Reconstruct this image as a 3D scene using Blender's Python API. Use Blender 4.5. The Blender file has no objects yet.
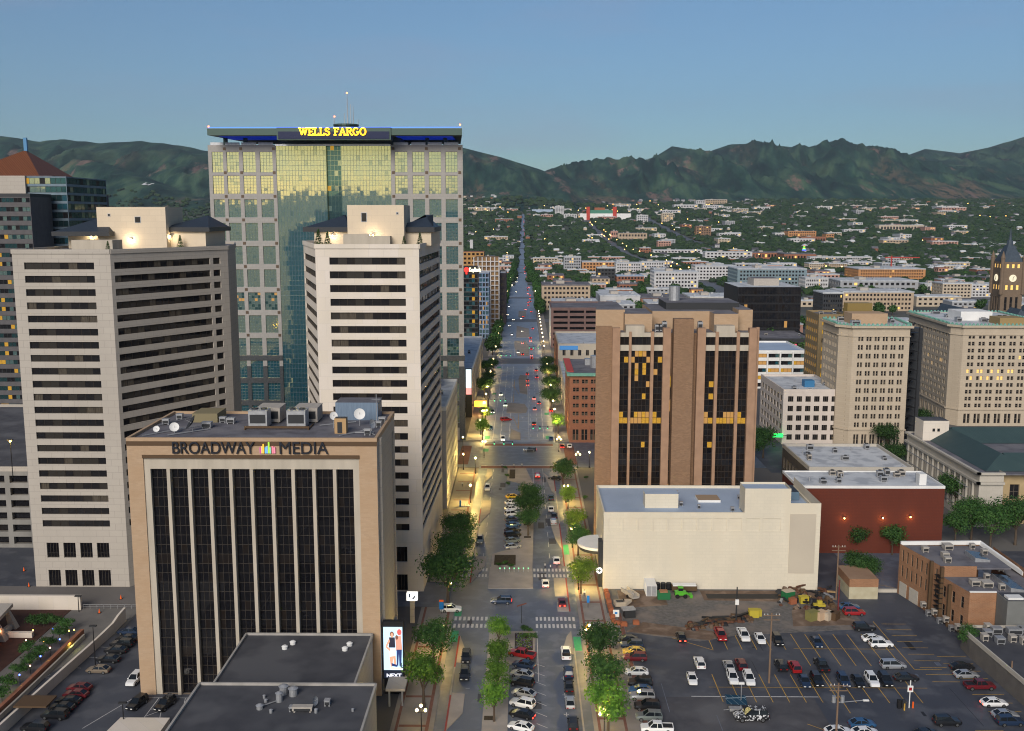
import bpy, math, random
from mathutils import Vector, noise
R = math.radians
random.seed(11)
S = bpy.context.scene
COL = S.collection
# ---------------------------------------------------------------- camera geometry
CF = 1000.0; PITCH = math.atan(.15); YAW = math.atan(11 * math.cos(PITCH) / CF); CH = 90.0
_cp, _sp, _cy, _sy = math.cos(PITCH), math.sin(PITCH), math.cos(YAW), math.sin(YAW)
def ray(px, py):
    a = (px - 512) / CF; b = (365.5 - py) / CF
    x, y, z = a, _cp + b * _sp, -_sp + b * _cp
    return (x * _cy - y * _sy, x * _sy + y * _cy, z)
def G(px, py, h=0.0):            # a spot on the level h measured from the photograph
    d = ray(px, py); t = (h - CH) / d[2]
    return (d[0] * t, d[1] * t)
def P(px, py, Y):                # a spot on the facade plane y = Y
    d = ray(px, py); t = Y / d[1]
    return (d[0] * t, CH + d[2] * t)
def interp(v, tab):
    if v <= tab[0][0]: return tab[0][1]
    for (a, b), (c, d) in zip(tab, tab[1:]):
        if v <= c: return b + (d - b) * (v - a) / (c - a)
    return tab[-1][1]
RISE = [(2350, 0), (3000, 22), (3650, 60), (4500, 114), (5500, 165), (7000, 215), (9000, 300), (16000, 600)]
def zt(x, y):
    return interp(y, RISE)
def GT(px, py):                  # where the line of sight meets the rising ground
    d = ray(px, py); lo, hi = 100.0, 9000.0
    for _ in range(40):
        m = (lo + hi) / 2; t = m / d[1]
        if CH + d[2] * t > zt(0, m): lo = m
        else: hi = m
    t = lo / d[1]
    return (d[0] * t, lo)
# ---------------------------------------------------------------- materials
MATS = {}
def mat(name, col, rough=.8, metal=0., spec=.22, n=None, emit=None, es=1., coat=0., trans=0., bump=0., stretch=(1, 1, 1), brick=None, rnd=0., blotch=None):
    """procedural principled material; n = (scale, second colour), brick = (brick colour 2, mortar, width, height)"""
    if name in MATS: return MATS[name]
    m = bpy.data.materials.new(name); m.use_nodes = True; MATS[name] = m
    nt = m.node_tree; N = nt.nodes; L = nt.links
    b = N['Principled BSDF']
    c4 = lambda c: (c[0], c[1], c[2], 1)
    b.inputs['Base Color'].default_value = c4(col)
    b.inputs['Roughness'].default_value = rough
    b.inputs['Metallic'].default_value = metal
    b.inputs['Specular IOR Level'].default_value = spec
    b.inputs['Coat Weight'].default_value = coat
    b.inputs['Transmission Weight'].default_value = trans
    if emit:
        b.inputs['Emission Color'].default_value = c4(emit); b.inputs['Emission Strength'].default_value = es
    src = None
    if n or brick or blotch:
        tc = N.new('ShaderNodeTexCoord'); mp = N.new('ShaderNodeMapping'); L.new(tc.outputs['Object'], mp.inputs[0])
        mp.inputs['Scale'].default_value = stretch
    if brick:
        sx = N.new('ShaderNodeSeparateXYZ'); L.new(tc.outputs['Object'], sx.inputs[0])
        ad = N.new('ShaderNodeMath'); L.new(sx.outputs[0], ad.inputs[0]); L.new(sx.outputs[1], ad.inputs[1])
        cb = N.new('ShaderNodeCombineXYZ'); L.new(ad.outputs[0], cb.inputs[0]); L.new(sx.outputs[2], cb.inputs[1])
        bt = N.new('ShaderNodeTexBrick'); L.new(cb.outputs[0], bt.inputs['Vector'])
        bt.inputs['Scale'].default_value = 1; bt.inputs['Color1'].default_value = c4(col); bt.inputs['Color2'].default_value = c4(brick[0])
        bt.inputs['Mortar'].default_value = c4(brick[1]); bt.inputs['Brick Width'].default_value = brick[2]; bt.inputs['Row Height'].default_value = brick[3]
        bt.inputs['Mortar Size'].default_value = brick[4] if len(brick) > 4 else .02
        src = bt.outputs['Color']
    if n:
        t = N.new('ShaderNodeTexNoise'); L.new(mp.outputs[0], t.inputs['Vector']); t.inputs['Scale'].default_value = n[0]; t.inputs['Detail'].default_value = 6
        r = N.new('ShaderNodeMapRange'); r.inputs[1].default_value = .32; r.inputs[2].default_value = .68; L.new(t.outputs['Fac'], r.inputs[0])
        mx = N.new('ShaderNodeMix'); mx.data_type = 'RGBA'; L.new(r.outputs[0], mx.inputs[0])
        if src: L.new(src, mx.inputs[6])
        else: mx.inputs[6].default_value = c4(col)
        mx.inputs[7].default_value = c4(n[1])
        if brick: 
            mm = N.new('ShaderNodeMath'); mm.operation = 'MULTIPLY'; L.new(r.outputs[0], mm.inputs[0]); mm.inputs[1].default_value = .5; L.new(mm.outputs[0], mx.inputs[0])
        src = mx.outputs[2]
        if bump:
            bp = N.new('ShaderNodeBump'); bp.inputs['Strength'].default_value = bump; bp.inputs['Distance'].default_value = .05
            L.new(t.outputs['Fac'], bp.inputs['Height']); L.new(bp.outputs[0], b.inputs['Normal'])
    if blotch:
        t = N.new('ShaderNodeTexNoise'); L.new(mp.outputs[0], t.inputs['Vector']); t.inputs['Scale'].default_value = blotch[0]; t.inputs['Detail'].default_value = 3
        r = N.new('ShaderNodeMapRange'); r.inputs[1].default_value = .5; r.inputs[2].default_value = .62; L.new(t.outputs['Fac'], r.inputs[0])
        mx = N.new('ShaderNodeMix'); mx.data_type = 'RGBA'; L.new(r.outputs[0], mx.inputs[0]); mx.inputs[7].default_value = c4(blotch[1])
        if src: L.new(src, mx.inputs[6])
        else: mx.inputs[6].default_value = c4(col)
        src = mx.outputs[2]
    if rnd:
        oi = N.new('ShaderNodeObjectInfo'); hs = N.new('ShaderNodeHueSaturation')
        mr = N.new('ShaderNodeMapRange'); mr.inputs[3].default_value = 1 - rnd; mr.inputs[4].default_value = 1 + rnd
        L.new(oi.outputs['Random'], mr.inputs[0]); L.new(mr.outputs[0], hs.inputs['Value'])
        if src: L.new(src, hs.inputs['Color'])
        else: hs.inputs['Color'].default_value = c4(col)
        src = hs.outputs[0]
    if src: L.new(src, b.inputs['Base Color'])
    return m
# ---------------------------------------------------------------- mesh builder
class MB:
    def __init__(s): s.v = []; s.f = []; s.m = []
    def face(s, pts, m=0):
        i = len(s.v); s.v.extend([tuple(p) for p in pts]); s.f.append(tuple(range(i, i + len(pts)))); s.m.append(m)
    def box(s, x0, x1, y0, y1, z0, z1, m=0, mt=None, nobottom=False):
        if x0 > x1: x0, x1 = x1, x0
        if y0 > y1: y0, y1 = y1, y0
        i = len(s.v)
        s.v.extend([(x0, y0, z0), (x1, y0, z0), (x1, y1, z0), (x0, y1, z0), (x0, y0, z1), (x1, y0, z1), (x1, y1, z1), (x0, y1, z1)])
        fs = [(0, 1, 5, 4), (1, 2, 6, 5), (2, 3, 7, 6), (3, 0, 4, 7), (4, 5, 6, 7), (3, 2, 1, 0)]
        for k, f in enumerate(fs):
            if k == 5 and nobottom: continue
            s.f.append(tuple(i + q for q in f)); s.m.append(mt if (k == 4 and mt is not None) else m)
        return s
    def prism(s, poly, z0, z1, m=0, mt=None):
        n = len(poly); i = len(s.v)
        s.v.extend([(p[0], p[1], z0) for p in poly]); s.v.extend([(p[0], p[1], z1) for p in poly])
        for k in range(n):
            j = (k + 1) % n; s.f.append((i + k, i + j, i + n + j, i + n + k)); s.m.append(m)
        s.f.append(tuple(i + n + k for k in range(n))); s.m.append(m if mt is None else mt)
        s.f.append(tuple(i + k for k in reversed(range(n)))); s.m.append(m)
        return s
    def loft(s, secs, m=0, close=True, caps=True):
        n = len(secs[0]); i = len(s.v)
        for sec in secs: s.v.extend([tuple(p) for p in sec])
        for a in range(len(secs) - 1):
            for k in range(n if close else n - 1):
                j = (k + 1) % n
                s.f.append((i + a * n + k, i + a * n + j, i + (a + 1) * n + j, i + (a + 1) * n + k)); s.m.append(m)
        if caps:
            s.f.append(tuple(i + k for k in reversed(range(n)))); s.m.append(m)
            s.f.append(tuple(i + (len(secs) - 1) * n + k for k in range(n))); s.m.append(m)
        return s
    def cyl(s, p, q, r0, r1=None, n=10, m=0, caps=True):
        r1 = r0 if r1 is None else r1
        p = Vector(p); q = Vector(q); d = (q - p).normalized()
        a = d.orthogonal().normalized(); b = d.cross(a)
        ring = lambda c, r: [c + (a * math.cos(2 * math.pi * k / n) + b * math.sin(2 * math.pi * k / n)) * r for k in range(n)]
        return s.loft([ring(p, r0), ring(q, r1)], m, True, caps)
    def bar(s, p, q, w, h=None, m=0):
        h = w if h is None else h
        p = Vector(p); q = Vector(q); d = (q - p).normalized()
        a = d.cross(Vector((0, 0, 1)))
        a = Vector((1, 0, 0)) if a.length < 1e-4 else a.normalized()
        b = a.cross(d)
        sec = lambda c: [c + a * (w * sx) + b * (h * sy) for sx, sy in ((-.5, -.5), (.5, -.5), (.5, .5), (-.5, .5))]
        return s.loft([sec(p), sec(q)], m)
    def ball(s, c, r, n=10, k=6, m=0, sz=1.):
        secs = []
        for a in range(k + 1):
            t = math.pi * a / k; rr = max(r * math.sin(t), .001)
            secs.append([(c[0] + rr * math.cos(2 * math.pi * j / n), c[1] + rr * math.sin(2 * math.pi * j / n), c[2] - r * sz * math.cos(t)) for j in range(n)])
        return s.loft(secs, m)
    def build(s, name, mats, parent=None, loc=None, rz=0., smooth=False):
        me = bpy.data.meshes.new(name); me.from_pydata(s.v, [], s.f)
        mats = mats if isinstance(mats, (list, tuple)) else [mats]
        for q in mats: me.materials.append(q)
        me.polygons.foreach_set('material_index', s.m)
        if smooth: me.polygons.foreach_set('use_smooth', [True] * len(s.f))
        me.update()
        return link(name, me, parent, loc, rz)
def link(name, me, parent=None, loc=None, rz=0.):
    o = bpy.data.objects.new(name, me); COL.objects.link(o)
    if parent is not None: o.parent = parent
    if loc is not None: o.location = loc
    if rz: o.rotation_euler = (0, 0, rz)
    return o
def tag(o, label=None, cat=None, group=None, kind=None):
    if label: o['label'] = label
    if cat: o['category'] = cat
    if group: o['group'] = group
    if kind: o['kind'] = kind
    return o
def thing(name, label, cat, loc=(0, 0, 0), rz=0., group=None):
    o = bpy.data.objects.new(name, None); COL.objects.link(o); o.location = loc; o.rotation_euler = (0, 0, rz)
    o.empty_display_size = .5
    return tag(o, label, cat, group)
def kids(o): return KIDS.get(o.name, [])
KIDS = {}
def snap(root):                 # remember the parts of a first-built thing for copying
    out = []
    for o in bpy.data.objects:
        if o.parent is root: out.append((o, [q for q in bpy.data.objects if q.parent is o]))
    KIDS[root.name] = out
    return root
USED = set()
def place(root, loc, rz=0., label=None, group=None, scale=1., swap=None):
    """the first call moves the first-built thing, later calls copy it with its parts; swap = {part name: material}"""
    pr = KIDS[root.name]
    if root.name not in USED:
        USED.add(root.name); r = root; ch = [c for c, _ in pr]; sub = [g for _, g in pr]; 
    else:
        r = root.copy(); COL.objects.link(r); ch = []
        for c, gs in pr:
            d = c.copy(); COL.objects.link(d); d.parent = r; ch.append(d)
            for g in gs:
                e = g.copy(); COL.objects.link(e); e.parent = d
    r.location = loc; r.rotation_euler = (0, 0, rz); r.scale = (scale, scale, scale)
    if label: r['label'] = label
    if group: r['group'] = group
    if swap:
        for d in ch + ([r] if r.data else []):
            k = d.name.split('.')[0]
            if k in swap:
                d.material_slots[0].link = 'OBJECT'; d.material_slots[0].material = swap[k]
    return r
ONES = ['first', 'second', 'third', 'fourth', 'fifth', 'sixth', 'seventh', 'eighth', 'ninth', 'tenth', 'eleventh', 'twelfth', 'thirteenth', 'fourteenth',
        'fifteenth', 'sixteenth', 'seventeenth', 'eighteenth', 'nineteenth']
TENS = {2: 'twenty', 3: 'thirty', 4: 'forty', 5: 'fifty', 6: 'sixty'}
TENTH = {2: 'twentieth', 3: 'thirtieth', 4: 'fortieth', 5: 'fiftieth', 6: 'sixtieth'}
def nth(i):
    if i <= 19: return ONES[i - 1]
    a, b = divmod(i, 10)
    return TENTH[a] if b == 0 else TENS[a] + '-' + ONES[b - 1]
# ---------------------------------------------------------------- palette
M_conc = mat('concrete_pale', (.42, .385, .34), .85, n=(.12, (.33, .30, .265)), stretch=(1, 1, .25), brick=((.40, .365, .325), (.28, .255, .23), 3.2, 1.6, .04))
M_conc2 = mat('concrete_white', (.62, .555, .47), .8, stretch=(1, 1, .25), n=(.15, (.51, .465, .405)), brick=((.645, .585, .53), (.5, .46, .42), 3.4, 3.1, .03))
M_stone = mat('granite_pinkgrey', (.33, .315, .30), .6, n=(.5, (.27, .26, .245)), brick=((.305, .29, .275), (.22, .21, .20), 1.6, 1.2, .03))
M_granite = mat('granite_dark', (.05, .055, .06), .3, n=(2., (.075, .08, .085)))
M_tanbrick = mat('tan_brick', (.42, .30, .20), .9, n=(.35, (.36, .24, .145)), brick=((.37, .262, .172), (.38, .28, .19), .9, .3, .03), stretch=(1, 1, 1.5))
M_brownbrick = mat('brown_brick', (.27, .165, .10), .9, n=(.3, (.21, .13, .08)), brick=((.19, .115, .07), (.21, .14, .095), .7, .26, .03))
M_pier = mat('pale_brown_precast', (.35, .22, .145), .85, n=(.4, (.28, .175, .115)))
M_redbrick = mat('red_brick', (.30, .13, .075), .9, n=(.5, (.24, .10, .06)), brick=((.24, .095, .06), (.26, .15, .10), .6, .22, .02))
M_redpaint = mat('red_painted_wall', (.125, .030, .017), .85, n=(.25, (.09, .024, .015)), stretch=(1, 1, .4), brick=((.115, .028, .017), (.085, .023, .015), .8, .4, .03))
M_oldbrick = mat('weathered_orange_brick', (.33, .165, .085), .9, n=(.25, (.20, .105, .06)), brick=((.26, .125, .065), (.31, .21, .14), .7, .25, .03))
M_beige = mat('cream_render', (.63, .575, .465), .85, n=(.22, (.50, .465, .385)), stretch=(1, 1, .22), blotch=(.12, (.58, .525, .42)), brick=((.60, .55, .445), (.51, .465, .38), 1.6, .8, .02))
M_beige2 = mat('grey_cream_render', (.47, .42, .34), .85, n=(.1, (.43, .38, .31)))
M_cream = mat('cream_stone', (.47, .40, .31), .85, n=(.3, (.38, .32, .245)), stretch=(1, 1, .3), brick=((.44, .37, .285), (.31, .26, .20), 1.5, .8, .02))
M_lime = mat('limestone', (.45, .42, .37), .85, n=(.3, (.38, .355, .31)), brick=((.43, .40, .35), (.33, .31, .27), 1.6, .9, .02))
M_white = mat('white_paint', (.72, .72, .71), .7, n=(.2, (.62, .62, .61)))
M_trim = mat('offwhite_trim', (.45, .40, .33), .7, n=(.6, (.37, .33, .27)), stretch=(1, 1, .2))
M_roofg = mat('grey_gravel_roof', (.15, .15, .175), .95, n=(.35, (.095, .092, .105)), blotch=(.12, (.17, .165, .18)))
M_roofd = mat('dark_membrane_roof', (.070, .072, .082), .8, n=(.25, (.050, .052, .062)), blotch=(.1, (.088, .09, .10)))
M_roofw = mat('white_membrane_roof', (.56, .58, .60), .7, n=(.15, (.44, .46, .49)), blotch=(.2, (.36, .38, .41)))
M_roofb = mat('pale_blue_membrane_roof', (.34, .42, .54), .6, n=(.1, (.29, .36, .47)))
M_green = mat('green_copper', (.042, .072, .075), .6, n=(.3, (.03, .055, .06)), brick=((.038, .066, .07), (.022, .042, .046), .9, 40., .04))
M_verdi = mat('verdigris_cornice', (.16, .36, .30), .6, n=(1., (.12, .28, .23)))
M_metal = mat('galvanised_metal', (.42, .43, .45), .45, .5, n=(1.5, (.33, .34, .36)))
M_metald = mat('dark_metal', (.04, .042, .046), .5, .3)
M_black = mat('black_paint', (.015, .015, .017), .5)
M_hvac = mat('beige_metal_unit', (.40, .37, .33), .6, n=(1., (.33, .30, .27)))
M_glassd = mat('dark_glass', (.008, .009, .012), .04, spec=.28, n=(.3, (.02, .018, .018)))
M_glassk = mat('black_glass', (.006, .006, .008), .03, spec=.35)
M_glassb = mat('bronze_glass', (.014, .010, .008), .06, spec=.28, n=(.4, (.012, .011, .012)))
M_curtain = mat('curtained_pane', (.10, .086, .068), .2, n=(1.5, (.035, .030, .025)), stretch=(6, 6, .3))
M_blind = mat('half_dark_pane', (.028, .024, .020), .3, n=(2., (.03, .028, .026)), stretch=(5, 5, .3))
M_lit = mat('lit_room_pane', (.3, .2, .08), .3, emit=(1, .58, .14), es=.45, n=(1., (.2, .12, .05)))
M_litdim = mat('dim_lit_pane', (.2, .12, .05), .3, emit=(1, .5, .12), es=.12)
M_lity = mat('bright_yellow_pane', (.2, .12, .03), .25, emit=(1, .52, .04), es=.16, n=(2., (.04, .025, .01)))
M_mull = mat('bronze_mullion', (.04, .031, .025), .5, .3)
M_mullp = mat('pale_mullion', (.35, .30, .23), .6)
M_mullw = mat('silver_mullion', (.11, .15, .15), .5, .3)
def mirror(name, tint, body, f=.5):
    m = bpy.data.materials.new(name); m.use_nodes = True; MATS[name] = m; nt = m.node_tree; N = nt.nodes; L = nt.links; b = N['Principled BSDF']
    b.inputs['Base Color'].default_value = (*body, 1); b.inputs['Roughness'].default_value = .3
    g = N.new('ShaderNodeBsdfGlossy'); g.inputs['Color'].default_value = (*tint, 1); g.inputs['Roughness'].default_value = .035
    tc = N.new('ShaderNodeTexCoord'); n = N.new('ShaderNodeTexNoise'); n.inputs['Scale'].default_value = .25; L.new(tc.outputs['Object'], n.inputs['Vector'])
    bp = N.new('ShaderNodeBump'); bp.inputs['Strength'].default_value = .12; bp.inputs['Distance'].default_value = .05; L.new(n.outputs['Fac'], bp.inputs['Height']); L.new(bp.outputs[0], g.inputs['Normal'])
    x = N.new('ShaderNodeMixShader'); x.inputs[0].default_value = f; L.new(b.outputs[0], x.inputs[1]); L.new(g.outputs[0], x.inputs[2]); L.new(x.outputs[0], N['Material Output'].inputs[0]); return m
M_teal = mirror('teal_mirror_glass', (.90, .80, .34), (.004, .115, .19), .56)
M_teald = mirror('deep_teal_glass', (.70, .66, .30), (.004, .095, .155), .5)
M_tealb = mirror('blue_teal_glass', (.12, .22, .16), (.006, .05, .065), .5)
M_asph = None
# ---------------------------------------------------------------- windows and facades
WCACHE = {}
PAL = {
 'apt': ([M_mull, M_glassd, M_curtain, M_blind, M_lit], (.66, .12, .215, .005)),
 'aptw': ([M_mull, M_glassd, M_curtain, M_blind, M_lit], (.60, .20, .195, .005)),
 'office': ([M_mullp, M_glassd, M_glassb, M_blind, M_litdim], (.6, .2, .185, .015)),
 'old': ([mat('dark_sash', (.16, .135, .105), .6), M_glassd, M_curtain, M_blind, M_lit], (.72, .08, .17, .0)),
 'oldlit': ([M_trim, M_lit, M_lit, M_lity, M_lit], (1, 0, 0, 0)),
 'brown': ([M_mull, M_glassb, M_glassd, M_glassk, M_lity], (.6, .25, .125, .025)),
 'teal': ([M_mullw, M_teal, M_teal, M_teald, M_teal], (.82, .1, .08, 0)),
 'teallit': ([M_mullw, M_teald, M_tealb, M_litdim, M_lity], (.60, .3, .10, .0)), 'tealrec': ([M_teald, M_tealb, M_tealb, M_teald, M_lity], (.6, .3, .08, .02)),
 'blk': ([mat('thin_bronze_mullion', (.06, .05, .04), .5), M_glassk, M_glassk, M_glassb, M_litdim], (.75, .1, .15, .0)),
}
def window_mesh(w, h, nx, nz, pal, var, fr=.07):
    key = (round(w, 2), round(h, 2), nx, nz, pal, var, fr)
    if key in WCACHE: return WCACHE[key]
    rnd = random.Random(hash((round(w, 2), round(h, 2), nx, nz, var)) & 0xffff)
    mats, wt = PAL[pal]
    b = MB(); pw, ph = w / nx, h / nz
    for i in range(nx):
        for j in range(nz):
            q = rnd.random(); k = 1
            for kk, x in enumerate(wt):
                if q < x: k = kk + 1; break
                q -= x
            t = (rnd.random() - .5) * .007 * pw; t2 = (rnd.random() - .5) * .006 * ph
            b.face([(i * pw, t, j * ph), ((i + 1) * pw, -t, j * ph), ((i + 1) * pw, -t + t2, (j + 1) * ph), (i * pw, t + t2, (j + 1) * ph)], k)
    for i in range(nx + 1):
        x = min(max(i * pw, fr / 2), w - fr / 2); b.box(x - fr / 2, x + fr / 2, -.07, .02, 0, h, 0)
    for j in range(nz + 1):
        z = min(max(j * ph, fr / 2), h - fr / 2); b.box(0, w, -.06, .02, z - fr / 2, z + fr / 2, 0)
    me = bpy.data.meshes.new('window'); me.from_pydata(b.v, [], b.f)
    for q in mats: me.materials.append(q)
    me.polygons.foreach_set('material_index', b.m); me.update()
    WCACHE[key] = me
    return me
class Bld:
    """a building: an Empty with wall, roof and window parts"""
    def __init__(s, name, label, cat='building', loc=(0, 0, 0), group=None, cap=98):
        s.t = thing(name, label, cat, (0, 0, 0), 0, group); s.wall = MB(); s.n = 0; s.cap = cap; s.extra = MB(); s.xm = []
    def facade(s, O, u, W, H, us, vs, dep=.35, m=0, mr=None):
        mr = m if mr is None else mr
        b = s.wall; ox, oy, oz = O; nx, ny = u[1], -u[0]
        pt = lambda a, z, d=0.: (ox + u[0] * a - nx * d, oy + u[1] * a - ny * d, oz + z)
        cu = [(0, None)]; cols = []; p = 0.
        for (a, c) in us: cols += [(p, a, 0), (a, c, 1)]; p = c
        cols.append((p, W, 0)); rows = []; p = 0.
        for (a, c) in vs: rows += [(p, a, 0), (a, c, 1)]; p = c
        rows.append((p, H, 0))
        for (a, c, k) in cols:
            if c - a < 1e-4: continue
            if not k: b.face([pt(a, 0), pt(c, 0), pt(c, H), pt(a, H)], m); continue
            for (z, w, q) in rows:
                if w - z < 1e-4: continue
                if not q: b.face([pt(a, z), pt(c, z), pt(c, w), pt(a, w)], m)
                else:
                    b.face([pt(a, z), pt(c, z), pt(c, z, dep), pt(a, z, dep)], mr); b.face([pt(a, w, dep), pt(c, w, dep), pt(c, w), pt(a, w)], mr)
                    b.face([pt(a, z), pt(a, z, dep), pt(a, w, dep), pt(a, w)], mr); b.face([pt(c, z, dep), pt(c, z), pt(c, w), pt(c, w, dep)], mr)
    def win(s, O, u, a, c, z, w, dep, nx, nz, pal, var=0, name='window', fr=.07):
        nX, nY = u[1], -u[0]
        d = dep - .04
        loc = (O[0] + u[0] * a - nX * d, O[1] + u[1] * a - nY * d, O[2] + z)
        me = window_mesh(c - a, w - z, nx, nz, pal, var, fr)
        s.n += 1
        if s.n <= s.cap: link(name, me, s.t, loc, math.atan2(u[1], u[0]))
        else:
            i = len(s.extra.v); base = len(s.xm)
            for q in me.materials:
                if q not in s.xm: s.xm.append(q)
            mp = [s.xm.index(q) for q in me.materials]
            for v in me.vertices: s.extra.v.append((loc[0] + u[0] * v.co.x + -u[1] * v.co.y, loc[1] + u[1] * v.co.x + u[0] * v.co.y, loc[2] + v.co.z))
            for p in me.polygons: s.extra.f.append(tuple(i + k for k in p.vertices)); s.extra.m.append(mp[p.material_index])
    def grid(s, O, u, W, H, us, vs, dep=.35, nx=2, nz=2, pal='office', m=0, mr=None, name='window', lit=None, nvar=4, fr=.07):
        s.facade(O, u, W, H, us, vs, dep, m, mr)
        for j, (z, w) in enumerate(reversed(vs)):
            for i, (a, c) in enumerate(us):
                pl = pal
                if lit and (i, j) in lit: pl = lit[(i, j)]
                s.win(O, u, a, c, z, w, dep, nx, nz, pl, random.randrange(nvar), name, fr)
    def done(s, mats, roof=None):
        if s.wall.f: s.wall.build('wall', mats, s.t)
        if s.extra.f:
            o = s.extra.build('window', s.xm, s.t); o['kind'] = 'stuff'
        return s.t
def spread(W, n, frac, m0=0., m1=None):
    m1 = m0 if m1 is None else m1
    p = (W - m0 - m1) / n; w = p * frac
    return [(m0 + p * i + (p - w) / 2, m0 + p * i + (p + w) / 2) for i in range(n)]
def roofslab(t, x0, x1, y0, y1, z, m, par=None, ph=.9, pw=.45, name='roof', poly=None):
    """roof surface, with a parapet ring standing around it"""
    b = MB()
    if poly is None: b.box(x0 + .02, x1 - .02, y0 + .02, y1 - .02, z - .4, z)
    else: b.prism(poly, z - .4, z)
    b.build(name, m, t)
    if par is not None:
        b = MB()
        if poly is None:
            b.box(x0 - .05, x1 + .05, y0 - .05, y0 + pw, z - .42, z + ph); b.box(x0 - .05, x1 + .05, y1 - pw, y1 + .05, z - .42, z + ph)
            b.box(x0 - .05, x0 + pw, y0 + pw, y1 - pw, z - .42, z + ph); b.box(x1 - pw, x1 + .05, y0 + pw, y1 - pw, z - .42, z + ph)
        else:
            n = len(poly)
            for k in range(n):
                p, q = poly[k], poly[(k + 1) % n]; b.bar((p[0], p[1], z - .42 + (ph + .42) / 2), (q[0], q[1], z - .42 + (ph + .42) / 2), pw, ph + .42)
        b.build('parapet', par, t)
def hvac(t, x, y, z, sx, sy, sz, m=None, fan=True, rz=0.):
    b = MB(); b.box(-sx / 2, sx / 2, -sy / 2, sy / 2, .25, sz); b.box(-sx / 2 - .06, sx / 2 + .06, -sy / 2 - .06, sy / 2 + .06, sz, sz + .12)
    for a in (-1, 1):
        b.box(a * sx * .4 - .1, a * sx * .4 + .1, -sy * .45, sy * .45, 0, .25)
    n = max(1, int(sx / 1.6))
    b.box(-sx * .42, sx * .42, -sy / 2 - .03, -sy / 2, sz * .3, sz * .8, 1)
    if fan:
        for k in range(n):
            cx = (k + .5) * sx / n - sx / 2; b.cyl((cx, 0, sz + .1), (cx, 0, sz + .35), min(sx / n, sy) * .36, n=12, m=1)
    return b.build('rooftop_unit', [m or M_hvac, M_metald], t, (x, y, z), rz)
def clutter(t, x0, x1, y0, y1, z, n, seed=1, big=2.4):
    r = random.Random(seed)
    for k in range(n):
        x = r.uniform(x0, x1); y = r.uniform(y0, y1); q = r.random()
        if q < .6: hvac(t, x, y, z, r.uniform(1.2, big), r.uniform(1.2, big), r.uniform(.9, 1.9), r.choice([M_hvac, M_metal, M_metal]))
        elif q < .85:
            b = MB(); b.cyl((0, 0, 0), (0, 0, .9), .18, n=8); b.cyl((0, 0, .9), (0, 0, 1.15), .36, .12, n=8); b.build('roof_vent', M_metal, t, (x, y, z))
        else:
            b = MB(); b.box(-.9, .9, -.6, .6, 0, .35); b.box(-.8, .8, -.5, .5, .35, .45, 1); b.build('skylight', [M_white, M_glassd], t, (x, y, z))
def simple(name, label, x0, x1, y0, y1, z0, h, wall, roof, ncol, nrow, side, pal='office', nside=None, cat='building', group=None, wf=.6, hf=.5, parapet=None, nx=2, nz=1, dep=.3, first=None, cap=98, unit=4, seed=3, band=False, margin=1.2, extra=None):
    """a plain flat-roofed block with recessed windows on the front and the side that faces the street"""
    B = Bld(name, label, cat, group=group, cap=cap); W = x1 - x0; D = y1 - y0; z1 = z0 + h
    g0 = .6 if first is None else first
    vs = spread(h, nrow, hf, g0, 1.2)
    B.grid((x0, y0, z0), (1, 0), W, h, [(margin, W - margin)] if band else spread(W, ncol, wf, margin), vs, dep, nx if not band else max(4, int(W / 2)), nz, pal)
    ns = nside or max(1, int(ncol * D / W))
    us = [(margin, D - margin)] if band else spread(D, ns, wf, margin)
    fl = dict(dep=dep, nx=nx if not band else max(4, int(D / 2)), nz=nz, pal=pal)
    if side == 'R':
        B.grid((x1, y0, z0), (0, 1), D, h, us, vs, **fl); B.facade((x0, y1, z0), (0, -1), D, h, [], [])
    else:
        B.grid((x0, y1, z0), (0, -1), D, h, us, vs, **fl); B.facade((x1, y0, z0), (0, 1), D, h, [], [])
    B.facade((x1, y1, z0), (-1, 0), W, h, [], [])
    B.done([wall, wall])
    roofslab(B.t, x0, x1, y0, y1, z1 - .1, roof, parapet or wall)
    if unit: clutter(B.t, x0 + 2, x1 - 2, y0 + 2, y1 - 2, z1 - .1, unit, seed)
    return B.t
# ---------------------------------------------------------------- lettering
def text_mesh(txt, size, ext=.15, off=0., track=1.):
    cu = bpy.data.curves.new('lettering', 'FONT'); cu.body = txt; cu.size = size; cu.extrude = ext; cu.offset = off; cu.space_character = track
    cu.align_x = 'LEFT'
    o = bpy.data.objects.new('lettering', cu); COL.objects.link(o)
    dg = bpy.context.evaluated_depsgraph_get(); me = bpy.data.meshes.new_from_object(o.evaluated_get(dg))
    bpy.data.objects.remove(o); bpy.data.curves.remove(cu)
    return me
def put_text(name, txt, parent, mt, x0, x1, z0, z1, y, ext=.15, off=0., u=None, track=1.):
    """fit the words into the upright rectangle x0..x1, z0..z1 on the plane y (u = direction along the wall)"""
    me = text_mesh(txt, 1., ext, off, track); me.name = name
    xs = [v.co.x for v in me.vertices]; ys = [v.co.y for v in me.vertices]
    sx = (x1 - x0) / (max(xs) - min(xs)); sy = (z1 - z0) / (max(ys) - min(ys)); ax, ay = min(xs), min(ys)
    for v in me.vertices: v.co = ((v.co.x - ax) * sx, -v.co.z, (v.co.y - ay) * sy)
    me.materials.clear(); me.materials.append(mt)
    if u is None: return link(name, me, parent, (x0, y, z0))
    return link(name, me, parent, (x0, y, z0), math.atan2(u[1], u[0]))
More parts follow.
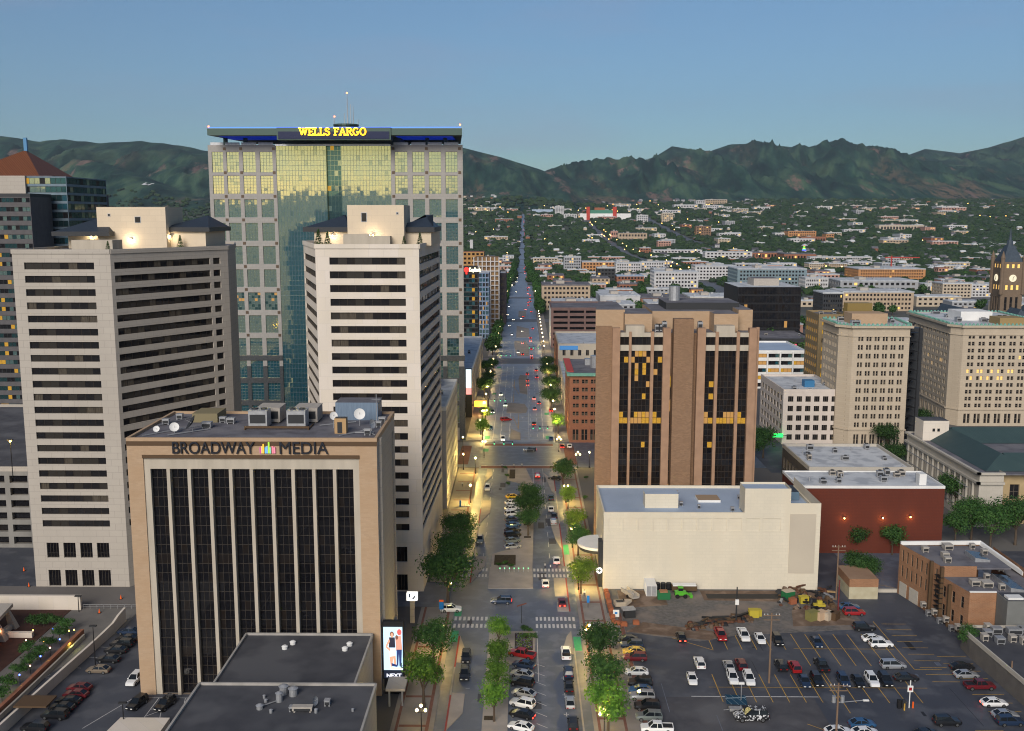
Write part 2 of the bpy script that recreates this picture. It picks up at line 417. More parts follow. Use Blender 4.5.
def slab_letters(name, txt, parent, mt, x0, x1, z0, z1, y, ext=.5):
    """bold lettering with slab serifs, strokes drawn as bars"""
    Wd = {'W': 1.25, 'E': .8, 'L': .75, 'S': .78, 'F': .78, 'A': .95, 'R': .9, 'G': .95, 'O': .98, ' ': .45, 'K': .9, 'e': .7}
    arc = lambda cx, cz, rx, rz, a0, a1, n=9: [(cx + rx * math.cos(R(a0 + (a1 - a0) * k / n)), cz + rz * math.sin(R(a0 + (a1 - a0) * k / n))) for k in range(n + 1)]
    def strokes(c, w):
        m, t = .5 * w, .1; s = .14
        bar = lambda x, z: [(x - s, z), (x + s, z)]
        if c == 'W': return [[(.1 * w, 1 - t), (.32 * w, t), (m, .85), (.68 * w, t), (.9 * w, 1 - t)], bar(.1 * w, 1 - t / 2), bar(.9 * w, 1 - t / 2), bar(m, 1 - t)]
        if c == 'E': return [[(.22, 0 + t / 2), (.22, 1 - t / 2)], [(.05, 1 - t / 2), (w - .1, 1 - t / 2), (w - .1, .78)], [(.05, t / 2), (w - .08, t / 2), (w - .08, .25)], [(.22, .5), (w - .22, .5)]]
        if c == 'F': return [[(.22, 0 + t / 2), (.22, 1 - t / 2)], [(.05, 1 - t / 2), (w - .1, 1 - t / 2), (w - .1, .76)], bar(.22, t / 2), [(.22, .5), (w - .22, .5)]]
        if c == 'L': return [[(.22, t / 2), (.22, 1 - t / 2)], [(.05, t / 2), (w - .08, t / 2), (w - .08, .28)], bar(.22, 1 - t / 2)]
        if c == 'S': return [arc(m, .73, .25, .21, 15, 270, 9) + arc(m, .28, .28, .23, 90, -165, 9)[1:]]
        if c == 'A': return [[(.14, t), (m, 1 - t / 2), (w - .14, t)], [(.27, .36), (w - .27, .36)], bar(.14, t / 2), bar(w - .14, t / 2)]
        if c == 'R': return [[(.2, t / 2), (.2, 1 - t / 2)], [(.05, 1 - t / 2)] + arc(.5, .73, .22, .22, 90, -90, 7) + [(.2, .51)], [(.45, .5), (w - .14, t / 2), (w, t / 2)], bar(.2, t / 2)]
        if c == 'G': return [arc(m, .5, .36, .45, 50, 330, 14) + [(w - .14, .45), (w - .38, .45)]]
        if c == 'O': return [arc(m, .5, .37, .45, 0, 360, 18)]
        return []
    tot = sum(Wd[c] for c in txt); sx = (x1 - x0) / tot; sz = z1 - z0; b = MB(); x = 0.; th = sz * .17
    for c in txt:
        for st in strokes(c, Wd[c]):
            for p, q in zip(st, st[1:]):
                a = Vector(((x + p[0]) * sx, 0, p[1] * sz)); d = Vector(((x + q[0]) * sx, 0, q[1] * sz)); e = (d - a)
                if e.length < 1e-5: continue
                e.normalize(); nrm = Vector((-e.z, 0, e.x)) * th / 2; a = a - e * th * .25; d = d + e * th * .25
                f = Vector((0, -ext, 0))
                b.loft([[a + nrm, a - nrm, a - nrm + f, a + nrm + f], [d + nrm, d - nrm, d - nrm + f, d + nrm + f]])
        x += Wd[c]
    return b.build(name, mt, parent, (x0, y, z0))
# ---------------------------------------------------------------- setting
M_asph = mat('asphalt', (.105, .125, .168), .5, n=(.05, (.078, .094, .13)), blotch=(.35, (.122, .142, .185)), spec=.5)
M_asph2 = mat('worn_asphalt_lot', (.066, .073, .092), .6, n=(.06, (.045, .050, .066)), blotch=(.16, (.084, .090, .108)))
M_asph3 = mat('patched_asphalt', (.085, .085, .095), .9, n=(.4, (.06, .06, .07)), blotch=(.1, (.11, .11, .12)))
M_side = mat('sidewalk_concrete', (.27, .25, .235), .9, n=(.2, (.205, .19, .18)))
M_curb = mat('curb_concrete', (.36, .34, .32), .85, n=(.5, (.28, .27, .25)))
M_pink = mat('red_paver_band', (.20, .095, .075), .9, n=(1., (.15, .075, .06)))
M_walk = mat('brushed_pale_concrete', (.34, .31, .29), .9, n=(.3, (.27, .25, .235)))
M_line = mat('white_road_paint', (.62, .62, .62), .7, n=(3., (.42, .42, .43)))
M_yell = mat('yellow_road_paint', (.55, .33, .06), .75, n=(2., (.34, .21, .05)))
M_bike = mat('green_bike_paint', (.05, .33, .17), .8, n=(2., (.05, .24, .13)))
M_redc = mat('red_curb_paint', (.33, .05, .05), .8, n=(1., (.22, .06, .05)))
M_gravel = mat('grey_gravel', (.155, .145, .14), .95, n=(1.2, (.10, .095, .09)), blotch=(.08, (.21, .175, .15)), bump=.5)
M_dirt = mat('brown_dirt', (.16, .11, .08), .95, n=(.5, (.10, .07, .05)), blotch=(.25, (.22, .16, .12)))
M_soil = mat('planting_soil', (.035, .026, .02), .95, n=(2., (.06, .05, .035)))
M_city = mat('urban_ground', (.095, .092, .09), .95, n=(.008, (.06, .062, .055)), blotch=(.012, (.035, .05, .028)))

def struct(name, mb, m, parent=None):
    o = mb.build(name, m, parent); o['kind'] = 'structure'; return o
# ground: one sheet, flat under downtown, rising towards the foothills
b = MB()
ys = [-20000, -9000, -3000, -1000, -300, 0, 150, 300, 600, 900, 1300, 1700, 2100, 2350, 2600, 2800, 3000, 3200, 3400, 3650, 3900, 4200, 4500, 4800, 5150, 5500, 6000, 6500, 7000, 8000, 9000, 12000, 16000]
xs = [-16000, -9000, -5000, -3000, -1500, -700, -300, -100, 100, 300, 700, 1500, 3000, 5000, 9000, 16000]
for y in ys:
    for x in xs: b.v.append((x, y, zt(x, y)))
nx = len(xs)
for j in range(len(ys) - 1):
    for i in range(nx - 1): b.f.append((j * nx + i, j * nx + i + 1, (j + 1) * nx + i + 1, (j + 1) * nx + i)); b.m.append(0)
gm = bpy.data.materials.new('valley_ground'); gm.use_nodes = True
nt = gm.node_tree; N = nt.nodes; L = nt.links; bs = N['Principled BSDF']; bs.inputs['Roughness'].default_value = .95
tc = N.new('ShaderNodeTexCoord'); sp = N.new('ShaderNodeSeparateXYZ'); L.new(tc.outputs['Object'], sp.inputs[0])
n1 = N.new('ShaderNodeTexNoise'); n1.inputs['Scale'].default_value = .012; n1.inputs['Detail'].default_value = 8; L.new(tc.outputs['Object'], n1.inputs['Vector'])
ad = N.new('ShaderNodeMath'); ad.operation = 'MULTIPLY_ADD'; ad.inputs[1].default_value = 500; L.new(n1.outputs['Fac'], ad.inputs[0]); ab = N.new('ShaderNodeMath'); ab.operation = 'ABSOLUTE'; L.new(sp.outputs[1], ab.inputs[0]); L.new(ab.outputs[0], ad.inputs[2])
mr = N.new('ShaderNodeMapRange'); mr.inputs[1].default_value = 1000; mr.inputs[2].default_value = 1500; L.new(ad.outputs[0], mr.inputs[0])
r1 = N.new('ShaderNodeValToRGB'); r1.color_ramp.elements[0].position = .35; r1.color_ramp.elements[0].color = (.05, .05, .060, 1); r1.color_ramp.elements[1].position = .62; r1.color_ramp.elements[1].color = (.12, .115, .11, 1)
L.new(n1.outputs['Fac'], r1.inputs[0])
n2 = N.new('ShaderNodeTexNoise'); n2.inputs['Scale'].default_value = .03; n2.inputs['Detail'].default_value = 8; L.new(tc.outputs['Object'], n2.inputs['Vector'])
r2 = N.new('ShaderNodeValToRGB'); r2.color_ramp.elements[0].position = .4; r2.color_ramp.elements[0].color = (.018, .034, .016, 1); r2.color_ramp.elements[1].position = .75; r2.color_ramp.elements[1].color = (.085, .09, .06, 1)
L.new(n2.outputs['Fac'], r2.inputs[0])
mx = N.new('ShaderNodeMix'); mx.data_type = 'RGBA'; L.new(mr.outputs[0], mx.inputs[0]); L.new(r1.outputs[0], mx.inputs[6]); L.new(r2.outputs[0], mx.inputs[7]); L.new(mx.outputs[2], bs.inputs['Base Color'])
struct('ground', b, gm)
# the straight street between the towers
RL, RR = -15.6, 12.6            # carriageway edges in the near blocks
def sheet(name, x0, x1, y0, y1, z, m, kind='structure'):
    b = MB(); b.face([(x0, y0, z), (x1, y0, z), (x1, y1, z), (x0, y1, z)])
    o = b.build(name, m); o['kind'] = kind; return o
def road_strip(name, pts, hw, z, m):
    b = MB(); i = 0
    for x, y, zz in pts: b.v += [(x - hw, y, zz + z), (x + hw, y, zz + z)]
    for k in range(len(pts) - 1): b.f.append((2 * k, 2 * k + 1, 2 * k + 3, 2 * k + 2)); b.m.append(0)
    o = b.build(name, m); o['kind'] = 'structure'; return o
gy = [y for y in ys if y > 700]
sheet('road', RL - .2, RR + .2, 60, 356, .012, M_asph)
sheet('road', -400, 420, 352, 392, .016, M_asph)
M_asphm = mat('sky_sheen_asphalt', (.19, .225, .30), .45, spec=.5, n=(.05, (.145, .175, .235)), blotch=(.35, (.145, .155, .18)))  # paler asphalt copy, bluish sky sheen put into its base colour
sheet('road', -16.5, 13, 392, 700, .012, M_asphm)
M_asphfar = mat('far_road_asphalt', (.12, .13, .155), .6, n=(.01, (.09, .092, .10)))
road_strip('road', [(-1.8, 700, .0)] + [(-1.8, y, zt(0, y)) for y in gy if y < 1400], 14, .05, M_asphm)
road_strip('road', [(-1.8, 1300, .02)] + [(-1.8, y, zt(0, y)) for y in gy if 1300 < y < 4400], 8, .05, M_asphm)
road_strip('road', [(241, 430, 0)] + [(241, y, zt(0, y)) for y in gy if 500 < y < 4300], 13, .3, M_asphfar)
road_strip('road', [(482, 430, 0)] + [(482, y, zt(0, y)) for y in gy if 500 < y < 4300], 13, .3, M_asphfar)
for k in range(1, 13):
    y = 375 + 243.5 * k
    zz = zt(0, y)
    b = MB(); b.face([(-900 if k > 1 else -500, y - 12, zz + .06 + (.4 if k > 8 else 0)), (1500, y - 12, zz + .06 + (.4 if k > 8 else 0)), (1500, y + 12, zz + .06 + (.4 if k > 8 else 0)), (-900 if k > 1 else -500, y + 12, zz + .06 + (.4 if k > 8 else 0))])
    struct('road', b, M_asphfar)
sheet('road', -60, RL, 221.5, 237, .016, M_asph)          # driveway between the towers
# streets on the far side of the theatre block
sheet('road', 88, 300, 345, 392, .024, M_asph2)
# sidewalks (raised 0.13) with paver bands
def walk(x0, x1, y0, y1, m=None, z=.13, name='sidewalk'):
    b = MB(); b.box(x0, x1, y0, y1, -.2, z); return struct(name, b, m or M_side)
walk(-23.4, RL - .15, 150, 221); walk(-22.9, RL - .15, 237.5, 351); walk(RR + .15, 19.4, 100, 351)
walk(-23, -16.7, 395, 600); walk(13.2, 19.3, 393, 600)
walk(-22.5, -16.2, 640, 1500); walk(12.5, 19, 640, 1500)
for (x0, x1, y0, y1) in [(-17.2, -16.6, 150, 221), (-17.2, -16.6, 238, 350), (-22.6, -22.1, 150, 221), (13.5, 14.0, 100, 350), (18.2, 18.7, 100, 350)]:
    sheet('paver_band', x0, x1, y0, y1, .136, M_pink)
for y in range(155, 350, 11):
    if not 219 < y < 240: sheet('paver_band', -22, -17.2, y, y + .8, .137, M_pink)
    sheet('paver_band', 14.0, 18.2, y + 3, y + 3.8, .137, M_pink)
# tree pits
# crossings (street bands) at the first cross street, reddish pavers
for y0, y1 in ((350.5, 354), (386, 389.5)):
    sheet('paver_band', -15, 12, y0, y1, .022, M_pink)
sheet('crosswalk_band', -15, 12, 354.3, 354.7, .024, M_line); sheet('crosswalk_band', -15, 12, 385.2, 385.6, .024, M_line)
for x0, x1 in ((-24, -20), (16, 20)): sheet('paver_band', x0, x1, 356, 386, .024, M_pink)
# mid-block zebra crossings
def zebra(x0, x1, y, n):
    b = MB(); p = (x1 - x0) / n
    for k in range(n): b.face([(x0 + k * p, y, .03), (x0 + (k + .55) * p, y, .03), (x0 + (k + .55) * p, y + 2.1, .03), (x0 + k * p, y + 2.1, .03)])
    o = b.build('crosswalk_marking', M_line); o['kind'] = 'structure'
for y in (209.6, 213.6): zebra(-15.3, -7.4, y, 8); zebra(3.0, 12.2, y, 10)
for y in (240.9, 245.0): zebra(-15.3, -8.6, y, 8); zebra(2.8, 12.2, y, 10)
for x0, x1, y0, y1 in [(-15.5, -13.9, 216, 221), (-15.5, -13.9, 202, 208), (11.0, 12.5, 198, 205), (11.2, 12.6, 258, 266), (-15.5, -13.5, 398, 404), (9.5, 12, 398, 404), (-15.5, -13.5, 420, 425), (-15.5, -13.5, 448, 453), (10, 12, 448, 453), (-15.5, -13.5, 500, 505), (10, 12, 500, 506), (-15.4, -13.2, 376, 381), (-15.4, -13.2, 590, 595)]:
    sheet('bike_lane_marking', x0, x1, y0, y1, .03, M_bike)
# raised buffers and kerbs
def kerb(x0, x1, y0, y1, m=None, h=.14, name='kerb'):
    b = MB(); b.box(x0, x1, y0, y1, -.1, h); return struct(name, b, m or M_curb)
for y0, y1, m in [(100, 164, M_curb), (164, 178, M_redc), (178.1, 190, M_curb), (190.1, 205, M_redc)]: kerb(-13.75, -13.45, y0, y1, m)
for y0, y1, m in [(237, 250, M_redc), (250.1, 262, M_curb), (262.1, 285, M_curb), (285.1, 300, M_redc), (300.1, 340, M_curb)]: kerb(-13.1, -12.8, y0, y1, m)
for y0, y1, m in [(100, 199, M_curb), (219, 240, M_redc), (249, 285, M_redc), (285.1, 320, M_curb), (320.1, 338, M_redc)]: kerb(10.75, 11.05, y0, y1, m)
def bulb(pts, m=None, z=.16, name='kerb_island'):
    b = MB(); b.prism(pts, -.1, z); return struct(name, b, m or M_walk)
bulb([(-13.4, 165), (-10.9, 171), (-10.9, 178.5), (-13.4, 179)]); bulb([(-13.4, 192), (-13.4, 205), (-11.5, 196), (-11.4, 192)])
bulb([(-12.7, 237), (-12.7, 256), (-9.7, 256), (-9.7, 249)]); bulb([(-12.7, 285), (-12.7, 309), (-10.0, 309), (-9.9, 296)])
bulb([(-12.7, 330), (-10.5, 340), (-10.8, 349), (-12.7, 349)]); bulb([(10.7, 196), (10.7, 208), (9.6, 205), (8.4, 198)])
bulb([(10.7, 219), (10.7, 224.5), (8.1, 224.5), (8.1, 219)]); bulb([(10.7, 228), (10.7, 240), (7.8, 240), (7.8, 228)])
bulb([(10.7, 262), (10.7, 285), (8.2, 285), (9.3, 270)]); bulb([(10.7, 249), (10.7, 256), (9.6, 251)]); bulb([(10.7, 317), (10.7, 332), (8.6, 340), (7.4, 344), (9.6, 320)])
# median walks
bulb([(-7.2, 100), (-2.6, 100), (-2.6, 191), (2.6, 196), (2.9, 207.5), (-7.2, 207.5)], M_walk, .15, 'median_walk')
bulb([(-8.4, 233), (2.6, 233), (2.6, 248), (-8.4, 248)], M_walk, .15, 'median_walk')
bulb([(-8.1, 248.02), (2.6, 248.02), (3.2, 280), (3.6, 330), (1.2, 350), (-5.2, 350), (-5.4, 334), (-.8, 330), (-.8, 268), (-3.5, 262), (-8.1, 258)], M_walk, .15, 'median_walk')
bulb([(-5.2, 396), (-.8, 396), (-.9, 409), (-5.0, 418)], M_side, .14, 'median_walk')
bulb([(-7.5, 452), (1.5, 452), (2.4, 462), (1., 474), (-7.5, 478)], M_side, .14, 'median_walk')
bulb([(-1.5, 505), (2.4, 500), (2.4, 560), (-1.5, 563), (-2.4, 550)], M_side, .14, 'median_walk')
bulb([(-3.5, 640), (4, 640), (4.5, 690), (2, 720), (-6, 720), (-6, 690)], M_side, .14, 'median_walk')
bulb([(-5, 740), (5, 740), (5, 800), (-5, 820)], M_side, .14, 'median_walk')
bulb([(-4, 890), (3, 890), (3, 950), (-4, 950)], M_side, .14, 'median_walk')
for (x0, x1, y0, y1) in [(-1.6, 2.2, 198, 206.5), (-7.4, -1.8, 249.5, 257), (-4.6, -2.6, 336, 348)]:
    b = MB(); b.box(x0, x1, y0, y1, .1, .22); struct('planting_bed', b, M_soil)
for y in (271.5, 283, 295.5): sheet('tree_pit', .4, 2.4, y, y + 1.6, .156, M_soil)
for y in (168.5, ): sheet('tree_pit', -6.9, -4.9, y, y + 1.6, .156, M_soil)
# lane and stall paint
def line(p, q, w, m, z=.03, name='road_marking'):
    b = MB(); p = Vector((p[0], p[1], z)); q = Vector((q[0], q[1], z)); d = (q - p).normalized(); s = Vector((-d.y, d.x, 0)) * w / 2
    b.face([p - s, q - s, q + s, p + s]); o = b.build(name, m); o['kind'] = 'structure'
for k in range(9): line((2.6, 159.5 + k * 4.05), (4.5, 158 + k * 4.05), .14, M_line)
line((3.2, 184), (3.2, 208), .14, M_line)
for y in (164, 171, 178.5, 185.5): line((7.6, y), (8.5, y), .14, M_line); line((8.1, y - .7), (8.1, y + .7), .14, M_line)
for y in (181, 186, ): line((-10.9, y), (-10.1, y), .12, M_line)
for y in [268 + 5.2 * k for k in range(13)]: line((-5.0, y), (-1, y + .8), .12, M_line)
line((3.7, 330), (3.7, 350), .14, M_line); line((7.2, 330), (7.2, 350), .14, M_line)
for x in (-12.2, -9.2, -5.6, 2.6, 8.6): line((x, 398), (x, 598), .16, M_line)
for x, y0, y1 in [(-1.8, 418, 450), (-4.5, 480, 545)]: line((x, y0), (x, y1), .2, M_yell)
line((-5.2, 530), (-1.8, 500), .2, M_yell); line((-2., 420), (-4.4, 444), .2, M_yell)
for y in (396.5, 565, 598, 434): line((-15, y), (11.5, y), .5, M_line)
for y in (606, 632): line((-14, y), (11.5, y), .6, M_line)
for x in (-9, -5.2, 5, 8.6):
    for y in range(645, 860, 12): line((x, y), (x, y + 5), .16, M_line)
for x in (-10.4, 7.2):
    for y in range(246, 346, 9): line((x, y), (x, y + 4), .14, M_line)
for x in (-12.2, -9, -5.4, 3.4, 6.2, 8.8):
    for y in range(402, 596, 11): line((x, y), (x, y + 5), .2, M_line, .034)
for x in (-13.6, 10.6, -5.4, 3.2): line((x, 640), (x, 860), .2, M_line, .034)
for y, x in [(440, -7), (440, 0), (425, 3), (520, -7), (520, 0)]: line((x, y), (x, y + 3), .25, M_line); line((x - .8, y + 3), (x + .8, y + 3), .8, M_line)
# ---- parking lot and building site on the right
walk(19.4, 22.6, 110, 218, M_side, .12); sheet('paver_band', 21.6, 22.5, 110, 218, .126, M_pink)
sheet('parking_lot', 22.6, 140, 110, 233, .02, M_asph2)
sheet('parking_lot', 72.2, 150, 233, 262, .021, M_asph2)
sheet('asphalt_patch', 24, 55, 150, 178, .026, M_asph3)
line((32, 178.2), (56, 178.2), .25, M_line, .034)
bulb([(22.7, 207.5), (38, 203), (46, 206), (76, 210), (76, 218), (71, 232.5), (22.7, 232.5)], M_gravel, .06, 'gravel_yard')
bulb([(22.8, 207.8), (40, 203.5), (45, 207), (27, 213)], M_dirt, .09, 'dirt_patch'); bulb([(23, 221), (34, 223), (34, 232), (23, 232)], M_dirt, .09, 'dirt_patch')
bulb([(43, 226), (70, 225), (71, 232.2), (43, 232.2)], M_dirt, .09, 'dirt_patch'); bulb([(60, 211), (75, 212), (73, 226), (62, 220)], M_dirt, .10, 'dirt_patch')
sheet('tar_strip', 44, 66, 227, 230, .11, mat('black_tarpaulin', (.012, .012, .014), .5))
for k in range(13):                                           # stalls of the upper double row
    x = 40 + 3.05 * k
    if x < 79: line((x, 191.5 if 57 < x else 199), (x, 207), .15, M_yell, .034)
line((57, 199.5), (78, 199.5), .15, M_yell, .034); line((30, 206.5), (40, 198.6), .15, M_yell, .034); line((78.6, 214), (78.6, 190), .15, M_yell, .034)
line((78.6, 190), (84, 190), .15, M_yell, .034); line((60, 191.5), (60, 172), .15, M_yell, .034)
for k in range(13):
    x = 37.6 + 3.1 * k; line((x, 176), (x, 187.5), .15, M_yell, .034)
line((36, 182), (78, 182), .13, M_yell, .034)
for k in range(10): line((80, 212.6 - k * 3.1), (85.4, 212.6 - k * 3.1), .14, M_yell, .034)
for k in range(9): line((85.5, 196 - k * 3.3), (91.5, 196 - k * 3.3), .14, M_yell, .034)
for a, q in [((27, 178.5), (29, 178.5)), ((38, 178), (40, 178))]: pass
hx0, hx1, hy0, hy1 = 70.5, 78, 154.5, 165.5
for p, q in [((hx0, hy1), (hx1, hy1)), ((hx1, hy1), (hx1, hy0)), ((hx0, hy1), (hx0 + 1.5, hy0)), ((hx0 + .4, 162), (hx1, 165)), ((hx0 + .8, 159), (hx1, 162.5)), ((hx0 + 1.1, 156.5), (hx1, 160))]: line(p, q, .15, M_yell, .034)
for k in range(5): line((80, 166 - k * 3), (85, 166 - k * 3), .14, M_yell, .034)
for p, q in [((51, 163), (62, 156)), ((52, 158.5), (62, 163)), ((51, 168), (66, 155)), ((54, 160), (57, 163))]: line(p, q, .15, M_yell, .034)
for x0, x1, y0, y1 in [(84, 118, 232, 262)]: sheet('parking_lot', x0, x1, y0, y1, .026, M_asph)
line((88, 240), (88, 258), .14, M_yell, .034); line((93, 233), (86, 238), .14, M_yell, .034)
b = MB(); b.box(84, 93, 231.5, 232.1, 0, .8); tag(b.build('low_wall', M_lime), 'low pale concrete wall beside the small brick shed', 'wall')
rp = random.Random(4)
for k in range(26):
    x, y = rp.uniform(24, 88), rp.uniform(120, 203); a = rp.uniform(.3, 1.6); c = rp.uniform(.5, 4) if k % 3 else rp.uniform(6, 16)
    sheet('asphalt_patch', x, x + (a if k % 3 else .12), y, y + c, .024 + k * .0002, mat('tar_patch', (.022, .024, .030), .6) if k % 2 else M_asph)
for k in range(16):
    x, y = rp.uniform(-13, 9), rp.uniform(165, 345); sheet('asphalt_patch', x, x + rp.uniform(.8, 2.), y, y + rp.uniform(2, 9), .016 + k * .0002, mat('tar_patch2', (.060, .064, .08), .7))
# ---- left side: plaza, ramp, lot
M_plaza = mat('plaza_concrete', (.15, .14, .135), .9, n=(.08, (.115, .11, .105)), brick=((.135, .125, .12), (.09, .085, .085), 6., 6., .01))
bulb([(-260, 219.8), (-73, 219.8), (-73, 233.4), (-260, 233.4)], M_plaza, .05, 'plaza')
bulb([(-260, 233.45), (-119.5, 233.45), (-119.5, 300), (-260, 300)], M_asph2, .05, 'plaza')
bulb([(-73, 150), (-60, 150), (-60, 178), (-73, 178)], M_asph2, .03, 'parking_lot')
bulb([(-101, 120), (-73, 120), (-73, 219.7), (-88, 219.7), (-88, 206), (-101, 160)], M_asph2, .032, 'parking_lot')
M_ramp = mat('ramp_concrete', (.17, .16, .15), .9, n=(.3, (.13, .125, .12)))
bulb([(-102, 219.7), (-88.2, 219.7), (-88.2, 206), (-101.2, 160), (-110, 160), (-104, 190)], M_ramp, .06, 'ramp')
line((-99, 166), (-93.6, 186), .12, M_line, .045); 
for k in range(4): line((-95 + k * 1.3, 184.6 + 4.8 * k), (-90 + k * 1.3, 184 + 4.8 * k), .12, M_line, .045)
for p, q in [((-73, 176.5), (-60, 176.5)), ((-78, 165), (-73, 177)), ((-68.5, 168), (-68.5, 176.5)), ((-65.4, 168), (-67.5, 176.5)), ((-68.5, 168), (-65.4, 168)), ((-68.3, 172), (-66.4, 174)), ((-68.4, 169.5), (-66, 172)), ((-62, 170), (-63.5, 176.5))]: line(p, q, .12, M_line, .045)
# ---------------------------------------------------------------- mountains
RIDGES = [ # crest outline seen from the drone, distance, front width, back width, seed, amplitude
 ([(-260, 150), (0, 136), (40, 142), (60, 139), (100, 142), (142, 140), (180, 145), (207, 151), (300, 160), (400, 146), (462, 147), (500, 157), (540, 169), (570, 181), (600, 191), (650, 205), (720, 212)], 6800, 1900, 2500, 3., .32),
 ([(-260, 170), (0, 176), (45, 176), (75, 158), (100, 162), (130, 171), (165, 184), (190, 193), (240, 206), (280, 214), (420, 206), (470, 192), (500, 188), (540, 196), (580, 204), (640, 212)], 5300, 900, 900, 8., .3),
 ([(430, 205), (500, 190), (545, 171), (560, 165), (590, 162), (612, 159), (650, 160), (672, 146), (690, 149), (705, 153), (730, 144), (760, 143), (790, 147), (805, 148), (840, 141), (870, 147), (895, 152), (925, 161), (960, 167), (1024, 174), (1100, 180), (1300, 190)], 8400, 2700, 3000, 5., .48),
 ([(560, 210), (600, 196), (640, 180), (680, 166), (700, 172), (740, 176), (780, 182), (830, 172), (860, 166), (900, 178), (950, 186), (1000, 190), (1100, 196), (1300, 200)], 7200, 1500, 1300, 12., .48),
 ([(820, 190), (880, 166), (905, 156), (925, 149), (960, 153), (990, 147), (1024, 137), (1100, 128), (1300, 120)], 10600, 3600, 1500, 9., .35)]
RT = []
for cr, D, wf, wb, sd, am in RIDGES:
    tab = []
    for px, py in cr:
        x, z = P(px, py, D); tab.append((x / D, z))
    RT.append((tab, D, wf, wb, sd, am))
def mz(x, y):
    base = zt(x, y); best = base - 6; a = x / y
    for tab, D, wf, wb, sd, am in RT:
        zc = interp(a, tab) 
        Dk = D + 160 * noise.noise((a * 9, sd, 0))
        bz = zt(0, min(y, Dk)); t = (y - Dk) / (wf if y < Dk else wb)
        if abs(t) >= 1: continue
        e = (1 - abs(t)); e = e ** 1.45
        up = 6.5 * e * max(0, 1 - e) ** 1.8
        wx = x + 160 * noise.noise((x / 700, y / 700, sd)); s = 1 - 2.2 * abs(noise.noise((wx / 330, y / 1500, sd + 2)))
        s2 = 1 - 2 * abs(noise.noise((wx / 120, y / 500, sd + 5))); s4 = 1 - 2 * abs(noise.noise((wx / 52, y / 260, sd + 9))); s3 = noise.fractal((x / 60, y / 110, sd), .8, 2.2, 3)
        h = (zc - bz) * (e + up * am * (.75 * s + .34 * s2 + .16 * s4 - .28)) + up * s3 * 9
        best = max(best, min(bz + h, bz + (zc - bz) * (.985 + .015 * s2)) if e < .93 else bz + (zc - bz) * e + up * s3 * 9)
    return best
b = MB(); NA, NY = 640, 190
for j in range(NY):
    q = j / (NY - 1); y = 4250 + (12500 - 4250) * (q ** 1.12)
    for i in range(NA):
        a = -.78 + 1.56 * i / (NA - 1); x = a * y; b.v.append((x, y, mz(x, y)))
for j in range(NY - 1):
    for i in range(NA - 1): b.f.append((j * NA + i, j * NA + i + 1, (j + 1) * NA + i + 1, (j + 1) * NA + i)); b.m.append(0)
mm = bpy.data.materials.new('foothill_scrub'); mm.use_nodes = True
nt = mm.node_tree; N = nt.nodes; L = nt.links; bs = N['Principled BSDF']; bs.inputs['Roughness'].default_value = .95; bs.inputs['Specular IOR Level'].default_value = .1
tc = N.new('ShaderNodeTexCoord'); mp = N.new('ShaderNodeMapping'); mp.inputs['Scale'].default_value = (1.5, .28, .9); L.new(tc.outputs['Object'], mp.inputs[0])
def noi(sc, det, ins=None):
    t = N.new('ShaderNodeTexNoise'); t.inputs['Scale'].default_value = sc; t.inputs['Detail'].default_value = det; t.inputs['Roughness'].default_value = .62; L.new(ins or mp.outputs[0], t.inputs['Vector']); return t
def ramp(src, els):
    r = N.new('ShaderNodeValToRGB'); e = r.color_ramp.elements; e[0].position, e[0].color = els[0][0], (*els[0][1], 1); e[1].position, e[1].color = els[-1][0], (*els[-1][1], 1)
    for p, c in els[1:-1]: k = e.new(p); k.color = (*c, 1)
    L.new(src, r.inputs[0]); return r
def mix(f, a, c):
    x = N.new('ShaderNodeMix'); x.data_type = 'RGBA'; L.new(f, x.inputs[0]); L.new(a, x.inputs[6]); L.new(c, x.inputs[7]); return x.outputs[2]
gr = ramp(noi(.006, 9).outputs['Fac'], [(.36, (.008, .026, .024)), (.5, (.018, .054, .042)), (.64, (.060, .110, .066))])
dry = ramp(noi(.012, 8).outputs['Fac'], [(.3, (.10, .078, .052)), (.5, (.16, .118, .082)), (.7, (.15, .082, .062))])
m1 = ramp(noi(.0022, 9).outputs['Fac'], [(.53, (0, 0, 0)), (.62, (.8, .8, .8))])
sp = N.new('ShaderNodeSeparateXYZ'); L.new(tc.outputs['Object'], sp.inputs[0])
hz = N.new('ShaderNodeMapRange'); hz.inputs[1].default_value = 520; hz.inputs[2].default_value = 250; hz.inputs[3].default_value = .25; L.new(sp.outputs[2], hz.inputs[0])
ge = N.new('ShaderNodeNewGeometry'); sn = N.new('ShaderNodeSeparateXYZ'); L.new(ge.outputs['Normal'], sn.inputs[0])
mu = N.new('ShaderNodeMath'); mu.operation = 'MULTIPLY'; L.new(m1.outputs[0], mu.inputs[0]); L.new(hz.outputs[0], mu.inputs[1])
dots = ramp(noi(.035, 6).outputs['Fac'], [(.50, (1, 1, 1)), (.56, (0, 0, 0))])
mu2 = N.new('ShaderNodeMath'); mu2.operation = 'MULTIPLY'; L.new(mu.outputs[0], mu2.inputs[0]); L.new(dots.outputs[0], mu2.inputs[1])
c = mix(mu2.outputs[0], gr.outputs[0], dry.outputs[0])
rock = ramp(noi(.02, 9).outputs['Fac'], [(.4, (.15, .105, .09)), (.6, (.24, .15, .125))])
rmask = noi(.0045, 8); N[rmask.name].inputs['Roughness'].default_value = .7
rk = ramp(rmask.outputs['Fac'], [(.59, (0, 0, 0)), (.64, (.8, .8, .8))])
c = mix(rk.outputs[0], c, rock.outputs[0])
L.new(c, bs.inputs['Base Color'])
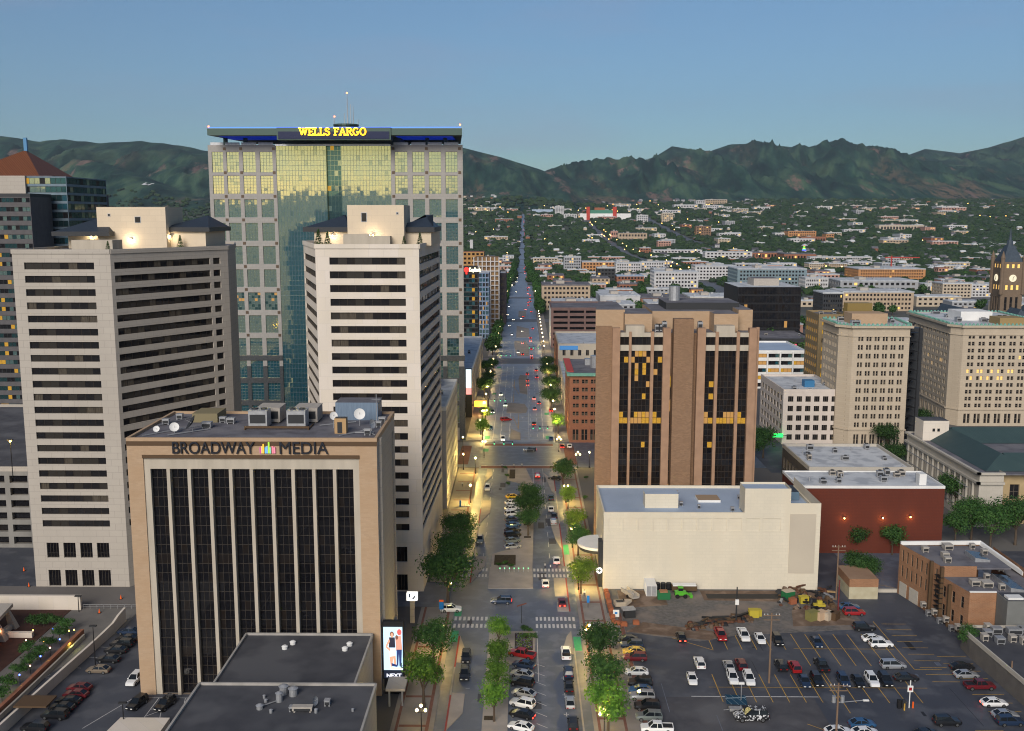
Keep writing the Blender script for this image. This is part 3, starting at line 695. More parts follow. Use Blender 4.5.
bp = N.new('ShaderNodeBump'); bp.inputs['Strength'].default_value = .6; bp.inputs['Distance'].default_value = 25; L.new(noi(.012, 9).outputs['Fac'], bp.inputs['Height']); L.new(bp.outputs[0], bs.inputs['Normal'])
o = b.build('mountains', mm, smooth=True); o['kind'] = 'structure'
# hills behind the drone, across the valley (they only show in the mirror glass)
b = MB(); n = 60
for i in range(n + 1):
    x = -16000 + 32000 * i / n; h = 480 + 260 * noise.noise((x / 3500, 1, 0)) + 90 * noise.noise((x / 900, 4, 0))
    b.v += [(x, -14500, -5), (x, -17000, h), (x, -19800, -5)]
for i in range(n):
    for k in (0, 1): b.f.append((i * 3 + k, i * 3 + k + 1, (i + 1) * 3 + k + 1, (i + 1) * 3 + k)); b.m.append(0)
struct('hills', b, mm)
# ---------------------------------------------------------------- sky, sun, camera
W = bpy.data.worlds.new('World'); S.world = W; W.use_nodes = True
nt = W.node_tree; bg = nt.nodes['Background']; sk = nt.nodes.new('ShaderNodeTexSky'); sk.sky_type = 'NISHITA'; sk.sun_disc = False
SUN_EL = 6.0
sk.sun_elevation = R(SUN_EL); sk.sun_rotation = R(194); sk.altitude = 1300; sk.air_density = 1.0; sk.dust_density = .5; sk.ozone_density = 3.4
hs = nt.nodes.new('ShaderNodeHueSaturation'); hs.inputs['Saturation'].default_value = .90; nt.links.new(sk.outputs[0], hs.inputs['Color'])
tc = nt.nodes.new('ShaderNodeTexCoord'); mp = nt.nodes.new('ShaderNodeMapping'); mp.inputs['Scale'].default_value = (1.5, 1.5, 9); nt.links.new(tc.outputs['Generated'], mp.inputs[0])
cn = nt.nodes.new('ShaderNodeTexNoise'); cn.inputs['Scale'].default_value = 2.2; cn.inputs['Detail'].default_value = 7; nt.links.new(mp.outputs[0], cn.inputs['Vector'])
cr = nt.nodes.new('ShaderNodeMapRange'); cr.inputs[1].default_value = .52; cr.inputs[2].default_value = .8; cr.inputs[4].default_value = .35; nt.links.new(cn.outputs['Fac'], cr.inputs[0])
cm = nt.nodes.new('ShaderNodeMix'); cm.data_type = 'RGBA'; cm.inputs[7].default_value = (2.4, 2.6, 3.6, 1); nt.links.new(cr.outputs[0], cm.inputs[0]); nt.links.new(hs.outputs[0], cm.inputs[6])
nt.links.new(cm.outputs[2], bg.inputs[0]); bg.inputs[1].default_value = .050
sl = bpy.data.lights.new('sun', 'SUN'); sl.energy = 1.5; sl.angle = R(34); sl.color = (1, .91, .80)
so = bpy.data.objects.new('sun', sl); COL.objects.link(so)
az = R(15); el = R(28)
dirv = Vector((-math.sin(az) * math.cos(el), -math.cos(az) * math.cos(el), math.sin(el)))
so.rotation_euler = dirv.to_track_quat('Z', 'Y').to_euler()
cd = bpy.data.cameras.new('camera'); cd.sensor_width = 36; cd.lens = 36 * CF / 1024; cd.clip_start = 1; cd.clip_end = 60000
co = bpy.data.objects.new('camera', cd); COL.objects.link(co); co.location = (0, 0, CH); co.rotation_euler = (R(90) - PITCH, 0, YAW); S.camera = co
S.view_settings.view_transform = 'Standard'; S.view_settings.look = 'None'; S.view_settings.exposure = 1.5; S.view_settings.gamma = 1
S.cycles.use_denoising = True; S.cycles.filter_width = 1.1
try: S.cycles.denoiser = 'OPENIMAGEDENOISE'
except Exception: pass
S.cycles.max_bounces = 6; S.cycles.diffuse_bounces = 2; S.cycles.glossy_bounces = 3; S.cycles.transmission_bounces = 2; S.cycles.volume_bounces = 0; S.cycles.sample_clamp_indirect = 4.0
# ================================================================ near buildings
M_letter = mat('dark_bronze_letters', (.02, .022, .03), .4)
M_brownfascia = mat('brown_fascia', (.09, .055, .03), .6)
# ---------------------------------------------------------------- media office block
X0, X1, Y0, Y1, HH = -72.4, -26.6, 177.8, 203.0, 49.3
B = Bld('office_building', 'tan brick office block with tall dark window strips and a BROADWAY MEDIA sign on top')
b = B.wall; fx0, fx1, fz = -69.5, -29.9, 46.1       # recessed pale frame
Y0f = Y0
B.facade((X0, Y0, 0), (1, 0), X1 - X0, HH, [(fx0 - X0, fx1 - X0)], [(0.01, fz)], .5, 0)
B.facade((X1, Y0, 0), (0, 1), Y1 - Y0, HH, [(4.4, Y1 - Y0 - 1.5)], [(6., HH - 3)], .35, 1, 1)
b.face([(X1 - .35, Y0 + 4.4, 6), (X1 - .35, Y1 - 1.5, 6), (X1 - .35, Y1 - 1.5, HH - 3), (X1 - .35, Y0 + 4.4, HH - 3)], 1)
B.facade((X0, Y1, 0), (0, -1), Y1 - Y0, HH, [], [], .3, 0); B.facade((X1, Y1, 0), (-1, 0), X1 - X0, HH, [], [], .3, 0)
b.box(X0 - .06, X0 + 30, Y0 - .06, Y0 + .1, HH - .9, HH - .05, 2); b.box(X0 + 30, X1 + .06, Y0 - .06, Y0 + .1, HH - .9, HH - .05, 2)
b.box(X1 - .02, X1 + .5, Y0 + 2.4, Y0 + 3.4, 0, HH, 1)
B.done([M_tanbrick, M_conc, M_brownfascia])
ww = fx1 - fx0; n = 10; top = 2.1; pitch = (ww - 1.4) / n
sur = MB()                                            # pale concrete surround and piers
yf = Y0 + .48
sur.box(fx0, fx1, yf - .25, yf + .9, fz - top, fz, 0)
for k in range(n + 1):
    x = fx0 + .7 + k * pitch; hw = .31 if 0 < k < n else .5
    if k == 0: sur.box(fx0, fx0 + 1.15, yf - .25, yf + .9, 0, fz - top, 0)
    elif k == n: sur.box(fx1 - 1.15, fx1, yf - .25, yf + .9, 0, fz - top, 0)
    else: sur.box(x - hw, x + hw, yf - .55, yf + .9, 0, fz - top + .01, 0)
sur.build('surround', M_trim, B.t)
B2 = MB(); B2.box(fx0 - .1, fx1 + .1, Y0 - .25, Y0 + .55, fz, fz + .6); B2.build('lintel', M_brownfascia, B.t)
for k in range(n):
    a = fx0 + .7 + k * pitch + .38; c = fx0 + .7 + (k + 1) * pitch - .38
    B.win((0, yf + .55, 0), (1, 0), a, c, .0, fz - top, .04, 3, 24, 'blk', k % 3, 'window_strip', .05)
for k, (zz, l) in enumerate([(14, 2), (22, 2)]): pass
put_text('lettering', 'BROADWAY', B.t, M_letter, P(173, 449, Y0)[0], P(255, 449, Y0)[0], P(255, 453.5, Y0)[1], P(255, 441.5, Y0)[1], Y0 - .3, .16, .0)
put_text('lettering', 'MEDIA', B.t, M_letter, P(280, 449, Y0)[0], P(328.5, 449, Y0)[0], P(280, 453.5, Y0)[1], P(255, 441.5, Y0)[1], Y0 - .3, .16, .0)
lg = [((.62, .10, .45), 260, 261.3, 447), ((.95, .62, .25), 261.5, 263, 446), ((1., .62, .05), 263, 264.6, 443.8), ((.15, .50, .90), 265.2, 266.8, 447), ((.3, .55, .95), 266.8, 268.2, 445.8), ((.45, .85, .08), 268.4, 270, 441.9), ((.25, .70, .45), 270, 271.5, 447), ((.9, .25, .35), 272.1, 274, 446), ((.85, .3, .4), 274, 275.8, 447)]
lt = MB(); lm = []
for k, (c, a, d, t) in enumerate(lg):
    x0, z0 = P(a, 453, Y0); x1, z1 = P(d, t, Y0); lt.box(x0 + .04, x1 - .04, Y0 - .35, Y0 - .05, z0, z1, k)
    lm.append(mat('logo_%d' % k, c, .5, emit=c, es=.04))
lt.build('emblem', lm, B.t)
roofslab(B.t, X0, X1, Y0, Y1, HH + .1, M_roofg, M_tanbrick, .5, .5)
T = B.t; Z = HH + .1
for x in (-51.0, -43.6):
    hvac(T, x, Y0 + 12, Z, 3.6, 3.2, 3.4, M_metal)
    hvac(T, x + .8, Y0 + 18, Z, 4.6, 5.2, 3.0, M_hvac, False)
b = MB()
for x in (-53.2, -41.0): b.box(x - .1, x + .1, Y0 + 9, Y0 + 14, 0, .3)
b.box(-53.3, -40.9, Y0 + 9.2, Y0 + 9.5, .3, .7); b.build('steel_rack', M_brownfascia, T, (0, 0, Z))
b = MB(); b.box(-38, -23, Y0 + 19, Y0 + 24, 0, 3.4); b.box(-38.1, -22.9, Y0 + 18.9, Y0 + 24.1, 3.4, 3.55, 1)
b = MB(); b.box(-37.5, -29, Y0 + 18.5, Y0 + 24.2, 0, 3.6, 0, 1); b.build('roof_housing', [mat('bluegrey_sheet_metal', (.17, .23, .31), .5, .2, n=(1., (.13, .18, .25)), stretch=(3, 3, .3)), M_roofg], T, (0, 0, Z))
b = MB(); b.box(-1.1, 1.1, -.9, .9, 0, 2.9, 0, 1); b.box(-.55, .35, -.95, -.9, .1, 2.2, 2); b.build('stair_hut', [mat('tan_hut', (.40, .26, .13), .7), M_metald, M_metald], T, (-34.3, Y0 + 7, Z))
def dish(t, x, y, z, r, tilt, az, m, hh=1.2):
    b = MB(); b.cyl((0, 0, 0), (0, 0, hh), .07, n=6, m=1); secs = []
    for k in range(5):
        q = k / 4; rr = max(r * q, .01); secs.append([(rr * math.cos(2 * math.pi * j / 16), -(q * q) * r * .28 * -1, rr * math.sin(2 * math.pi * j / 16)) for j in range(16)])
    secs = [[(px, -py - .0, pz) for px, py, pz in s] for s in secs]
    ct, st = math.cos(tilt), math.sin(tilt)
    secs = [[(px, py * ct - pz * st, py * st + pz * ct + hh + r * .5) for px, py, pz in s] for s in secs]
    b.loft(secs, 0, True, False); b.bar((0, 0, hh + r * .5), (0, -r * .8, hh + r * .5 + r * .5), .06, m=1)
    return b.build('satellite_dish', [m, M_metal], t, (x, y, z), az)
dish(T, -31.8, Y0 + 13, Z, 1.1, -.35, .3, M_white, 1.8); dish(T, -62.5, Y0 + 7, Z, 1.5, -.6, -1.2, M_metald, 1.0)
dish(T, -65.8, Y0 + 6.5, Z, .9, -.5, .4, M_white, .6); dish(T, -36.5, Y0 + 11, Z, .8, -.3, .5, M_white, 2); dish(T, -28.8, Y0 + 8.5, Z, .9, -.3, 1.1, M_metal, .9); dish(T, -69, Y0 + 6, Z, .6, -.5, .2, M_white, .5)
b = MB(); b.box(-65.5, -60.5, Y0 + 16, Y0 + 22, 0, 1.8); b.build('roof_housing', M_brownfascia if False else mat('olive_cover', (.20, .17, .10), .8), T, (0, 0, Z))
for (x, y, s) in [(-57.5, 15, 1.5), (-61, 11, 1.8), (-59.4, 16, 1.2), (-70, 14, 1.3), (-69, 19, 1.2), (-29, 5, 1.2), (-27.8, 16, 1.3), (-26.9 - 1, 12, 1.0)]: hvac(T, x, Y0 + y, Z, s, s * .8, 1.1, M_metal, False)
for k, (x, y, q, w) in enumerate([(-70.5, 3, -63, 12), (-66, 3.5, -60, 9), (-39.5, 12.5, -33, 16), (-34, 3.5, -29, 9), (-30.5, 9, -27.5, 4), (-31.5, 6, -28, 6.5), (-71, 12, -66, 22)]):
    b = MB(); b.bar((x, Y0 + y, .25), (q, Y0 + w, .25), .16); b.build('roof_pipe', M_metal, T, (0, 0, Z))
b = MB(); b.cyl((-28.3, Y0 + 12, 0), (-28.3, Y0 + 12, 6.5), .07, n=6); b.bar((-29.2, Y0 + 12, 5.5), (-27.4, Y0 + 12, 5.5), .06); b.build('antenna', M_metal, T, (0, 0, Z))
# media building lower wing and its neighbour's roof
def lowroof(name, label, x0, x1, y0, y1, h, wall, roof, xl=None):
    B = Bld(name, label)
    pl = [(x0, y0), (x1, y0), (x1, y1), (x0 if xl is None else xl, y1)]
    B.wall.prism(pl, 0, h - .3); B.done([wall])
    roofslab(B.t, 0, 0, 0, 0, h, roof, M_curb, .4, .35, poly=pl); return B
A = lowroof('annex_building', 'low dark-roofed annex at the foot of the tan media office block', -51.6, -28.0, 150.6, 177.0, 12.4, M_conc, M_roofd)
for x, y in [(-42, 173), (-43, 171), (-31.5, 172.5), (-32, 170.5)]:
    b = MB(); b.cyl((0, 0, 0), (0, 0, .5), .5, n=10); b.cyl((0, 0, .5), (0, 0, .7), .6, .3, n=10); b.build('roof_vent', M_white, A.t, (x, y, 12.4))
A = lowroof('podium_building', 'nearest dark flat roof with silver vents and a dish, one step above the annex roof', -51.7, -23.4, 118, 150.4, 15.6, M_conc, M_roofd)
T = A.t
for x, y, r, h in [(-37.5, 147.5, .65, 1.3), (-35.9, 147, .65, 1.2), (-37.6, 145, .5, 1.4), (-40, 142.6, .5, .6), (-39.6, 144.6, .25, .5), (-38, 141.4, .25, .5), (-25.7, 142, .2, .4), (-31.2, 141.5, .25, .6), (-40.2, 146, .2, .5)]:
    b = MB(); b.cyl((0, 0, 0), (0, 0, h), r, n=12); b.cyl((0, 0, h), (0, 0, h + r * .5), r * 1.25, r * .4, n=12); b.build('roof_vent', M_metal, T, (x, y, 15.6))
hvac(T, -37.6 + 2.8, 142, 15.6, 1.0, .8, .7, M_metal, False); hvac(T, -33.3, 141.9, 15.6, 3.0, .9, .8, M_hvac, False)
dish(T, -31.8, 143.4, 15.6, .7, -.2, 1.2, M_metal, .6); hvac(T, -29.9, 143.8, 15.6, .8, .8, .9, M_metal, False)
b = MB(); b.bar((-37.5, 145, .3), (-40, 142.8, .3), .12); b.build('roof_pipe', M_metal, T, (0, 0, 15.6))
# LED billboard and the canopy under it
t = thing('billboard', 'tall glowing LED billboard with an advert standing beside the media block', 'billboard')
bx0, bx1, by = -26.2, -22.6, 178.6; zb0, zb1 = P(385, 678, by)[1], P(400, 627, by)[1]
b = MB(); b.box(bx0, bx1, by, by + 1.2, 0, zb0 - .3); b.box(bx0 - .15, bx1 + .15, by + .1, by + 1.4, zb0 - .3, zb1 + .9); b.build('frame', M_black, t)
def flat(mt_cols, y0):
    pass
sw, sh = bx1 - bx0, zb1 - zb0
scr = MB(); sc = lambda u, v: (bx0 + u * sw, bx0, zb0 + v * sh)
def spoly(pts, m, off): scr.face([(bx0 + u * sw, by - off, zb0 + v * sh) for u, v in pts], m)
spoly([(0, .16), (1, .16), (1, 1), (0, 1)], 0, .02); spoly([(0, .0), (1, .0), (1, .16), (0, .16)], 1, .02)
def ell(cx, cy, rx, ry, m, off): spoly([(cx + rx * math.cos(R(a)), cy + ry * math.sin(R(a))) for a in range(0, 360, 24)], m, off)
spoly([(.30, .42), (.62, .46), (.66, .25), (.55, .24), (.50, .40), (.44, .22), (.36, .23)], 2, .03); spoly([(.26, .58), (.64, .60), (.66, .44), (.30, .42)], 3, .04)
ell(.45, .86, .11, .055, 4, .04); ell(.45, .84, .07, .045, 2, .05); spoly([(.30, .80), (.60, .80), (.62, .60), (.28, .60)], 5, .04); spoly([(.14, .66), (.30, .78), (.34, .72), (.20, .62), (.36, .58), (.32, .53), (.12, .60)], 2, .05)
ell(.84, .90, .12, .06, 6, .04); ell(.70, .80, .08, .045, 4, .05); spoly([(.62, .80), (.92, .84), (.98, .56), (.66, .54)], 7, .035); spoly([(.68, .56), (.96, .56), (.92, .24), (.82, .24), (.80, .48), (.76, .24), (.68, .25)], 8, .045)
spoly([(.40, .30), (.70, .26), (.72, .22), (.42, .24)], 8, .05); spoly([(.35, .22), (.98, .20), (.98, .17), (.35, .17)], 9, .03)
EM = lambda nm, c, e=1.1: mat(nm, (.02, .02, .02), .4, emit=c, es=e * .42)
scr.build('screen', [EM('screen_sky', (.55, .80, 1.), 1.3), EM('screen_base', (.01, .015, .03)), EM('screen_skin', (.85, .42, .26)), EM('screen_white', (.95, .95, 1)), EM('screen_hair', (.22, .08, .04)), EM('screen_dark', (.02, .02, .04)),
                     EM('screen_red', (.8, .12, .10)), EM('screen_peach', (.75, .35, .25)), EM('screen_navy', (.02, .04, .16)), EM('screen_sand', (.9, .75, .65))], t)
put_text('lettering', 'NEXT', t, EM('screen_text', (.9, .9, 1.), 1.5), bx0 + .5, bx0 + sw * .92, zb0 + sh * .02, zb0 + sh * .09, by - .05, .01, .02)
t = thing('canopy', 'flat grey canopy jutting out below the LED billboard', 'canopy')
b = MB(); b.box(-25.2, -21.6, 173.2, 178.2, 3.2, 3.7); b.build('canopy_roof', M_conc, t)
for x in (-24.6, -22.2):
    b = MB(); b.box(x - .15, x + .15, 173.6, 173.9, 0, 3.2); b.build('post', M_metal, t)
# monument sign with a round blue mark
t = thing('monument_sign', 'white lit box sign with a small blue mark on a concrete post', 'sign')
sx, sz = P(412, 597, 212); b = MB(); b.box(sx - .5, sx + .5, 212, 212.8, 0, sz - .8); b.build('post', M_conc, t)
b = MB(); b.box(sx - 1.2, sx + 1.2, 211.8, 213, sz - .8, sz + .9); b.build('sign_box', mat('lit_white_sign', (.8, .8, .8), .4, emit=(1, 1, .9), es=.5), t)
b = MB()
for pts in ([(-.45, .5), (-.25, .65), (-.25, .1), (-.45, .0)], [(.0, -.25), (.25, -.2), (.5, .1), (.45, .35), (.2, .0)]): b.loft([[(sx + x * 1.5, 211.5, sz + z * 1.5) for x, z in pts], [(sx + x * 1.5, 211.79, sz + z * 1.5) for x, z in pts]])
b.build('emblem', mat('navy_ink', (.01, .03, .12), .5), t)
# ---------------------------------------------------------------- apartment towers
def storeyset(z0, z1, n, frac): return spread(z1 - z0, n, frac, 0)
def tower(label, poly, H, bands, mwall, pal, nfl, zb, rows_front_low):
    """poly: plan counter-clockwise seen from above, faces given with window spans per face index"""
    B = Bld('apartment_tower', label, 'tower', cap=99); n = len(poly)
    for k in range(n):
        p, q = poly[k], poly[(k + 1) % n]; Wd = math.dist(p, q); u = ((q[0] - p[0]) / Wd, (q[1] - p[1]) / Wd)
        us = bands.get(k)
        if not us: B.facade((p[0], p[1], 0), u, Wd, H, [], []); continue
        vs = [(a + zb, c + zb) for a, c in spread(H - zb - 2.0, nfl, .52)]
        us = [(a if a >= 0 else Wd + a, c if c > 0 else Wd + c) for a, c in us]
        if k in rows_front_low:
            low = [(.2, 4.3), (7.4, 11.2)]
            lus = spread(us[0][1] - us[0][0], 4, .72); lus = [(a + us[0][0], c + us[0][0]) for a, c in lus]
            O = (p[0], p[1], 0); B.facade(O, u, Wd, zb, lus, low, .5)
            for (a, c) in lus:
                for (z, w) in low: B.win(O, u, a, c, z, w, .5, 4, 1, 'blk', 0)
            O = (p[0], p[1], zb); B.facade(O, u, Wd, H - zb, us, [(a - zb, c - zb) for a, c in vs], .45)
            vv = [(a - zb, c - zb) for a, c in vs]
        else:
            O = (p[0], p[1], 0); B.facade(O, u, Wd, H, us, vs, .45); vv = vs
        for j, (z, w) in enumerate(reversed(vv)):
            for (a, c) in us:
                nxp = max(1, round((c - a) / 1.95)); B.win(O, u, a, c, z, w, .45, nxp, 1, pal, (j * 3 + k) % 7, 'window_band' if nxp > 2 else 'window')
    B.done([mwall]); return B
# tower beside the street (front at y = 231)
pw = [(-47.8, 231), (-23.9, 231), (-22.9, 277), (-27, 284), (-46, 284), (-57.5, 263)]
TW = tower('slender pale apartment tower right beside the street, next to the mirrored tower', pw, 83.2, {0: [(3.2, 20.7)], 1: [(.5, -1.2)], 5: [(1.2, -.6)]}, M_conc2, 'aptw', 21, 14.5, {0})
# big apartment tower on the left
pb = [(-119.2, 233.2), (-96.2, 233.2), (-77.6, 263.5), (-79.2, 276), (-86, 300), (-104, 305), (-119.2, 285)]
TB = tower('broad pale apartment tower behind the media block with long dark window bands', pb, 81.9, {0: [(2.7, -3.9)], 1: [(1.0, -6.), (-5., -2.6)], 6: [(6, -6)]}, M_conc, 'apt', 21, 14.5, {0})
M_pent = mat('penthouse_render', (.62, .52, .39), .85, n=(.3, (.55, .46, .35)), brick=((.60, .50, .375), (.48, .40, .30), 3., 1.5, .02))
M_bluemet = mat('blue_standing_seam', (.04, .052, .07), .5, .2, brick=((.034, .045, .062), (.015, .02, .03), .5, 60., .05))
def penthouse(T, Hh, poly, bx, roofs, wallbox, seed):
    roofslab(T, 0, 0, 0, 0, Hh - .3, M_roofg, M_conc2 if seed == 1 else M_conc, .6, .5, poly=poly)
    x0, x1, y0, y1, z1 = bx
    b = MB(); b.box(x0, x1, y0, y1, Hh - .5, z1, 0, 1)
    b.build('penthouse_block', [M_pent, M_roofg], T)
    b = MB(); b.box(*wallbox, Hh - .4, Hh + 4.1, 0, 1); b.build('penthouse_wall', [M_pent, M_roofg], T)
    for (a, c, y, yb, z) in roofs:
        b = MB(); r = yb - y
        b.face([(a, y, z), (c, y, z), (c - r * .15, y + r * .5, z + 3.0), (a + r * .45, y + r * .5, z + 3.0)]); b.face([(a, yb, z), (a, y, z), (a + r * .45, y + r * .5, z + 3.0)])
        b.face([(c, y, z), (c, yb, z), (c - r * .15, y + r * .5, z + 3.0)]); b.face([(c, yb, z), (a, yb, z), (a + r * .45, y + r * .5, z + 3.0), (c - r * .15, y + r * .5, z + 3.0)])
        b.build('metal_roof', M_bluemet, T)
        b = MB(); b.box(a - .3, c + .3, y - .3, yb + .3, z - 1.1, z + .02); b.build('fascia', M_metald, T)
penthouse(TW.t, 83.2, pw, (-41.8, -28.3, 240, 253, P(345, 205, 240)[1]), [(-52.8, -41.9, 243, 262, 87.2), (-31, -21.6, 243, 262, 87.2)], (-50.5, -22.2, 243.5, 270), 1)
penthouse(TB.t, 81.9, pb, (-108, -90.5, 255, 268, P(140, 207, 255)[1]), [(-118, -104, 252, 268, 86.), (-92, -80.5, 257.5, 276, 87.)], (-117, -81.5, 258, 275), 2)
def pwin(T, px0, px1, py0, py1, y, m=None):
    x0, z1 = P(px0, py0, y); x1, z0 = P(px1, py1, y); b = MB(); b.box(0, x1 - x0, -.08, .05, 0, z1 - z0, 0); b.box(.12, x1 - x0 - .12, -.12, -.08, .12, z1 - z0 - .12, 1)
    b.build('window', [M_metal, m or M_blind], T, (x0, y, z0))
pwin(TW.t, 361, 367, 212.5, 222, 240); pwin(TW.t, 391, 396, 230, 234.5, 243.4); pwin(TW.t, 396, 398.5, 212, 214.5, 240)
pwin(TB.t, 134.5, 141, 216.5, 223, 255); pwin(TB.t, 107.5, 110.5, 213.5, 216.5, 255); pwin(TB.t, 108, 112, 231, 235, 255)
for T, lst in ((TW.t, [(356, 241, 6, 6, 3.6, 2.6), (373, 240, 8, 6, 4, 2.2)]), (TB.t, [(92, 246, 10, 6, 8, 2.4), (85, 245, 4, 4, 4, 1.9)])):
    for px, py, w, d, dd, h in lst:
        y = (236 if T is TW.t else 242) + px * .003; x, z = P(px, py, y); b = MB(); b.box(x - w / 2, x + w / 2, y, y + d, 81.5, (83 if T is TW.t else 81.7) + h); b.build('roof_cabin', M_trim, T)
M_lampw = mat('lamp_glow_white', (1, 1, 1), .3, emit=(1, .74, .36), es=4.5)
M_lampy = mat('lamp_glow_amber', (1, .8, .4), .3, emit=(1, .58, .14), es=6)
def wall_light(px, py, y, label, power=90, m=None, col=(1, .8, .5)):
    x, z = P(px, py, y); b = MB(); b.box(-.25, .25, -.35, 0, -.15, .15); 
    o = b.build('wall_light', M_metald, None, (x, y, z)); tag(o, label, 'wall light')
    g = MB(); g.ball((0, -.4, -.12), .2, 8, 5); g.build('lamp_glass', m or M_lampw, o)
    point(x, y - .7, z - .2, power, col, .2)
def point(x, y, z, p, col=(1, .8, .5), r=.2):
    l = bpy.data.lights.new('lamp_light', 'POINT'); l.energy = p; l.color = col; l.shadow_soft_size = r
    o = bpy.data.objects.new('lamp_light', l); COL.objects.link(o); o.location = (x, y, z); return o
wall_light(333, 235, 243.3, 'bright lamp on the west wall of the street tower penthouse'); wall_light(373.5, 234.5, 239.6, 'bright lamp at the foot of the street tower penthouse block', 120)
wall_light(92, 236, 257.8, 'bright lamp on the broad tower penthouse wall, end near the pyramid', 120); wall_light(131, 238.5, 254.8, 'bright lamp at the foot of the broad tower penthouse block', 160); wall_light(170.5, 236, 257.4, 'bright lamp under the blue metal roof of the broad tower', 120)
# ---------------------------------------------------------------- mirrored bank tower
YW = 396.0
B = Bld('office_tower', 'tallest tower, pink-grey stone and mirrored teal glass with a yellow WELLS FARGO sign', 'tower', cap=99)
xw0, zw = P(207.6, 145, YW); xw1 = P(462.6, 145, YW)[0]; Hw = zw
Wt = xw1 - xw0
zr = lambda py: P(240, py, YW)[1]
pxx = lambda z: P(200 + z / 3.654, 200, YW)[0] - xw0
rows = []
top = 152.6; pit = 23.75; 
rt = [zr(152.6), zr(179.1)]
for k in range(12):
    zt1 = Hw - 2.6 - 9.12 * k; rows.append((zt1 - 7.0 - (.9 if k == 0 else 0), zt1))
rows = [r for r in rows if r[0] > 3][::-1]
L4 = [(pxx(a), pxx(c)) for a, c in ((50, 90), (103, 148), (162, 208), (224, 270))]
R4 = [(pxx(a), pxx(c)) for a, c in ((714, 760), (778, 822), (838, 882), (898, 942))]
ca, cb, cc, cd_ = pxx(283), pxx(465), pxx(518), pxx(700)
O = (xw0, YW, 0)
ls = {}
for j in range(12):
    for i in range(4):
        q = random.random()
        if j in (4, 6, 7) and q < .5: ls[(i, j)] = 'teallit'
B.grid(O, (1, 0), ca, Hw, L4, rows, .45, 4, 6, 'teal', 0, lit=ls, fr=.1)
B.facade((xw0 + cd_, YW, 0), (1, 0), Wt - cd_, Hw, [(a - cd_, c - cd_) for a, c in R4], rows, .45)
for j, (z, w) in enumerate(reversed(rows)):
    for i, (a, c) in enumerate(R4): B.win(O, (1, 0), a, c, z, w, .45, 4, 6, 'teallit' if (j, i) in ((6, 2), (7, 1), (8, 3), (9, 2), (4, 2)) else 'teal', (i + j) % 4, fr=.1)
# curtain walls between the stone wings
NF = 30; fh = Hw / NF
for (a, c, off, nxp, pal, nm) in ((ca, cb, .3, 16, 'teal', 'curtain_wall'), (cc, cd_, .3, 16, 'teal', 'curtain_wall'), (cb, cc, 1.6, 4, 'tealrec', 'curtain_wall')):
    for half in range(6):
        z0 = Hw * half / 6; B.n -= 1
        B.win((xw0, YW + off, 0), (1, 0), a, c, z0, z0 + Hw / 6, 0.04, nxp, 10, pal, half, nm, .09)
b = B.wall
b.box(xw0 + ca, xw0 + cd_, YW + 1.7, YW + 2.4, 0, Hw - .5, 1)
b.box(xw0 + cb - .3, xw0 + cb, YW + .2, YW + 1.8, 0, Hw, 1); b.box(xw0 + cc, xw0 + cc + .3, YW + .2, YW + 1.8, 0, Hw, 1)
# sides and back
pr = [(xw1, YW), (xw1 - 3.6, YW + 45), (xw0 + 4, YW + 45), (xw0, YW)]
for k in range(3):
    p, q = pr[k], pr[k + 1]; Wd = math.dist(p, q); B.facade((p[0], p[1], 0), ((q[0] - p[0]) / Wd, (q[1] - p[1]) / Wd), Wd, Hw, [], [])
# dark granite base
for (a, c) in ((xw0 - .2, xw0 + ca), (xw0 + cd_, xw1 + .25)):
    for k in range(5):
        pass
zb_ = P(200, 366, YW)[1]
B.done([M_stone, M_teald])
g = MB()
us = [0] + [q for ac in L4 for q in ac] + [ca]
for i in range(0, len(us), 2): g.box(xw0 + us[i], xw0 + us[i + 1], YW - .18, YW + .02, 0, zb_)
for r in rows:
    if r[0] < zb_ + 5: g.box(xw0, xw0 + ca, YW - .2, YW + .04, max(0, r[0] - 2.0), r[0])
g.build('granite_base', M_granite, B.t); g = MB()
us = [cd_] + [q for ac in R4 for q in ac] + [Wt + .3]
for i in range(0, len(us), 2): g.box(xw0 + us[i], xw0 + us[i + 1], YW - .18, YW + .02, 0, zb_)
for r in rows:
    if r[0] < zb_ + 5:
        g.box(xw0 + cd_, xw1 + .3, YW - .2, YW + .04, max(0, r[0] - 2.0), r[0])
g.build('granite_base', M_granite, B.t)
acm = None                                            # square bronze accents where the stone bands cross
for r in rows:
    for q in (L4[0][1] + (L4[1][0] - L4[0][1]) / 2, L4[2][1] + (L4[3][0] - L4[2][1]) / 2 - 6.4, ca - .9, cd_ + .9, R4[1][1] + .8, Wt - 1.2):
        if r[1] <= zb_: continue
        loc = (xw0 + q, YW, r[1] + 1.15)
        if acm is None: acm = MB().box(-.55, .55, -.12, .02, -.55, .55).build('stone_accent', mat('bronze_accent', (.10, .07, .05), .5, .4), B.t, loc).data
        else: link('stone_accent', acm, B.t, loc)
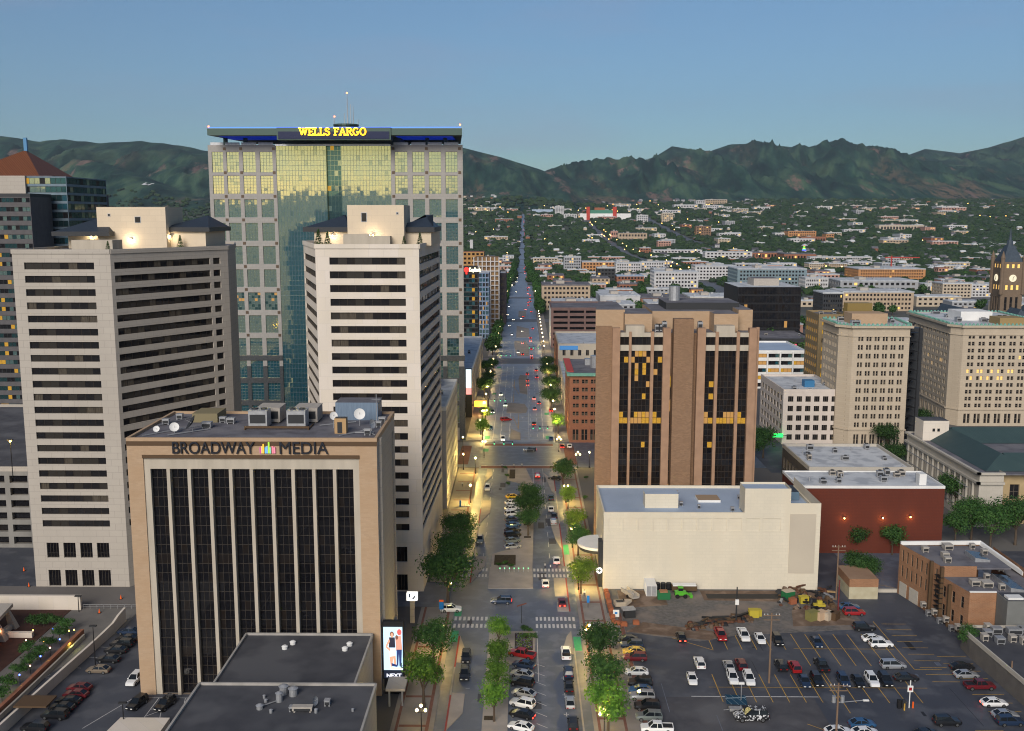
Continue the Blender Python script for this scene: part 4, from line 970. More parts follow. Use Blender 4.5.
# parapet stone lights and roof
roofslab(B.t, xw0 + 2, xw1 - 2, YW + 2.5, YW + 42, Hw - .3, M_roofg)
yc = 386.0
cx0, cz1 = P(207, 128.5, yc); cx1, _ = P(462, 127, yc); cz0 = P(300, 135.2, yc)[1]
M_dgreen = mat('dark_green_metal', (.055, .085, .075), .45, .4)
b = MB(); b.prism([(cx0, yc), (cx1, yc), (cx1 - 3.5, YW + 38), (cx0 + 6, YW + 38)], cz0, cz1); b.build('roof_canopy', M_dgreen, B.t)
sx0, sx1 = P(277, 133, yc)[0], P(391, 133, yc)[0]
b = MB(); b.box(sx0, sx1, yc - .6, yc + 6, P(300, 140, yc)[1], cz1 + .3, 0); b.box(sx0 + .6, sx1 - .6, yc - .9, yc - .6, P(300, 139, yc)[1], cz1 - 1.2, 1); b.build('sign_panel', [M_dgreen, mat('navy_panel', (.012, .018, .06), .3)], B.t)
b = MB(); b.box(sx0 - 2, sx1 + 2, YW + 3, YW + 36, Hw - .3, cz0 + .2); b.build('plant_room', mat('plant_room_louvre', (.09, .13, .13), .6), B.t)
M_blueled = mat('blue_led', (.05, .05, .3), .4, emit=(.05, .2, 1.), es=.7)
for (a, c) in ((cx0 + 3, sx0 - 1), (sx1 + 1, cx1 - 4)):
    b = MB()
    b.face([(a, YW - 6, cz0 - .03), (a, YW + 14, cz0 - .03), (c, YW + 14, cz0 - .03), (c, YW - 6, cz0 - .03)])
    b.build('soffit_light', mat('blue_lit_soffit', (.02, .03, .12), .5, emit=(.01, .05, .7), es=.09), B.t)
b = MB(); b.box(cx0 + .5, cx1 - .5, yc - .05, yc + .15, cz1 + .25, cz1 + .5); b.build('blue_edge_light', M_blueled, B.t)
for px in (245, 427, 225, 445):
    x = P(px, 140, YW + 3)[0]; b = MB(); b.box(x - .7, x + .7, YW + 3, YW + 4.4, Hw - .3, cz0); b.build('canopy_post', M_dgreen, B.t)
b = MB(); b.box(xw0 + ca, xw0 + cd_, YW - .4, YW + 1, Hw - .35, Hw + .35); b.build('cornice', mat('silver_rail', (.5, .5, .52), .3, .8), B.t)
for i, (a, c) in enumerate(L4 + R4):
    b = MB(); b.box(xw0 + a - .4, xw0 + c + .4, YW + .1, YW + .4, Hw, Hw + 1.); b.build('glass_rail', M_metal, B.t)
M_wf = mat('sign_yellow_light', (.9, .6, .05), .4, emit=(1, .50, .02), es=.85)
slab_letters('lettering', 'WELLS FARGO', B.t, M_wf, P(299.5, 133, yc)[0], P(367, 133, yc)[0], P(300, 135.6, yc)[1], P(300, 128, yc)[1], yc - .95)
b = MB(); cxm, czm = P(346, 121, YW + 8); b.cyl((cxm, YW + 8, cz1), (cxm, YW + 8, cz1 + 2.4), 4.6, n=20); b.cyl((cxm, YW + 8, cz1 + 2.4), (cxm, YW + 8, cz1 + 3.0), 5.0, n=20); b.build('roof_drum', M_dgreen, B.t)
for px, top in ((347, 94), (350.5, 104), (353, 106), (344.5, 113), (334, 117), (358, 119)):
    x, z = P(px, top, YW + 8); b = MB(); b.cyl((x, YW + 8, cz1 + 1), (x, YW + 8, z), .35 if px == 347 else .22, .12, n=6); b.build('antenna', M_metal, B.t)
M_redl = mat('red_beacon', (.5, .02, .02), .4, emit=(1, .08, .03), es=6)
for px, py in ((347, 93), (334.5, 116.5), (208.5, 126.5), (460, 124.8)):
    x, z = P(px, py, YW + (8 if px in (347, 334.5) else -8)); b = MB(); b.ball((0, 0, 0), .32, 8, 5); b.build('beacon', M_redl, B.t, (x, YW + (8 if px in (347, 334.5) else -8), z))
# ---------------------------------------------------------------- pyramid-roofed tower and neighbours on the far left
t = Bld('office_tower', 'teal glass office tower with a copper pyramid roof behind the broad apartment tower', 'tower', cap=90)
Yp = 420; x1 = P(67.5, 200, Yp)[0]; x0 = P(-70, 200, Yp)[0]; zp = P(30, 176.5, Yp)[1]
def bandrows(B, O, u, Wd, H, n, frac, nxp, pal, m=0, dep=.3, z0=0, un=.2):
    vs = [(a + z0, c + z0) for a, c in spread(H - z0, n, frac)]; us = [(un, Wd - un)]; B.facade(O, u, Wd, H, us, vs, dep, m)
    for j, (z, w) in enumerate(reversed(vs)): B.win(O, u, us[0][0], us[0][1], z, w, dep, nxp, 1, pal, j % 5, 'window_band', .1)
PAL['tealdark'] = ([M_metald, M_teald, mat('dark_teal_glass', (.05, .12, .13), .06, .8), M_glassd, M_lity], (.3, .42, .23, .05))
PAL['yel'] = ([M_metald, M_lity, M_glassd, M_litdim, M_teald], (.35, .25, .3, .1))
bandrows(t, (x0, Yp, 0), (1, 0), x1 - x0, zp, 30, .72, 26, 'tealdark'); bandrows(t, (x1, Yp, 0), (0, 1), 40, zp, 30, .72, 12, 'tealdark')
t.facade((x1, Yp + 40, 0), (-1, 0), x1 - x0, zp, [], []); t.facade((x0, Yp + 40, 0), (0, -1), 40, zp, [], [])
M_steelblue = mat('bluegrey_spandrel', (.14, .19, .23), .45, .3, n=(.4, (.11, .15, .19)))
t.done([M_steelblue])
ax, az_ = P(25.5, 150, Yp + 20); a0 = P(-68, 176, Yp)[0]; a1 = P(57, 176, Yp)[0]
M_copper = mat('copper_roof', (.20, .075, .035), .55, .3, brick=((.18, .065, .03), (.09, .035, .02), 1.0, 200., .08))
b = MB(); cxm = ax; q = [(ax - 22, Yp + 2), (ax + 14, Yp + 2), (ax + 14, Yp + 38), (ax - 22, Yp + 38)]
ap = (ax, Yp + 20, az_)
for k in range(4): p, r = q[k], q[(k + 1) % 4]; b.face([(p[0], p[1], zp), (r[0], r[1], zp), ap])
b.build('pyramid_roof', M_copper, t.t)
b = MB(); b.box(ax - .5, ax + .9, Yp + 19.5, Yp + 20.5, az_ - .5, az_ + 5.2); b.build('flagstaff', mat('blue_fin', (.08, .22, .40), .4), t.t)
b = MB(); b.box(x0 + .3, x1 - 6, Yp + .3, Yp + 39, zp - .3, zp + .35); b.build('roof', M_roofg, t.t)
b = MB(); b.box(P(0, 190, Yp)[0] - 30, P(27, 190, Yp)[0], Yp - 1.2, Yp + .2, P(0, 196, Yp)[1], zp + .3); b.build('stone_screen', M_conc, t.t)
M_amb = mat('amber_reflecting_pane', (.3, .2, .1), .1, .6, emit=(1, .5, .2), es=.12)
# dark clad slab in front
t = Bld('office_building', 'dark clad office slab with stepped top at the very left edge', cap=90)
Yq = 400; x1 = P(33, 240, Yq)[0]; x0 = P(-60, 200, Yq)[0]; zq = P(10, 195.5, Yq)[1]
bandrows(t, (x0, Yq, 0), (1, 0), x1 - x0, zq, 26, .5, 22, 'tealdark', z0=4); t.facade((x1, Yq, 0), (0, 1), 18, zq, [], []); t.facade((x1, Yq + 18, 0), (-1, 0), x1 - x0, zq, [], [])
t.done([mat('dark_grey_cladding', (.10, .095, .10), .6, n=(.5, (.08, .075, .08)))]); roofslab(t.t, x0, x1, Yq, Yq + 18, zq - .1, M_roofd, M_metald)
# slate tower with the lit sign
t = Bld('office_building', 'dark purple-grey block with a gabled top and a small white and blue lit sign')
Yr = 520; x0 = P(60, 220, Yr)[0]; x1 = P(94, 220, Yr)[0]; z1 = P(80, 206, Yr)[1]; z2 = P(70, 186, Yr)[1]
M_slate = mat('purple_grey_cladding', (.075, .065, .075), .6, n=(.4, (.06, .05, .06)))
t.grid((x0, Yr, 0), (1, 0), x1 - x0, z1, spread(x1 - x0, 5, .6), spread(z1, 24, .5), .3, 1, 1, 'blk')
t.facade((x1, Yr, 0), (0, 1), 30, z1, [], []); t.wall.prism([(x0, Yr), (x1, Yr), (x1, Yr + 30), (x0, Yr + 30)], z1 - .02, z1)
xm = P(80, 200, Yr)[0]
t.wall.loft([[(x0, Yr, z1), (xm, Yr, z1), (x0 + 2, Yr, z2)], [(x0, Yr + 28, z1), (xm, Yr + 28, z1), (x0 + 2, Yr + 28, z2)]])
t.wall.box(P(82, 200, Yr)[0], x1, Yr + .5, Yr + 20, z1, P(82, 194, Yr)[1]); t.done([M_slate])
xa, za = P(69.5, 206.2, Yr); xb, zc = P(74, 202.2, Yr)
put_text('lettering', 'KB', t.t, EM('sign_cream_light', (1, .92, .8), 2.2), xa, xb, za, zc, Yr - .3, .1, .03)
b = MB(); b.ball((P(76, 204, Yr)[0], Yr - .3, P(76, 204, Yr)[1]), 1.0, 10, 6, sz=1.2); b.build('emblem', EM('sign_blue_light', (.02, .10, 1.), 2.), t.t)
# parking garage beside the broad tower
t = Bld('parking_garage', 'weathered concrete parking garage left of the broad apartment tower', 'garage')
gx1, gy0 = -125.5, 262; gx0 = -190; gh = 22.
vs = spread(gh, 6, .6, 0.4, 1.0); us = spread(gx1 - gx0 - 8, 9, .78, 0, 0)
t.grid((gx0, gy0, 0), (1, 0), gx1 - gx0, gh, us, vs, 1.2, 1, 1, 'blk'); t.facade((gx1, gy0, 0), (0, 1), 90, gh, [], []); t.facade((gx1, gy0 + 90, 0), (-1, 0), gx1 - gx0, gh, [], [])
t.done([mat('stained_concrete', (.26, .25, .235), .9, n=(.25, (.17, .165, .155)), stretch=(1, 1, .3))]); roofslab(t.t, gx0, gx1, gy0, gy0 + 90, gh - .1, M_asph3, M_conc, .9, .4)
for (px, py, y) in ((5, 441.5, 300), (9, 457, 285)): pass
# restaurant pavilion with splayed piers at the sunken garden
t = thing('pavilion', 'white concrete pavilion on splayed fin piers above a sunken garden', 'pavilion')
ra, rb = G(13, 605, 4.6), G(0, 619, 4.6); dx, dy = rb[0] - ra[0], rb[1] - ra[1]
b = MB(); b.prism([(ra[0] - 40, ra[1]), (rb[0] + dx * 4 - 30, rb[1] + dy * 4), (rb[0] + dx * 4, rb[1] + dy * 4), ra], 4.2, 5.0); b.build('roof', M_conc, t)
for k in range(4):
    x, y = ra[0] + dx * (.25 + .85 * k), ra[1] + dy * (.25 + .85 * k)
    b = MB(); b.loft([[(x - 1.0, y - .4, 4.3), (x - .3, y - .4, 4.3), (x - .3, y + .4, 4.3), (x - 1.0, y + .4, 4.3)], [(x - .2, y - .8, 0), (x + 1.5, y - .8, 0), (x + 1.5, y + .8, 0), (x - .2, y + .8, 0)]]); b.build('pier', M_conc, t)
b = MB(); b.prism([(ra[0] - 38, ra[1] - 1), (rb[0] + dx * 4 - 30, rb[1] + dy * 4), (rb[0] + dx * 4 - 3, rb[1] + dy * 4), (ra[0] - 3, ra[1] - 1)], 0, 4.3); b.build('glass_wall', M_glassb, t)
point(-115, 203, 4, 60, (1, .55, .2)); point(-117.5, 197.5, 4, 60, (1, .55, .2)); point(-111, 201, 2.5, 30, (1, .4, .15))
struct('terrace', MB().box(-130, -104, 150, 218.5, -.1, .1), mat('red_terrace_paver', (.07, .032, .026), .9, n=(.5, (.045, .022, .018))))
tag(MB().box(-128, -101.8, 218.6, 219.4, 0, 3.4).build('parapet_wall', M_conc2), 'long white parapet wall between the plaza and the sunken garden', 'wall')
def curvewall(name, label, pts, w, m, hs):
    b = MB(); secs = []
    for k, (p, h) in enumerate(zip(pts, hs)):
        a = pts[max(0, k - 1)]; c = pts[min(len(pts) - 1, k + 1)]; d = Vector((c[0] - a[0], c[1] - a[1], 0)).normalized(); s = Vector((-d.y, d.x, 0)) * w / 2; q = Vector((p[0], p[1], 0))
        secs.append([q - s, q + s, q + s + Vector((0, 0, h)), q - s + Vector((0, 0, h))])
    b.loft(secs); return tag(b.build(name, m), label, 'wall')
curvewall('retaining_wall', 'curved white retaining wall between the ramp and the sunken car park', [G(124.5, 607.5, 3.2), G(118, 615, 2.9), G(112.5, 623, 2.5), G(100, 635, 2.2), G(86.7, 647, 2.2), G(47, 682, 2.2), G(0, 724, 2.2), G(-40, 760, 2.2)], .5, M_conc2, [3.2, 2.9, 2.5, 2.2, 2.2, 2.2, 2.2, 2.2])
curvewall('planter_wall', 'red brick planter wall with small lights along the ramp', [G(82, 629, 1.7), G(46, 663, 1.7), G(11, 696, 1.7), G(-30, 733, 1.7)], .8, M_redbrick, [1.7] * 4)
curvewall('parapet_wall', 'low segmented pale wall running along the ramp below the planter', [G(84, 634, 1), G(48, 669, 1), G(13, 702, 1), G(-28, 740, 1)], .4, M_conc, [1.0] * 4)
tag(MB().box(-88, -73.2, 219.5, 220, 0, 3.0).build('parapet_wall', M_conc2), 'short white wall at the head of the sunken car park beside the media block', 'wall')
t = thing('railing', 'thin grey railing at the head of the ramp', 'railing')
b = MB(); b.bar((-101.5, 219.2, 1.1), (-88.5, 219.2, 1.1), .08); b.bar((-101.5, 219.2, .6), (-88.5, 219.2, .6), .05)
for k in range(9): b.bar((-101.5 + k * 1.6, 219.2, 0), (-101.5 + k * 1.6, 219.2, 1.1), .06)
b.build('rail', M_metal, t)
t = thing('bench_wall', 'white L-shaped garden seat wall in the sunken garden', 'wall'); b = MB(); b.box(-113, -105.5, 203, 204, 0, 1.2); b.box(-113, -112, 204, 208, 0, 1.2); b.build('wall', M_conc2, t)
tag(MB().box(-72.5, -57, 165.4, 166.2, 0, 1.6).build('parapet_wall', M_conc2), 'white wall edging the small lot in front of the media block', 'wall') if False else None
x, y = G(142, 727); tag(MB().prism([(x - 4.5, y - 6), (x + 5, y - 6), (x + 5, y + .2), (x - 3.8, y + .2)], 0, 1.7).build('planter_wall', M_conc2), 'low white wall corner at the near end of the media block lot', 'wall')
t = thing('awning', 'small brown flat shelter roof over the parked cars by the curved wall', 'shelter'); x, y = G(36, 716); b = MB(); b.box(x - 3, x + 3, y - 2, y + 2.2, 2.6, 2.9); b.build('roof', M_brownfascia, t)
for a in (-2.6, 2.6):
    b = MB(); b.cyl((x + a, y, 0), (x + a, y, 2.6), .1, n=8); b.build('post', M_metald, t)
# ---------------------------------------------------------------- left street side
BW = simple('office_building', 'grey-white block with a brick end wall between the slender tower and the cross street', -44, -23.4, 300, 352, 0, 31.5, mat('grey_panel_facade', (.42, .42, .43), .8, n=(.3, (.36, .36, .37))), M_roofw, 6, 8, 'R', 'office', 16, parapet=M_white, wf=.5)
for z, (x0, x1, m) in ((0, (-44.1, -23.3, M_redbrick)),):
    b = MB(); b.box(-44.1, -25.2, 299.6, 299.95, 0, 29.5); b.build('brick_end_wall', M_redbrick, BW)
    b = MB(); b.box(-34, -29, 340, 350, 31.4, 36); b.build('stair_hut', M_redbrick, BW)
BW = simple('retail_building', 'long low white-roofed shop block on the street just past the mirrored tower', -52, -23.0, 444, 572, 0, 20.5, M_beige2, M_roofw, 8, 4, 'R', 'office', 24, parapet=M_white, wf=.5)
t = thing('digital_sign', 'white and pink lit vertical screen on the near corner of the long shop block', 'sign'); x, z0 = P(469.5, 394, 443); z1 = P(469.5, 369, 443)[1]
MB().box(x - 1.8, x + 1.2, 442, 443.4, 0, z1 + .3).build('frame', M_metald, t)
MB().box(x - 1.5, x + .9, 441.85, 442, z0, z1).build('screen', EM('screen_pale', (.8, .95, 1.), 1.3), t); MB().box(x - 1.5, x + .9, 441.75, 441.84, z0, z0 + 3).build('screen_band', EM('screen_pink', (1., .35, .3), 1.2), t)
t = thing('marquee', 'orange lit theatre marquee over the sidewalk on the north kerb', 'marquee'); x, y = G(481, 416); 
MB().box(x - 3, x + 2.5, y, y + 2.4, 4.2, 6.6).build('sign_box', mat('orange_sign_light', (.8, .3, .05), .4, emit=(1, .33, .02), es=1.6), t)
MB().box(x - 5, x - 3, y + .4, y + 2, 4.6, 5.2).build('bracket', M_metald, t)
point(x, y - 1, 4, 150, (1, .5, .15))
# bank tower further on, with blue-gridded neighbour and building sites
t = Bld('office_tower', 'black glass tower with a red and white KeyBank sign beyond the mirrored tower', 'tower'); Y = 745; x0 = -64; x1 = P(478, 300, Y)[0]; z1 = P(470, 274, Y)[1]
bandrows(t, (x0, Y, 0), (1, 0), x1 - x0, z1, 14, .8, 14, 'tealdark'); bandrows(t, (x1, Y, 0), (0, 1), 30, z1, 14, .8, 10, 'tealdark'); t.facade((x1, Y + 30, 0), (-1, 0), x1 - x0, z1, [], []); t.done([M_granite]); roofslab(t.t, x0, x1, Y, Y + 30, z1, M_roofd, M_metald)
xa, za = P(464.2, 273, Y); xb, zb2 = P(468.8, 267.5, Y)
MB().box(xa - 3, x1, Y - .4, Y, za - .8, zb2 + 1.4).build('sign_panel', M_black, t.t)
b = MB(); b.cyl(((xa + xb) / 2, Y - 1, (za + zb2) / 2 + .4), ((xa + xb) / 2, Y - .5, (za + zb2) / 2 + .4), 1.9, n=14); b.box((xa + xb) / 2 - .6, (xa + xb) / 2 + .6, Y - 1, Y - .5, za - .9, za + .6); b.build('emblem', EM('sign_red_light', (1, .03, .02), 1.8), t.t)
put_text('lettering', 'KeyBank', t.t, EM('sign_white_light', (1, .95, .6), 2.5), xb + .3, P(481, 270, Y)[0], za, zb2, Y - .8, .05, .02)
t = Bld('office_tower', 'blue-gridded glass tower on the street beside the black bank tower', 'tower'); Y = 735; x0 = P(479, 300, Y)[0]; x1 = P(489, 300, Y)[0]; z1 = P(484, 273, Y)[1]
PAL['blue'] = ([mat('blue_frame', (.16, .22, .33), .5), M_glassd, M_teald, M_litdim, M_blind], (.45, .25, .2, .1))
t.grid((x0, Y, 0), (1, 0), x1 - x0, z1, spread(x1 - x0, 3, .8), spread(z1, 14, .75), .3, 2, 1, 'blue'); t.grid((x1, Y, 0), (0, 1), 26, z1, spread(26, 6, .8), spread(z1, 14, .75), .3, 2, 1, 'blue'); t.done([mat('blue_frame', (.16, .22, .33), .5)]); roofslab(t.t, x0, x1, Y, Y + 26, z1, M_roofw)
t = Bld('construction_frame', 'half-built white and orange apartment frame past the blue-gridded tower', 'building'); Y = 800; x0 = P(474, 300, Y)[0]; x1 = P(499, 300, Y)[0]; z1 = P(484, 257, Y)[1]
M_ply = mat('orange_plywood', (.42, .24, .09), .8, n=(.3, (.33, .18, .07))); M_wrap = mat('white_building_wrap', (.55, .53, .52), .8, n=(.5, (.42, .40, .40)))
for k in range(15):
    z = k * z1 / 15; b = MB(); b.box(x0, x1, Y, Y + 30, z, z + .7); b.build('floor_slab', M_wrap, t.t)
for k in range(7):
    x = x0 + (x1 - x0) * k / 6; b = MB(); b.box(x - .4, x + .4, Y + .1, Y + 1, 0, z1); b.build('column', M_wrap, t.t)
MB().box(x0 + .5, x1 - .6, Y + 1.5, Y + 29, .5, z1 - .5).build('wall', mat('dim_amber_interior', (.14, .08, .04), .8, n=(.15, (.30, .19, .09))), t.t)
t = Bld('construction_frame', 'orange plywood-clad building site above the bank tower roofline', 'building'); Y = 860; x0 = P(462, 300, Y)[0] - 6; x1 = P(484, 300, Y)[0]; z1 = P(484, 252, Y)[1]
t.grid((x0, Y, 0), (1, 0), x1 - x0, z1, spread(x1 - x0, 7, .6), spread(z1, 16, .5), .5, 1, 1, 'brown'); t.facade((x1, Y, 0), (0, 1), 25, z1, [], []); t.done([M_ply]); roofslab(t.t, x0, x1, Y, Y + 25, z1, M_redbrick)
simple('office_building', 'plain grey block on the street after the half-built frame', P(499, 290, 830)[0], P(506, 290, 830)[0], 830, 870, 0, P(500, 274, 830)[1], M_slate, M_roofw, 3, 8, 'R', unit=0)
# ---------------------------------------------------------------- right street side
# theatre with big blank wall
t = Bld('theatre', 'big blank cream-walled theatre with a pale blue roof facing the building site', 'theatre'); Yt = 233.2; d = 24.6
prof = [(19.6, 26.8, 19.4, 0), (26.8, 41, 18.8, 1), (41, 53.3, 18.2, 1), (53.3, 64.2, 25.4, 0), (64.2, 71.6, 21.6, 0)]
prof = [(19.6, 53.4, 19.2), (53.4, 64.4, 25.3), (64.4, 71.7, 21.7)]
b = t.wall
# near wall with shallow sunk panels along the top
us = [(1.2 + 3.6 * k, 1.2 + 3.6 * k + 3.2) for k in range(9)]
t.facade((19.6, Yt, 0), (1, 0), 33.8, 19.2, us, [(14.7, 17.9)], .16, 0)
for a, c in us: b.face([(19.6 + a, Yt + .16, 14.7), (19.6 + c, Yt + .16, 14.7), (19.6 + c, Yt + .16, 17.9), (19.6 + a, Yt + .16, 17.9)], 0)
us = [(.5, 3.8), (4.4, 8.8)]
t.facade((53.4, Yt, 0), (1, 0), 11, 25.3, us, [(14.7, 17.9)], .16, 0)
for a, c in us: b.face([(53.4 + a, Yt + .16, 14.7), (53.4 + c, Yt + .16, 14.7), (53.4 + c, Yt + .16, 17.9), (53.4 + a, Yt + .16, 17.9)], 0)
t.facade((64.4, Yt, 0), (1, 0), 7.3, 21.7, [], []); b.box(64.4, 70.6, Yt - .12, Yt + .02, 4.2, 19, 1)
b.face([(53.4, Yt + 6, 19), (53.4, Yt, 19), (53.4, Yt, 25.3), (53.4, Yt + 6, 25.3)]); b.face([(64.4, Yt, 21), (64.4, Yt + 6, 21), (64.4, Yt + 6, 25.3), (64.4, Yt, 25.3)]); b.face([(64.4, Yt + 6, 17), (53.4, Yt + 6, 17), (53.4, Yt + 6, 25.3), (64.4, Yt + 6, 25.3)])
t.facade((71.7, Yt, 0), (0, 1), d, 21.7, [], []); t.facade((71.7, Yt + d, 0), (-1, 0), 52.1, 19.2, [], []); t.facade((19.6, Yt + d, 0), (0, -1), d, 19.2, [(17.5, 20.2)], [(6, 11.5)], .3)
t.win((19.6, Yt + d, 0), (0, -1), 17.5, 20.2, 6, 11.5, .3, 2, 3, 'blk')
t.done([M_beige, M_beige2])
roofslab(t.t, 19.6, 71.7, Yt + .2, Yt + d, 18.6, M_roofb, M_beige, .7, .3)
MB().box(53.6, 64.2, Yt + .2, Yt + 5.9, 24.6, 24.8).build('roof', M_roofb, t.t)
MB().box(30.2, 38.4, Yt + 6, Yt + 9.5, 18.6, 22.2, 0, 1).build('stair_hut', [M_beige, M_roofb], t.t)
MB().box(44.2, 49.8, Yt + 11, Yt + 16, 18.6, 19.2, 0, 1).build('roof_hatch', [M_white, mat('tan_hatch', (.3, .22, .15), .8)], t.t)
MB().box(65, 70, Yt + 13, Yt + 20, 18.7, 20.8, 0, 1).build('roof_housing', [mat('blue_louvre', (.10, .16, .22), .5), M_metald], t.t)
for x, y, s in ((39.4, 8, .8), (51.2, 3.5, .8), (55, 14, .7), (43.4, 5.5, .6), (39.8, 18, .6)): hvac(t.t, x, Yt + y, 18.6, s, s, 1., M_metal, False)
b = MB()
for k in range(9): pass
b.cyl((19.5, Yt + 11, 7.6), (19.5, Yt + 11, 8.3), 5.6, n=28); b.build('canopy', M_white, t.t)
MB().cyl((19.5, Yt + 11, 6.7), (19.5, Yt + 11, 7.6), 5.2, n=28).build('canopy_band', M_metald, t.t)
MB().box(18.6, 19.6, Yt + 1.0, Yt + 4.2, 0, 11.5).build('corner_panel', M_metald, t.t)
x, z = P(599.3, 570.5, Yt - 1); t2 = thing('blade_sign', 'round white sign with a dark cross on the corner of the theatre', 'sign')
b = MB(); b.cyl((x, Yt - 1.1, z), (x, Yt - .8, z), .75, n=16); b.build('sign_disc', mat('lit_white_sign', (.8, .8, .8), .4, emit=(1, 1, .92), es=1.4), t2)
b = MB(); b.box(x - .12, x + .12, Yt - 1.16, Yt - 1.1, z - .45, z + .45); b.box(x - .45, x - .13, Yt - 1.16, Yt - 1.1, z - .12, z + .12); b.box(x + .13, x + .45, Yt - 1.16, Yt - 1.1, z - .12, z + .12); b.build('cross', M_black, t2); MB().box(x + .5, 19.5, Yt - 1.0, Yt - .9, z - .1, z + .1).build('bracket', M_black, t2)
# brown slab tower with precast piers
t = Bld('office_tower', 'brown brick office tower with tall bronze window strips behind the cream theatre', 'tower', cap=95); Yb = 268.0
px = lambda z: P(580 + z / 3.325, 400, Yb)[0]
zz = lambda y: P(675, 280 + y / 3.325, Yb)[1]
Hb = zz(160); zg = zz(236); zs0, zs1 = zz(190), zz(217); zt_, zt2 = zz(176), zz(190)
b = t.wall
x0, x1 = px(52), px(590)
b.prism([(x0, Yb + 1.6), (x1, Yb + 1.6), (x1, Yb + 40), (x0 + 4.2, Yb + 40)], 0, Hb - 1.5, 0, 1)
for a, c, top, dp in [(105, 130, Hb, -.4), (272, 297, Hb, -.4), (385, 412, Hb, -.4), (555, 580, Hb, -.4), (305, 370, zz(128), -1.2)]:
    b.box(px(a), px(c), Yb + dp, Yb + 1.7, 0, top, 2 if a != 305 else 0)
b.box(x0, px(105), Yb + .9, Yb + 1.65, 0, zz(155), 0); b.box(px(580), x1, Yb + .5, Yb + 1.65, 0, zz(158), 2)
t.done([M_tanbrick if False else M_brownbrick, M_roofg, M_pier])
sp = MB()
for a, c in [(130, 160), (168, 232), (242, 272), (412, 445), (455, 515), (525, 555)]:
    MB().box(px(a), px(c), Yb + .3, Yb + 1.6, zt2, zt_).build('sill_band', M_trim, t.t); MB().box(px(a), px(c), Yb + .3, Yb + 1.6, zg, zs1).build('sill_band', M_trim, t.t)
pm = MB()
for a, c in [(160, 168), (232, 242), (445, 455), (515, 525)]: pm.box(px(a), px(c), Yb - .1, Yb + 1.6, 0, Hb - 1)
pm.build('pier', M_pier, t.t)
PAL['brownpart'] = ([M_mull, M_lity, M_litdim, M_glassb, M_glassd], (.22, .22, .36, .2))
PAL['brownlit'] = ([M_mull, M_lity, M_glassb, M_litdim, M_glassd], (.5, .1, .32, .08))
NFl = 16; fh = zg / NFl
for a, c, nn in [(130, 160, 2), (168, 232, 5), (242, 272, 2), (412, 445, 2), (455, 515, 5), (525, 555, 2)]:
    t.win((0, Yb + .9, 0), (1, 0), px(a), px(c), zs1, zs0 + (zt2 - zs0), .04, nn, 1, 'brown', 0, 'window', .08)
    for k in range(0, NFl):
        if k < 3: continue
        z = k * fh; lit = 1 if k == NFl - 6 else 2 if (k == NFl - 1 and a in (130, 168, 242)) or (k == NFl - 2 and a in (168, 242)) or (k == NFl - 3 and a == 168) or (k == NFl - 3 and a == 412) else 0
        t.win((0, Yb + .9, 0), (1, 0), px(a), px(c), z, z + fh, .04, nn, 2, ['brown', 'brownlit', 'brownpart'][lit], (k * 5 + a) % 4 if not lit else k % 3, 'window', .08)
for a, c in [(297, 303), (372, 385)]:
    for k in range(3, NFl + 1):
        z = k * fh; t.win((0, Yb + 1.2, 0), (1, 0), px(a), px(c), z, z + fh * .95, .04, 1, 1, 'brownlit' if (a == 297 and k in (16, 14, 15, 13, 11, 4)) or (a == 372 and k in (5, 9)) else 'brown', k % 4, 'window', .08)
yb2 = Yb + 5
pxb = lambda z, Y: P(590 + z / 5.389, 300, Y)[0]; zzb = lambda y, Y: P(675, 280 + y / 5.389, Y)[1]
for (a, c, y0, y1, Y, D) in [(32, 190, 160, 240, 276, 26), (190, 338, 182, 250, 272, 16), (338, 672, 168, 230, 279, 24), (672, 803, 182, 250, 272, 16), (803, 880, 160, 240, 276, 26)]:
    x0_, x1_ = pxb(a, Y), pxb(c, Y); z1_ = zzb(y0, Y); m = MB(); m.prism([(x0_, Y), (x1_ - .01, Y), (x1_ - .01, Y + D - (a % 3) * .05), (x0_ + (2.6 if a == 32 else 0), Y + D - (a % 3) * .05)], Hb - 1.6, z1_, 0, 1); m.build('penthouse_block', [M_tanbrick, M_roofg], t.t)
x0_, x1_ = pxb(410, 284), pxb(806, 284); MB().box(x0_, x1_, 284, 300, 60, zzb(122, 284), 0, 1).build('plant_room', [M_metald, M_roofg], t.t)
for a in (248, 738):
    MB().box(px(1) * 0 + pxb(a - 50, Yb), pxb(a + 50, Yb), Yb + .4, Yb + 3.8, Hb - 1.5, Hb + .6, 0).build('louvre_band', M_trim, t.t)
for k, a in enumerate((365, 385, 404, 597)): hvac(t.t, pxb(a, 273), 273, Hb - 1.5, 1.3, 1.3, 1.8 + .8 * (k > 1), M_metal)
b = MB(); xx, zq2 = P(675.5, 290, 290); b.cyl((xx, 292, 62), (xx, 292, zq2 + 1), 1.6, n=14); b.build('water_tank', M_metal, t.t)
